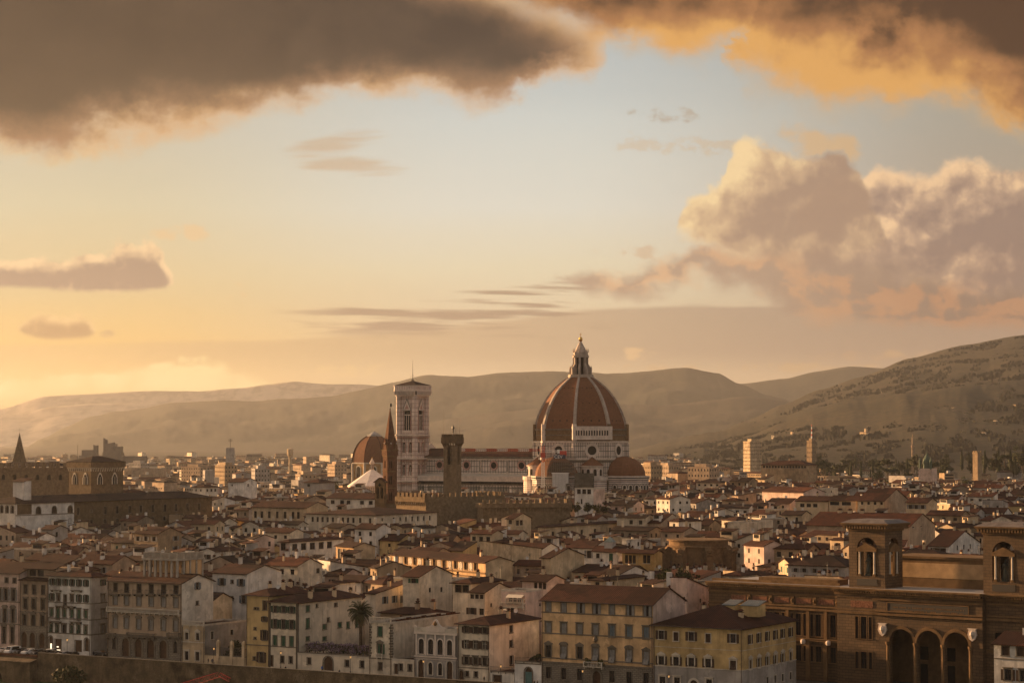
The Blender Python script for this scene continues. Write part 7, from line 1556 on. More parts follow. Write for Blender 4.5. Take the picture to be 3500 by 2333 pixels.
# villas on the eastern hill
r5 = random.Random(8)
VS = [(2950, 1482, 3500, 24, 9), (2556, 1440, 3700, 12, 5), (2575, 1446, 3600, 9, 5), (2705, 1478, 3500, 12, 5), (2722, 1466, 3600, 10, 5), (2845, 1428, 3800, 8, 4), (3020, 1364, 4400, 9, 5), (3195, 1417, 3900, 14, 5), (3255, 1396, 4100, 12, 5), (3465, 1386, 4100, 20, 6), (3360, 1480, 3500, 14, 5), (2640, 1490, 3450, 10, 5), (3060, 1440, 3700, 9, 5), (3400, 1440, 3700, 11, 5)]
for i, (px, py, Y, w, h) in enumerate(VS):
    w *= r5.uniform(.55, .9) if i else 1; h = min(h, 5.5) * r5.uniform(.8, 1.2) if i else h
    
    best = min((abs(W(px, py, yy).z - h * .5 - hill_z(px, yy)), yy) for yy in range(4030, 8900, 25)); Y = best[1]; p = W(px, py, Y); z0 = hill_z(px, Y)
    t = thing('villa', (f'pale hillside villa with a square lookout tower above the tree belt' if i == 0 else f'small pale villa scattered on the wooded eastern hillside'), 'villa', (p.x, p.y, z0), -R(r5.choice((60, 70, 50))), None if i == 0 else 'villas on the eastern hillside')
    m = M(); wl = plaster('cream' if i % 3 else 'buff'); m.box(-w / 2, w / 2, 0, w * .5, -5, h, wl)
    for j in range(int(w / 3)):
        x = -w / 2 + 1.2 + j * 3
        for zz in (h - 2.6, h - 5.4): m.poly([(x, -.05, zz), (x + 1.2, -.05, zz), (x + 1.2, -.05, zz + 1.6), (x, -.05, zz + 1.6)], DARK)
    m.build('wall', t); m = M(); roof_mesh(m, w, w * .5, h, 'hip', R(16), ROOF, (m, wl), .6); m.build('roof', t, (-w / 2, 0, 0))
    if i == 0: m = M(); m.box(2, 7.5, 2, 7.5, 0, 17, wl); roof_mesh(m, 5.5, 5.5, 17, 'hip', R(14), ROOF, (m, wl), .5) if False else m.box(1.6, 7.9, 1.6, 7.9, 14.2, 14.8, SERENA); m.build('lookout_tower', t)
# ------------------------------------------------------------------ far landmarks
def block(name, label, cat, px, Y, w, d, h, al, wall='pale', floors=1, cols=6, z0=0, top=None):
    p = W(px, HORIZON, Y); t = thing(name, label, cat, (p.x, p.y, z0), -R(al)); m = M(); wl = plaster(wall); ops = {'f': [], 'r': []}
    fh = h / max(1, floors)
    for fc, LL, n in (('f', w, cols), ('r', d, max(2, int(cols * d / w)))):
        for k in range(floors):
            for i in range(n): x = LL * (i + .5) / n; ops[fc].append((x - LL / n * .2, x + LL / n * .2, k * fh + fh * .36, k * fh + fh * .76))
    facade(m, (0, 0), (1, 0), w, 0, h, ops['f'], wl, .35, GLASS); facade(m, (w, 0), (0, 1), d, 0, h, ops['r'], wl, .35, GLASS); facade(m, (0, d), (0, -1), d, 0, h, ops['r'], wl, .35, GLASS); m.poly([(0, 0, h), (w, 0, h), (w, d, h), (0, d, h)], LEAD); m.build('wall', t)
    m = M(); m.box(-.3, w + .3, -.3, d + .3, h, h + .5, wl); m.box(w * .2, w * .75, d * .25, d * .8, h + .5, h + 3.2, wl); m.build('roof_terrace', t); return t
block('apartment_tower', 'tall cream apartment tower standing alone in low sunlight east of the dome', 'tower block', 2540, 2600, 13.5, 17, 54, 60, 'buff', 13, 5)
block('apartment_block', 'brownish lit apartment block just east of the marble apse', 'apartment block', 2180, 2300, 24, 14, 30, 60, 'dun', 6, 8); block('apartment_block', 'grey flat roofed apartment block with lit west side below the far hills', 'apartment block', 2350, 2050, 24, 16, 31, 40, 'tan', 6, 7); block('apartment_block', 'long pale apartment block with balconies between the dome and the tall tower', 'apartment block', 2240, 2450, 26, 13, 28, 60, 'tan', 5, 8)
for px, Y, w, h, lb in ((440, 2700, 22, 28, 'flat'), (620, 2400, 30, 27, 'wide'), (735, 2300, 24, 30, 'long'), (860, 2100, 20, 29, 'tall'), (1010, 1950, 24, 26, 'dark'), (1120, 2500, 24, 29, 'upper')):
    block('apartment_block', f'{lb} hazy apartment block in the western suburbs, {"beside" if px < 700 else "towards"} the domed chapel side', 'apartment block', px, Y, w, 14, h, r5.choice((40, 58, 66, 74)), r5.choice(('dun', 'tan', 'grey')), 7, 8)
block('mast_block', 'pale office block carrying the red and white mast', 'building', 2757, 2900, 9, 9, 55, 50, 'dun', 9, 4)
p = W(2768, HORIZON, 2895); t = thing('radio_mast', 'red and white striped radio mast on the pale office block', 'mast', (p.x + 3, p.y + 4, 58)); m = M()
for i in range(6): m.tube([(0, 0, i * 3.0), (0, 0, i * 3.0 + 3.0)], .9 - i * .1, REDP if i % 2 else WHITEM, 6)
m.build('mast', t)
p = W(3119, HORIZON, 2500); t = thing('round_stack', 'slim round tower like chimney above the dark cypresses', 'tower', (p.x, p.y, 10)); m = M(); m.lathe([(1.5, 0), (1.1, 38), (1.9, 38.3), (1.9, 40), (.9, 40.2), (.8, 48), (.1, 53)], mat('tower_stone', PL['tan']), 10); m.build('shaft', t)
p = W(3339, HORIZON, 1900); t = thing('medieval_tower', 'square crenellated medieval tower among the eastern roofs', 'tower', (p.x, p.y, 0), -R(50)); m = M(); m.box(-2.6, 2.6, -2.6, 2.6, 0, 44.5, plaster('dun')); m.build('shaft', t); m = M(); m.box(-2.9, 2.9, -2.9, 2.9, 44.5, 45.6, plaster('dun')); [merlons(m, a, b, 45.6, plaster('dun'), 1.1, .9, 1.2) for a, b in (((-2.9, -2.9), (2.9, -2.9)), ((2.9, -2.9), (2.9, 2.9)), ((-2.9, 2.9), (-2.9, -2.9)))]; m.build('battlement', t)
p = W(3168, HORIZON, 1980); t = thing('green_domed_temple', 'small building with green copper dome and two turrets among eastern roofs', 'temple', (p.x, p.y, 0), -R(32)); m = M(); cu = mat('green_copper', (.07, .105, .075), .6, .2, 1); m.box(-6, 6, -5, 8, 0, 31, plaster('pink')); m.build('wall', t); m = M(); m.lathe([(3.4, 31), (3.4, 34), (3.9, 36), (3.4, 39), (1.6, 42), (.3, 44.5), (.05, 47)], cu, 12); m.build('dome', t)
for s_ in (-1, 1): m = M(); m.lathe([(1.2, 30), (1.2, 36), (1.4, 37), (.9, 38.5), (.05, 41)], cu, 8, (s_ * 5, -4)); m.build('turret', t)
p = W(550, HORIZON, 2900); t = thing('water_tower', 'dark block topped by a spidery aerial in the western suburbs', 'tower', (p.x + 90, p.y, 0)); m = M(); m.box(-5, 5, -5, 5, 0, 46, plaster('grey')); m.build('block', t); m = M(); m.bar((0, 0, 46), (0, 0, 58), .4, IRON)
for i in range(4): m.bar((-3, 0, 54 + i), (3, 0, 54 + i), .2, IRON)
m.build('aerial', t)
p = W(992, HORIZON, 3000); t = thing('water_tower', 'mushroom shaped water tower in front of the long western ridge', 'tower', (p.x, p.y, 0)); m = M(); m.lathe([(2.2, 0), (1.8, 32), (4.2, 37), (4.2, 44), (.1, 45)], plaster('buff'), 12); m.build('tank', t)
# courthouse silhouette
p = W(340, HORIZON, 4200); t = thing('courthouse', 'dark jagged modern courthouse with stepped towers against the western ridge', 'courthouse', (p.x, p.y, 0), 0); m = M(); g = mat('dark_cladding', (.10, .09, .085), .7, .2, .1); S = .549
X = lambda q: (q - 340) * S; Zz = lambda y: EYE + (HORIZON - y) * S
for x0, x1, y0, y1 in ((268, 415, 1556, 60), (277, 328, 1537, 40), (318, 329, 1521, 30), (348, 413, 1545, 50), (352, 362, 1502, 24), (358, 392, 1516, 36), (385, 413, 1525, 34), (412, 495, 1558, 40)): m.box(X(x0), X(x1), (x0 % 7) * 1.5, y1 * .6 + 6, 0, Zz(y0), g)
for x0, x1, ya, yb in ((318, 329, 1518, 1524), (352, 362, 1495, 1504), (362, 390, 1516, 1510)): m.poly([(X(x0), 4, Zz(1530)), (X(x1), 4, Zz(1530)), (X(x1), 4, Zz(yb)), (X(x0), 4, Zz(ya))], g); m.poly([(X(x0), 12, Zz(1530)), (X(x0), 12, Zz(ya)), (X(x1), 12, Zz(yb)), (X(x1), 12, Zz(1530))], g); m.poly([(X(x0), 4, Zz(ya)), (X(x1), 4, Zz(yb)), (X(x1), 12, Zz(yb)), (X(x0), 12, Zz(ya))], g); m.poly([(X(x0), 4, Zz(1530)), (X(x0), 4, Zz(ya)), (X(x0), 12, Zz(ya)), (X(x0), 12, Zz(1530))], g)
m.build('stepped_block', t); m = M(); m.bar((X(266), 0, 0), (X(266), 0, Zz(1520)), .5, IRON); m.build('mast', t)
# ------------------------------------------------------------------ tower crane and scaffolding at the cathedral
def lattice(m, a, b, w, n, mt, r=.09, up=Vector((0, 0, 1))):
    a, b = Vector(a), Vector(b); d = (b - a).normalized(); s_ = d.cross(up).normalized() if abs(d.dot(up)) < .95 else Vector((1, 0, 0)); v = s_.cross(d).normalized(); cs = [s_ * i * w / 2 + v * j * w / 2 for i, j in ((-1, -1), (1, -1), (1, 1), (-1, 1))]
    for c in cs: m.bar(a + c, b + c, r, mt)
    for i in range(n):
        p, q = a + (b - a) * (i / n), a + (b - a) * ((i + 1) / n)
        for k in range(4): m.bar(p + cs[k], q + cs[(k + 1) % 4], r * .7, mt); m.bar(p + cs[k], p + cs[(k + 1) % 4], r * .7, mt)
def crane():
    c = W(1856, HORIZON, 1268); c.z = 0; t = thing('tower_crane', 'white and red tower crane with counterweight in front of the cathedral nave', 'crane', c, -R(7))
    zj = EYE + (HORIZON - 1541) * 1268 / F; m = M(); lattice(m, (0, 0, 0), (0, 0, EYE + (HORIZON - 1577) * 1268 / F), 1.5, 28, WHITEM, .13); m.build('mast', t); m = M(); lattice(m, (0, 0, EYE + (HORIZON - 1577) * 1268 / F), (0, 0, zj + 3), 1.6, 6, REDP, .15); m.box(-1.2, 1.2, -1.4, 1.2, zj - 3.4, zj - .8, REDP); m.build('slewing_tower', t)
    m = M(); x = -2.0
    for i in range(8): lattice(m, (x, 0, zj + .6), (x - 6.1, 0, zj + .6), 1.15, 5, REDP if i % 2 == 0 else WHITEM, .09); x -= 6.1
    m.build('jib', t); m = M(); lattice(m, (1.2, 0, zj), (13.6, 0, zj), 1.0, 8, WHITEM, .1); m.bar((0, 0, zj + 3), (13, 0, zj + .6), .07, IRON); m.bar((0, 0, zj + 3), (-20, 0, zj + 1.2), .05, IRON); m.build('counter_jib', t)
    m = M(); m.box(9.6, 13.4, -.9, .9, zj - 2.6, zj + .2, REDP); m.box(8.2, 9.55, -.8, .8, zj - 1.2, zj + .9, WHITEM); m.build('counterweight', t)
    m = M(); m.box(6.3, 12.9, -1.15, -1.0, zj - 4.2, zj - 2.0, plain('navy_sign', (.03, .04, .07), .5)); s_ = m.build('sign_board', t)
    cu = bpy.data.curves.new('lettering', 'FONT'); cu.body = 'CEV'; cu.size = 2.6; cu.extrude = .02; ob = bpy.data.objects.new('tmp', cu); col.objects.link(ob); me = bpy.data.meshes.new_from_object(ob.evaluated_get(bpy.context.evaluated_depsgraph_get())); bpy.data.objects.remove(ob); me.name = 'lettering'; me.materials.clear(); me.materials.append(WHITEM)
    o = link('lettering', me, s_, (6.5, -1.2, zj - 4.0)); o.rotation_euler = (math.pi / 2, 0, 0)
crane()
def scaffold():
    c = DUOMO + Vector((-27.5 * -GS * -1.0 * 0 + (0 * GC + -46 * GS), -0 * GS - 46 * GC, 0)); t = thing('scaffolding', 'grey scaffolding with dark netting and a white sheet round the south apse', 'scaffolding', c, -R(20)); c2 = c
    m = M(); st = plain('scaffold_steel', (.16, .145, .125), .5, .4)
    X = lambda px: (px - (1750 + F * c.x / c.y)) * c.y / F / math.cos(R(20)); Zs = lambda py: EYE + (HORIZON - py) * c.y / F
    for i in range(15):
        x = X(1866) + (X(1962) - X(1866)) * i / 14
        for y in (0, 2.2): m.box(x - .07, x + .07, y - .07, y + .07, 14, Zs(1545), st)
    for k in range(17): z = 16 + k * 2.0; z < Zs(1545) and [m.box(X(1866), X(1962), y - .06, y + .06, z - .06, z + .06, st) for y in (0, 2.2)]; z < Zs(1545) and m.box(X(1866), X(1962), 0.1, 2.1, z - .12, z - .065, WOOD)
    m.build('tube_frame', t); nt = mat('dust_net', (.10, .088, .07), .9, .3, .4); m = M(); m.box(X(1962), X(2025), -.2, 1.8, 16, Zs(1615), nt)
    for k in range(7): m.box(X(1962) - .02, X(2025) + .02, -.3, -.201, 17 + k * 2.4, 17.12 + k * 2.4, st)
    m.build('netting', t); m = M(); wt = mat('white_sheet', (.50, .49, .47), .8, .15, .5); m.box(X(1892), X(1936), -2.4, -.4, 14, Zs(1617), wt); m.box(X(1890), X(1945), -2.6, -.3, Zs(1617), Zs(1614), WHITEM); m.prism([(X(1936), -2.3), (X(1944), -2.3), (X(1944), -.5), (X(1936), -.5)], Zs(1650), Zs(1617), wt)
    for i in range(1, 4): x = X(1892) + (X(1936) - X(1892)) * i / 4; m.box(x - .05, x + .05, -2.46, -2.402, 14, Zs(1617), st)
    m.build('sheeting', t)
    m = M()
    for k, (h, w) in enumerate(((1578, 30), (1588, 36), (1598, 42))): x0, x1 = X(1908 - w), X(1908 + w); slab(m, [(x0, 2.4, Zs(h + 10)), (x1, 2.4, Zs(h + 10)), (x1, 6.5, Zs(h)), (x0, 6.5, Zs(h))], .3, ROOF2)
    m.build('temporary_roof', t)
scaffold()
# ------------------------------------------------------------------ riverside small things
def qat(px, off, z=0.0):
    u = (px - 1750) / F; x = (u * (519 + C31 * off) - S31 * off) / (C31 + u * S31); return quay(x, off, z)
def palm():
    p = qat(1234, 7.5, 2.2); t = thing('palm_tree', 'tall date palm with a round drooping crown beside the wisteria garden', 'palm', p); rn = random.Random(3); z0 = 11.6; m = M()
    m.tube([(0, 0, 0), (.1, 0, 4), (.05, .05, 8), (0, 0, z0)], .42, BARK, 8, .34); m.lathe([(.36, z0 - 2.6), (.62, z0 - 1.2), (.7, z0 - .4), (.3, z0 + .3), (.02, z0 + .5)], WOOD, 10); m.build('trunk', t); m = M(); dry = mat('dry_frond', (.09, .068, .028), .8, .4, 1.2); gr = [mat('palm_frond', (.050, .055, .020), .7, .4, 1.2), FOL[0], FOL[1]]
    for i in range(120):
        a = rn.uniform(0, 6.28); el = rn.uniform(-.85, 1.35); L = rn.uniform(2.9, 3.8); mt = dry if el < -.35 and rn.random() < .7 else rn.choice(gr); pts = []; d = Vector((math.cos(a) * math.cos(el), math.sin(a) * math.cos(el), math.sin(el))); q = Vector((0, 0, z0 + .1))
        for k in range(7): pts.append(q.copy()); q = q + d * L / 6; d = (d + Vector((0, 0, -.17 - .05 * k))).normalized()
        sd = Vector((-math.sin(a), math.cos(a), 0))
        for k in range(6):
            for s_ in (-1, 1):
                for h in (.0, .5):
                    b = pts[k].lerp(pts[k + 1], h); e = pts[k].lerp(pts[k + 1], h + .38); w = .55 * math.sin(math.pi * (k + h + .6) / 7) + .1; tip = b + sd * s_ * w + (pts[k + 1] - pts[k]) * .7 + Vector((0, 0, -.28)); m.poly([b, e, tip], mt)
        m.tube(pts, .035, mt, 3, .01)
    m.build('crown', t)
palm()
def wisteria():
    b = GARDEN['wall']; p = b.o; t = thing('wisteria_pergola', 'pergola covered with mauve wisteria on the garden terrace above the long wall', 'wisteria', (p.x, p.y, b.H - 1.0), -b.a); rn = random.Random(6); x0, x1 = b.t('f', 1036), b.t('f', 1262); m = M()
    for i in range(9):
        x = x0 + (x1 - x0) * i / 8
        for y in (2.0, 5.5): m.box(x - .08, x + .08, y - .08, y + .08, 0, 2.9, WOOD)
        m.box(x - .06, x + .06, 1.6, 6.0, 2.9, 3.05, WOOD)
    m.build('pergola_frame', t); m = M(); n = 1500
    for i in range(n):
        x = rn.uniform(x0 - .3, x1 + .3); y = rn.uniform(1.3, 6.2); z = 1.0 + 2.0 * rn.random() ** .6; q = Vector((x, y, z)); a = Vector((rn.gauss(0, 1), rn.gauss(0, 1), rn.gauss(0, 1))).normalized(); c = a.orthogonal().normalized(); s_ = rn.uniform(.15, .34); m.poly([q - a * s_, q + c * s_ * .6, q + a * s_, q - c * s_ * .6], rn.choice(FOL[:2]))
    m.build('foliage', t); m = M(); pm = [mat('mauve_blossom', (.20, .135, .19), .8, .3, 1.5), mat('pale_mauve_blossom', (.29, .215, .27), .8, .3, 1.5)]
    for i in range(2300):
        x = rn.uniform(x0, x1); y = rn.uniform(1.1, 5.5); bump = .5 * math.sin(x * 1.1) + .35 * math.sin(x * 2.7 + 1); z = 2.75 + bump * .6 + rn.uniform(-.9, .55); q = Vector((x, y, z)); h = rn.uniform(.25, .5); w = rn.uniform(.08, .17); a = rn.uniform(0, 3.14); u = Vector((math.cos(a), math.sin(a), 0)) * w; m.poly([q - u, q + u, q + u * .15 - Vector((0, 0, h))], rn.choice(pm))
    m.build('blossom', t)
wisteria()
def shrub(name, label, p, r, n, mats, seed, size=.3, cat='shrub'):
    rn = random.Random(seed); t = thing(name, label, cat, p); m = M(); leafy(m, (0, 0, r[2]), r, n, mats, rn, size); m.build('foliage', t); m = M(); [m.tube([(0, 0, -.3), (r[0] * .4 * math.cos(k * 1.7), r[1] * .4 * math.sin(k * 1.7), r[2] * 1.1)], .07, BARK, 5, .03) for k in range(4)]; m.build('stem', t); return t
p = qat(241, -22, -7.2); p.z = -7.4; shrub('round_bush', 'large round bush on the grassy bank below the brick parapet', p, (4.2, 4.2, 4.3), 2200, [FOL[1], FOL[0], mat('leaf_bronze', (.075, .052, .018), .8, .4, 1)], 1, .3)
p = qat(150, -24, -7.4); shrub('low_bush', 'low scruffy bush on the bank west of the round bush', p, (2.6, 1.6, 1.0), 300, [FOL[0], FOL[1]], 2, .3)
p = qat(806, 5.0); shrub('garden_tree', 'dark garden tree behind the pillared wall beside the small yellow villa', p, (2.7, 2.2, 3.0), 900, [FOL[0], FOL[0], FOL[1]], 3, .3, 'tree')
a_, b_ = qat(706, .2), qat(845, .2); t = thing('pillared_wall', 'low yellow garden wall with three pale pillars beside the small villa', 'wall', a_, -R(31)); L = (b_ - a_).length; m = M(); m.box(0, L, -.15, .15, 0, 2.1, plaster('buff')); m.box(0, L, -.2, .2, 2.1, 2.25, SERENA); m.build('wall', t)
for x in (L * .33, L * .66, L * .95): m = M(); m.box(x - .4, x + .4, -.35, .35, 0, 5.6, plaster('buff')); m.prism([(x - .4, -.35), (x + .4, -.35), (x + .4, .35), (x - .4, .35)], 5.6, 6.1, plaster('buff'), scale=.4, c=(x, 0)); m.build('pillar', t)
m = M(); [m.box(x - .02, x + .02, -.02, .02, 2.25, 4.3, IRON) for x in [L * (.02 + .96 * i / 60) for i in range(61)]]; m.box(0, L, -.03, .03, 4.1, 4.17, IRON); m.build('railing', t)
# plants on balconies and terraces
b = GARDEN['orange']
for px, nm in ((2008, 'western'), (2056, 'eastern')): q = b.o + b.dx * b.t('f', px) - b.dy * .7; shrub('balcony_plant', f'leafy potted plant at the {nm} end of the orange palace balcony', (q.x, q.y, b.z('f', 2034, 2275)), (.75, .5, .95), 260, [FOL[1], FOL[2]], px, .16, 'plant')
b = GARDEN['teal']
for i, px in enumerate((1812, 1826, 1840)): q = b.o + b.dx * b.t('f', px) + b.dy * 1.2; shrub('terrace_plant', f'{("dark", "rust tinged", "tall dark")[i]} potted plant on the terrace over the teal door', (q.x, q.y, b.H), (.9, .8, .75 + .2 * i), 220, [FOL[0], FOL[1], mat('leaf_bronze', (.075, .052, .018))], px, .18, 'plant')
def roof_garden():
    c = W(2300, HORIZON, 600); z = W(2300, 1988, 600).z; t = thing('roof_garden', 'roof terrace full of olive trees and shrubs between two white chimneys', 'roof garden', (c.x, c.y, 0), -R(31)); m = M(); m.box(-6, 6.5, 0, 7, 0, z, plaster('buff')); m.box(-6.2, 6.7, -.2, 7.2, z, z + .3, SERENA); m.build('wall', t); rn = random.Random(2)
    for i, (x, y, r, h, mm) in enumerate(((-4.6, 1.2, 1.0, 1.0, FOL[2]), (-3.2, 2.5, 1.4, 1.7, FOL[1]), (-1.4, 1.4, .9, 1.2, FOL[2]), (-.2, 3.5, 1.5, 1.9, FOL[0]), (1.4, 1.3, .8, .9, FOL[1]), (2.8, 2.2, 1.0, 1.3, FOL[2]), (4.2, 1.6, 1.1, 1.2, FOL[1]), (5.6, 2.4, .8, 1.0, FOL[0]), (1.6, 4.6, 1.4, 1.8, FOL[1]), (-4.8, 4.5, 1.5, 1.8, FOL[0]))): m = M(); leafy(m, (x, y, z + .3 + h), (r, r, h), 240, [mm, FOL[1]], rn, .2); m.tube([(x, y, z), (x, y, z + h)], .07, BARK, 5); m.build('shrub', t)
    for x in (-6.6, -1.2): m = M(); m.box(x - .6, x + .6, -.5, .6, z - 1.2, z + 2.6, plaster('white')); m.build('chimney', t)
roof_garden()
for i, px in enumerate((1948, 1975, 2010, 2040, 2062)): c = W(px, HORIZON, 985); z = W(px, 1752, 985).z; t = tree('town_tree', f'{("olive", "yellow green", "dark", "pale", "rounded")[i]} tree on the terrace below the white planted tower house', px, 985, z - 1, 'spring' if i % 2 else 'bushy', .55, i % 3)
r6 = random.Random(31)
for i in range(46):
    Y = 600 + 620 * r6.random(); px = r6.uniform(30, 3480)
    if any(p0 - 25 < px < p1 + 25 and Y < Yb + 10 for p0, p1, Yb, ym in CAPS): continue
    v = W(px, HORIZON, Y); q_ = Vector((v.x, v.y))
    if any(-2 < (q_ - o).dot(x) < L + 2 and -2 < (q_ - o).dot(y) < D + 2 for o, x, y, L, D in RECTS): continue
    tree('courtyard_tree', 'leafy courtyard tree rising between the old town roofs', px, Y, H0(Y) - 5.5, ('bushy', 'spring', 'cypress')[i % 3], r6.uniform(.55, .8), i % 3, 'courtyard trees among the old town roofs')
# ------------------------------------------------------------------ cars, lamps, people
def car_meshes(paint, van=False):
    L, Wd = (4.9, 1.9) if van else (4.2, 1.75); h = 1.95 if van else 1.46
    pr = [(-L / 2, .35), (-L / 2, .8), (-L / 2 + .15, .92), (-L / 2 + (.55 if van else 1.0), 1.02), (-L / 2 + (1.1 if van else 1.75), h - .05), (-L / 2 + (1.6 if van else 2.3), h), (L / 2 - .7, h - .02), (L / 2 - .15, 1.05 if not van else h - .2), (L / 2, .9), (L / 2, .35)]
    m = M(); rows = []
    for y, k in ((-Wd / 2, .93), (-Wd / 2 + .08, 1), (Wd / 2 - .08, 1), (Wd / 2, .93)): rows.append([(y * (1 - .12 * max(0, (z - .95) / .6)), x * k if abs(x) > 1 else x, .35 + (z - .35) * (1 if k == 1 else .985)) for x, z in pr])
    m.grid(rows, paint, False); m.poly(rows[0], paint); m.poly(rows[-1][::-1], paint); m.box(-Wd / 2 + .1, Wd / 2 - .1, -L / 2 + .1, L / 2 - .1, .22, .36, IRON); body = m.data('body'); gl = M()
    def q(i, j, lo, hi, out): a, b_ = Vector((0, pr[i][0], pr[i][1])), Vector((0, pr[j][0], pr[j][1])); n = Vector((0, -(b_.z - a.z), b_.y - a.y)).normalized() * out; w = Wd * .4; p0, p1 = a.lerp(b_, lo), a.lerp(b_, hi); gl.poly([p0 + n + Vector((-w, 0, 0)), p0 + n + Vector((w, 0, 0)), p1 + n + Vector((w * .92, 0, 0)), p1 + n + Vector((-w * .92, 0, 0))], GLASS)
    q(3, 4, .08, .94, .015); q(6, 7, .1, .9, .015)
    for s_ in (-1, 1): x = s_ * (Wd / 2 + .006) * .965; gl.poly([(x, -L / 2 + (1.0 if van else 1.5), 1.0), (x, L / 2 - .75, 1.0), (x * .95, L / 2 - 1.0, h - .14), (x * .95, -L / 2 + (1.5 if van else 2.15), h - .14)][::s_], GLASS)
    w = M(); rim = M(); w.lathe([(.02, -.09), (.3, -.1), (.33, -.06), (.33, .06), (.3, .1), (.02, .09)], IRON, 12); rim.lathe([(.02, -.11), (.2, -.105), (.2, .105), (.02, .11)], plain('wheel_rim', (.3, .3, .3), .3, .5, .8), 10)
    hl = M(); hl.box(-.18, .18, -.04, .04, -.08, .08, plain('lamp_glass', (.6, .6, .58), .1)); return body, gl.data('window'), w.data('wheel'), rim.data('rim'), hl.data('headlight'), L, Wd
def car(label, px, off, paint, van=False, rz=0.0):
    bd, gl, w, rm, hl, L, Wd = car_meshes(plain('car_paint_' + paint[0], paint[1], .3, .5), van); t = thing('parked_van' if van else 'parked_car', label, 'van' if van else 'car', qat(px, off, .004), -R(31) + rz, 'cars parked along the river street'); link('body', bd, t); link('window', gl, t)
    for x in (-1, 1):
        for y in (-L * .31, L * .31): o = link('wheel', w, t, (x * (Wd / 2 - .1), y, .33)); o.rotation_euler = (0, math.pi / 2, 0); link('rim', rm, o)
        link('headlight', hl, t, (x * Wd * .34, -L / 2 - .02, .72))
WH, SI, BK, DB = ('white', (.62, .6, .58)), ('silver', (.32, .32, .33)), ('black', (.02, .02, .022)), ('dark', (.05, .05, .055))
car('silver car parked westernmost behind the brick parapet', 22, -5.2, SI); car('white van parked among dark cars behind the brick parapet', 52, -5.2, WH, True); car('black car between the white van and a white car', 80, -5.2, BK); car('white car between two black cars in the parking row', 106, -5.2, WH); car('dark grey car next to a white car in the parking row', 136, -5.2, DB); car('black car in front of the lit shop in the parking row', 166, -5.2, BK); car('white car parked sideways against the white house shop', 188, -1.9, WH, False, math.pi / 2); car('dark car beside the silver car closest to the lamp', 194, -5.4, DB); car('silver car by the street lamp in the parking row', 221, -5.4, SI); car('black car past the street lamp at the row end', 252, -5.4, BK); car('black car at the side wall of the balustraded palace', 352, 1.5, BK, False, math.pi / 2)
def lamp_mesh():
    m = M(); m.lathe([(.16, 0), (.14, .5), (.06, .7), (.05, 3.5), (.09, 3.55), (.03, 3.7)], IRON, 8); m.bar((-.3, 0, 3.3), (.3, 0, 3.3), .02, IRON); g = M(); g.prism([(-.12, -.12), (.12, -.12), (.12, .12), (-.12, .12)], 3.7, 4.15, glow('lamp_glow', (1, .5, .16), .25), scale=1.5); c = M(); c.prism([(-.2, -.2), (.2, -.2), (.2, .2), (-.2, .2)], 4.15, 4.45, IRON, scale=.15); return m.data('post'), g.data('lantern'), c.data('cap')
LMP = lamp_mesh()
for px, w in ((237, 'by the parked silver car'), (736, 'in front of the pillared wall'), (964, 'before the green shuttered house'), (1201, 'before the garden wall'), (1449, 'before the ornate small house'), (1712, 'before the railed gate wall'), (1990, 'before the orange palace'), (2283, 'before the ochre corner house')):
    t = thing('street_lamp', 'old iron lantern post on the river street ' + w, 'street lamp', qat(px, -1.2), 0, 'street lamps along the river street'); [link(n_, d, t) for n_, d in zip(('post', 'lantern', 'cap'), LMP)]
def person_mesh(coat, trousers, sit=False):
    me = bpy.data.meshes.new('person'); V = [(0, 0, .95), (0, .01, 1.2), (0, 0, 1.42), (0, 0, 1.52), (0, -.02, 1.64), (0, -.02, 1.74), (-.1, 0, .9), (-.11, -.06, .5), (-.11, .03, .08), (-.11, -.12, .04), (.1, 0, .9), (.11, .1, .5), (.11, .16, .1), (.11, .04, .04), (-.2, 0, 1.4), (-.25, .03, 1.12), (-.24, -.06, .88), (-.23, -.08, .78), (.2, 0, 1.4), (.25, 0, 1.12), (.24, -.08, .9), (.23, -.1, .8)]
    if sit: V = [(x, y - (.35 if z < .7 else 0), (z - .5 if z > .7 else z * .75)) for x, y, z in V]
    Ee = [(0, 1), (1, 2), (2, 3), (3, 4), (4, 5), (0, 6), (6, 7), (7, 8), (8, 9), (0, 10), (10, 11), (11, 12), (12, 13), (2, 14), (14, 15), (15, 16), (16, 17), (2, 18), (18, 19), (19, 20), (20, 21)]
    rr = [.15, .15, .15, .06, .1, .085, .1, .075, .05, .045, .1, .075, .05, .045, .075, .055, .045, .045, .075, .055, .045, .045]
    me.from_pydata(V, Ee, []); o = bpy.data.objects.new('person', me); col.objects.link(o); md = o.modifiers.new('skin', 'SKIN')
    for v, r in zip(me.skin_vertices[0].data, rr): v.radius = (r, r * .85)
    me.skin_vertices[0].data[0].use_root = True; sb = o.modifiers.new('sub', 'SUBSURF'); sb.levels = 1; sb.render_levels = 1; r = bpy.data.meshes.new_from_object(o.evaluated_get(bpy.context.evaluated_depsgraph_get())); bpy.data.objects.remove(o); r.materials.clear()
    for k in (plain('coat_' + coat[0], coat[1], .8), plain('trousers_' + trousers[0], trousers[1], .8), plain('skin', (.42, .26, .18), .6), plain('dark_hair', (.03, .02, .015), .8)): r.materials.append(k)
    d = .5 if sit else 0
    for p in r.polygons: c = p.center; p.material_index = (3 if c.z > 1.68 - d or (c.z > 1.56 - d and c.y > .02) else 2) if c.z > 1.5 - d else (1 if c.z < .86 - d * .9 and abs(c.x) < .19 else (2 if c.z < .86 - d else 0))
    r.name = 'person'; return r
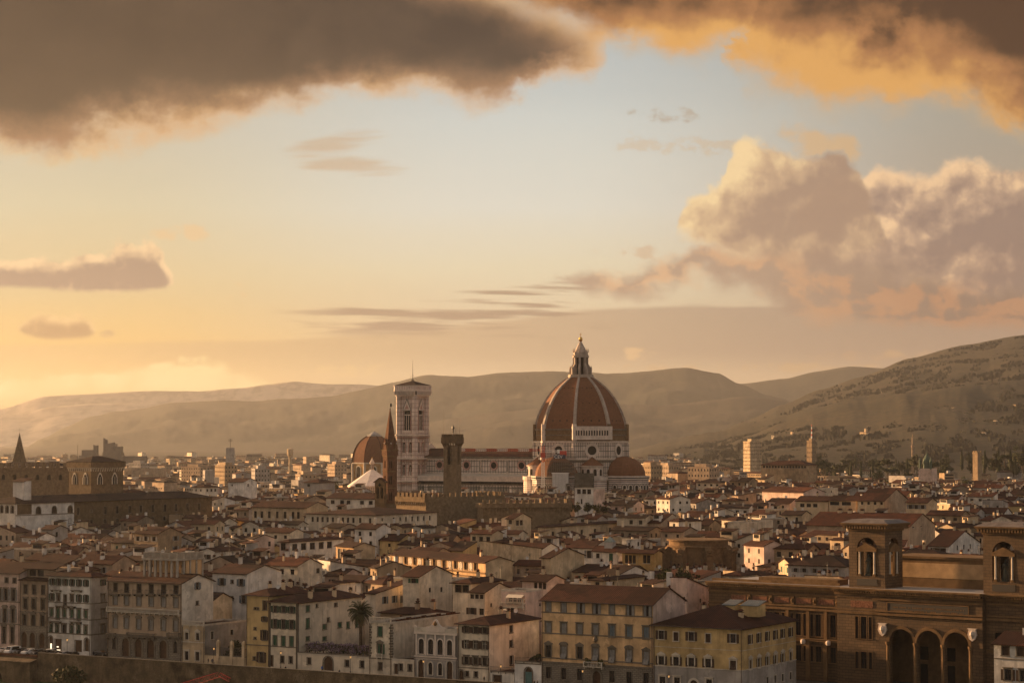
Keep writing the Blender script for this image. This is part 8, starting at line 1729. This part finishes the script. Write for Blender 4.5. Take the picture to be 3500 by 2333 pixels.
NV, BLK, BLU, GRY = ('navy', (.03, .035, .06)), ('black', (.015, .015, .016)), ('blue', (.03, .09, .32)), ('grey', (.12, .11, .10))
for px, ct, tr, sit, off, lb in ((717, BLK, GRY, False, -2.2, 'person in black coat walking beside another past the pillared wall'), (731, NV, BLK, False, -2.2, 'person in navy coat walking beside another past the pillared wall'), (1104, BLU, BLK, False, -2.5, 'person in bright blue jacket walking towards the arched gate'), (980, BLK, BLK, True, -7.4, 'dark clothed person sitting at the parapet before the green shuttered house'), (1163, NV, BLK, True, -7.4, 'dark clothed person sitting at the parapet before the garden wall'), (1655, BLK, GRY, False, -3.0, 'person in black standing before the pale townhouse'), (1826, BLK, BLK, False, -5.0, 'person with dark coat next to the teal arched door'), (1836, GRY, BLK, False, -5.0, 'person with grey coat next to the teal arched door')):
    o = link('person', person_mesh(ct, tr, sit), None, qat(px, off, .45 if sit else .004), R(20 + px % 60)); tag(o, lb, 'person')
def river_crane():
    a = W(612, 2345, 492); b = W(750, 2303, 492); c = W(786, 2322, 492); t = thing('building_crane', 'red lattice crane arm rising from below the embankment wall', 'crane', (a.x, a.y, -8.6)); m = M(); o = Vector((a.x, a.y, -8.6)); rp = plain('bright_red_paint', (.40, .035, .02), .5)
    m.box(-2.4, 2.4, -1.6, 1.6, 0, .8, IRON); lattice(m, (0, 0, .8), a - o + Vector((0, 0, .6)), 1.1, 8, rp, .06); m.build('mast', t); m = M(); lattice(m, a - o, b - o, 1.1, 8, rp, .045); m.build('arm', t); m = M(); lattice(m, b - o, c - o, .8, 3, rp, .045); m.bar(a - o + Vector((0, 0, 1)), b - o + Vector((0, 0, .6)), .05, IRON); m.bar(b - o, c - o + Vector((2, 0, -2)), .04, IRON); m.build('jib', t)
river_crane()
# ------------------------------------------------------------------ evening haze over the whole valley
def build_haze():
    m = M(); hm = bpy.data.materials.new('haze'); hm.use_nodes = True; t = hm.node_tree; t.nodes.clear()
    out = t.nodes.new('ShaderNodeOutputMaterial'); v = t.nodes.new('ShaderNodeVolumePrincipled'); t.links.new(v.outputs[0], out.inputs['Volume'])
    v.inputs['Color'].default_value = HAZE_COL; v.inputs['Density'].default_value = HAZE_D; v.inputs['Anisotropy'].default_value = HAZE_G
    m.box(-9500, 9500, -120, 24000, -12, 735, hm); kind(m.build('haze'), 'stuff')
HAZE_COL = (.60, .62, .66, 1); HAZE_D = 2.75e-5; HAZE_G = .6
build_haze()
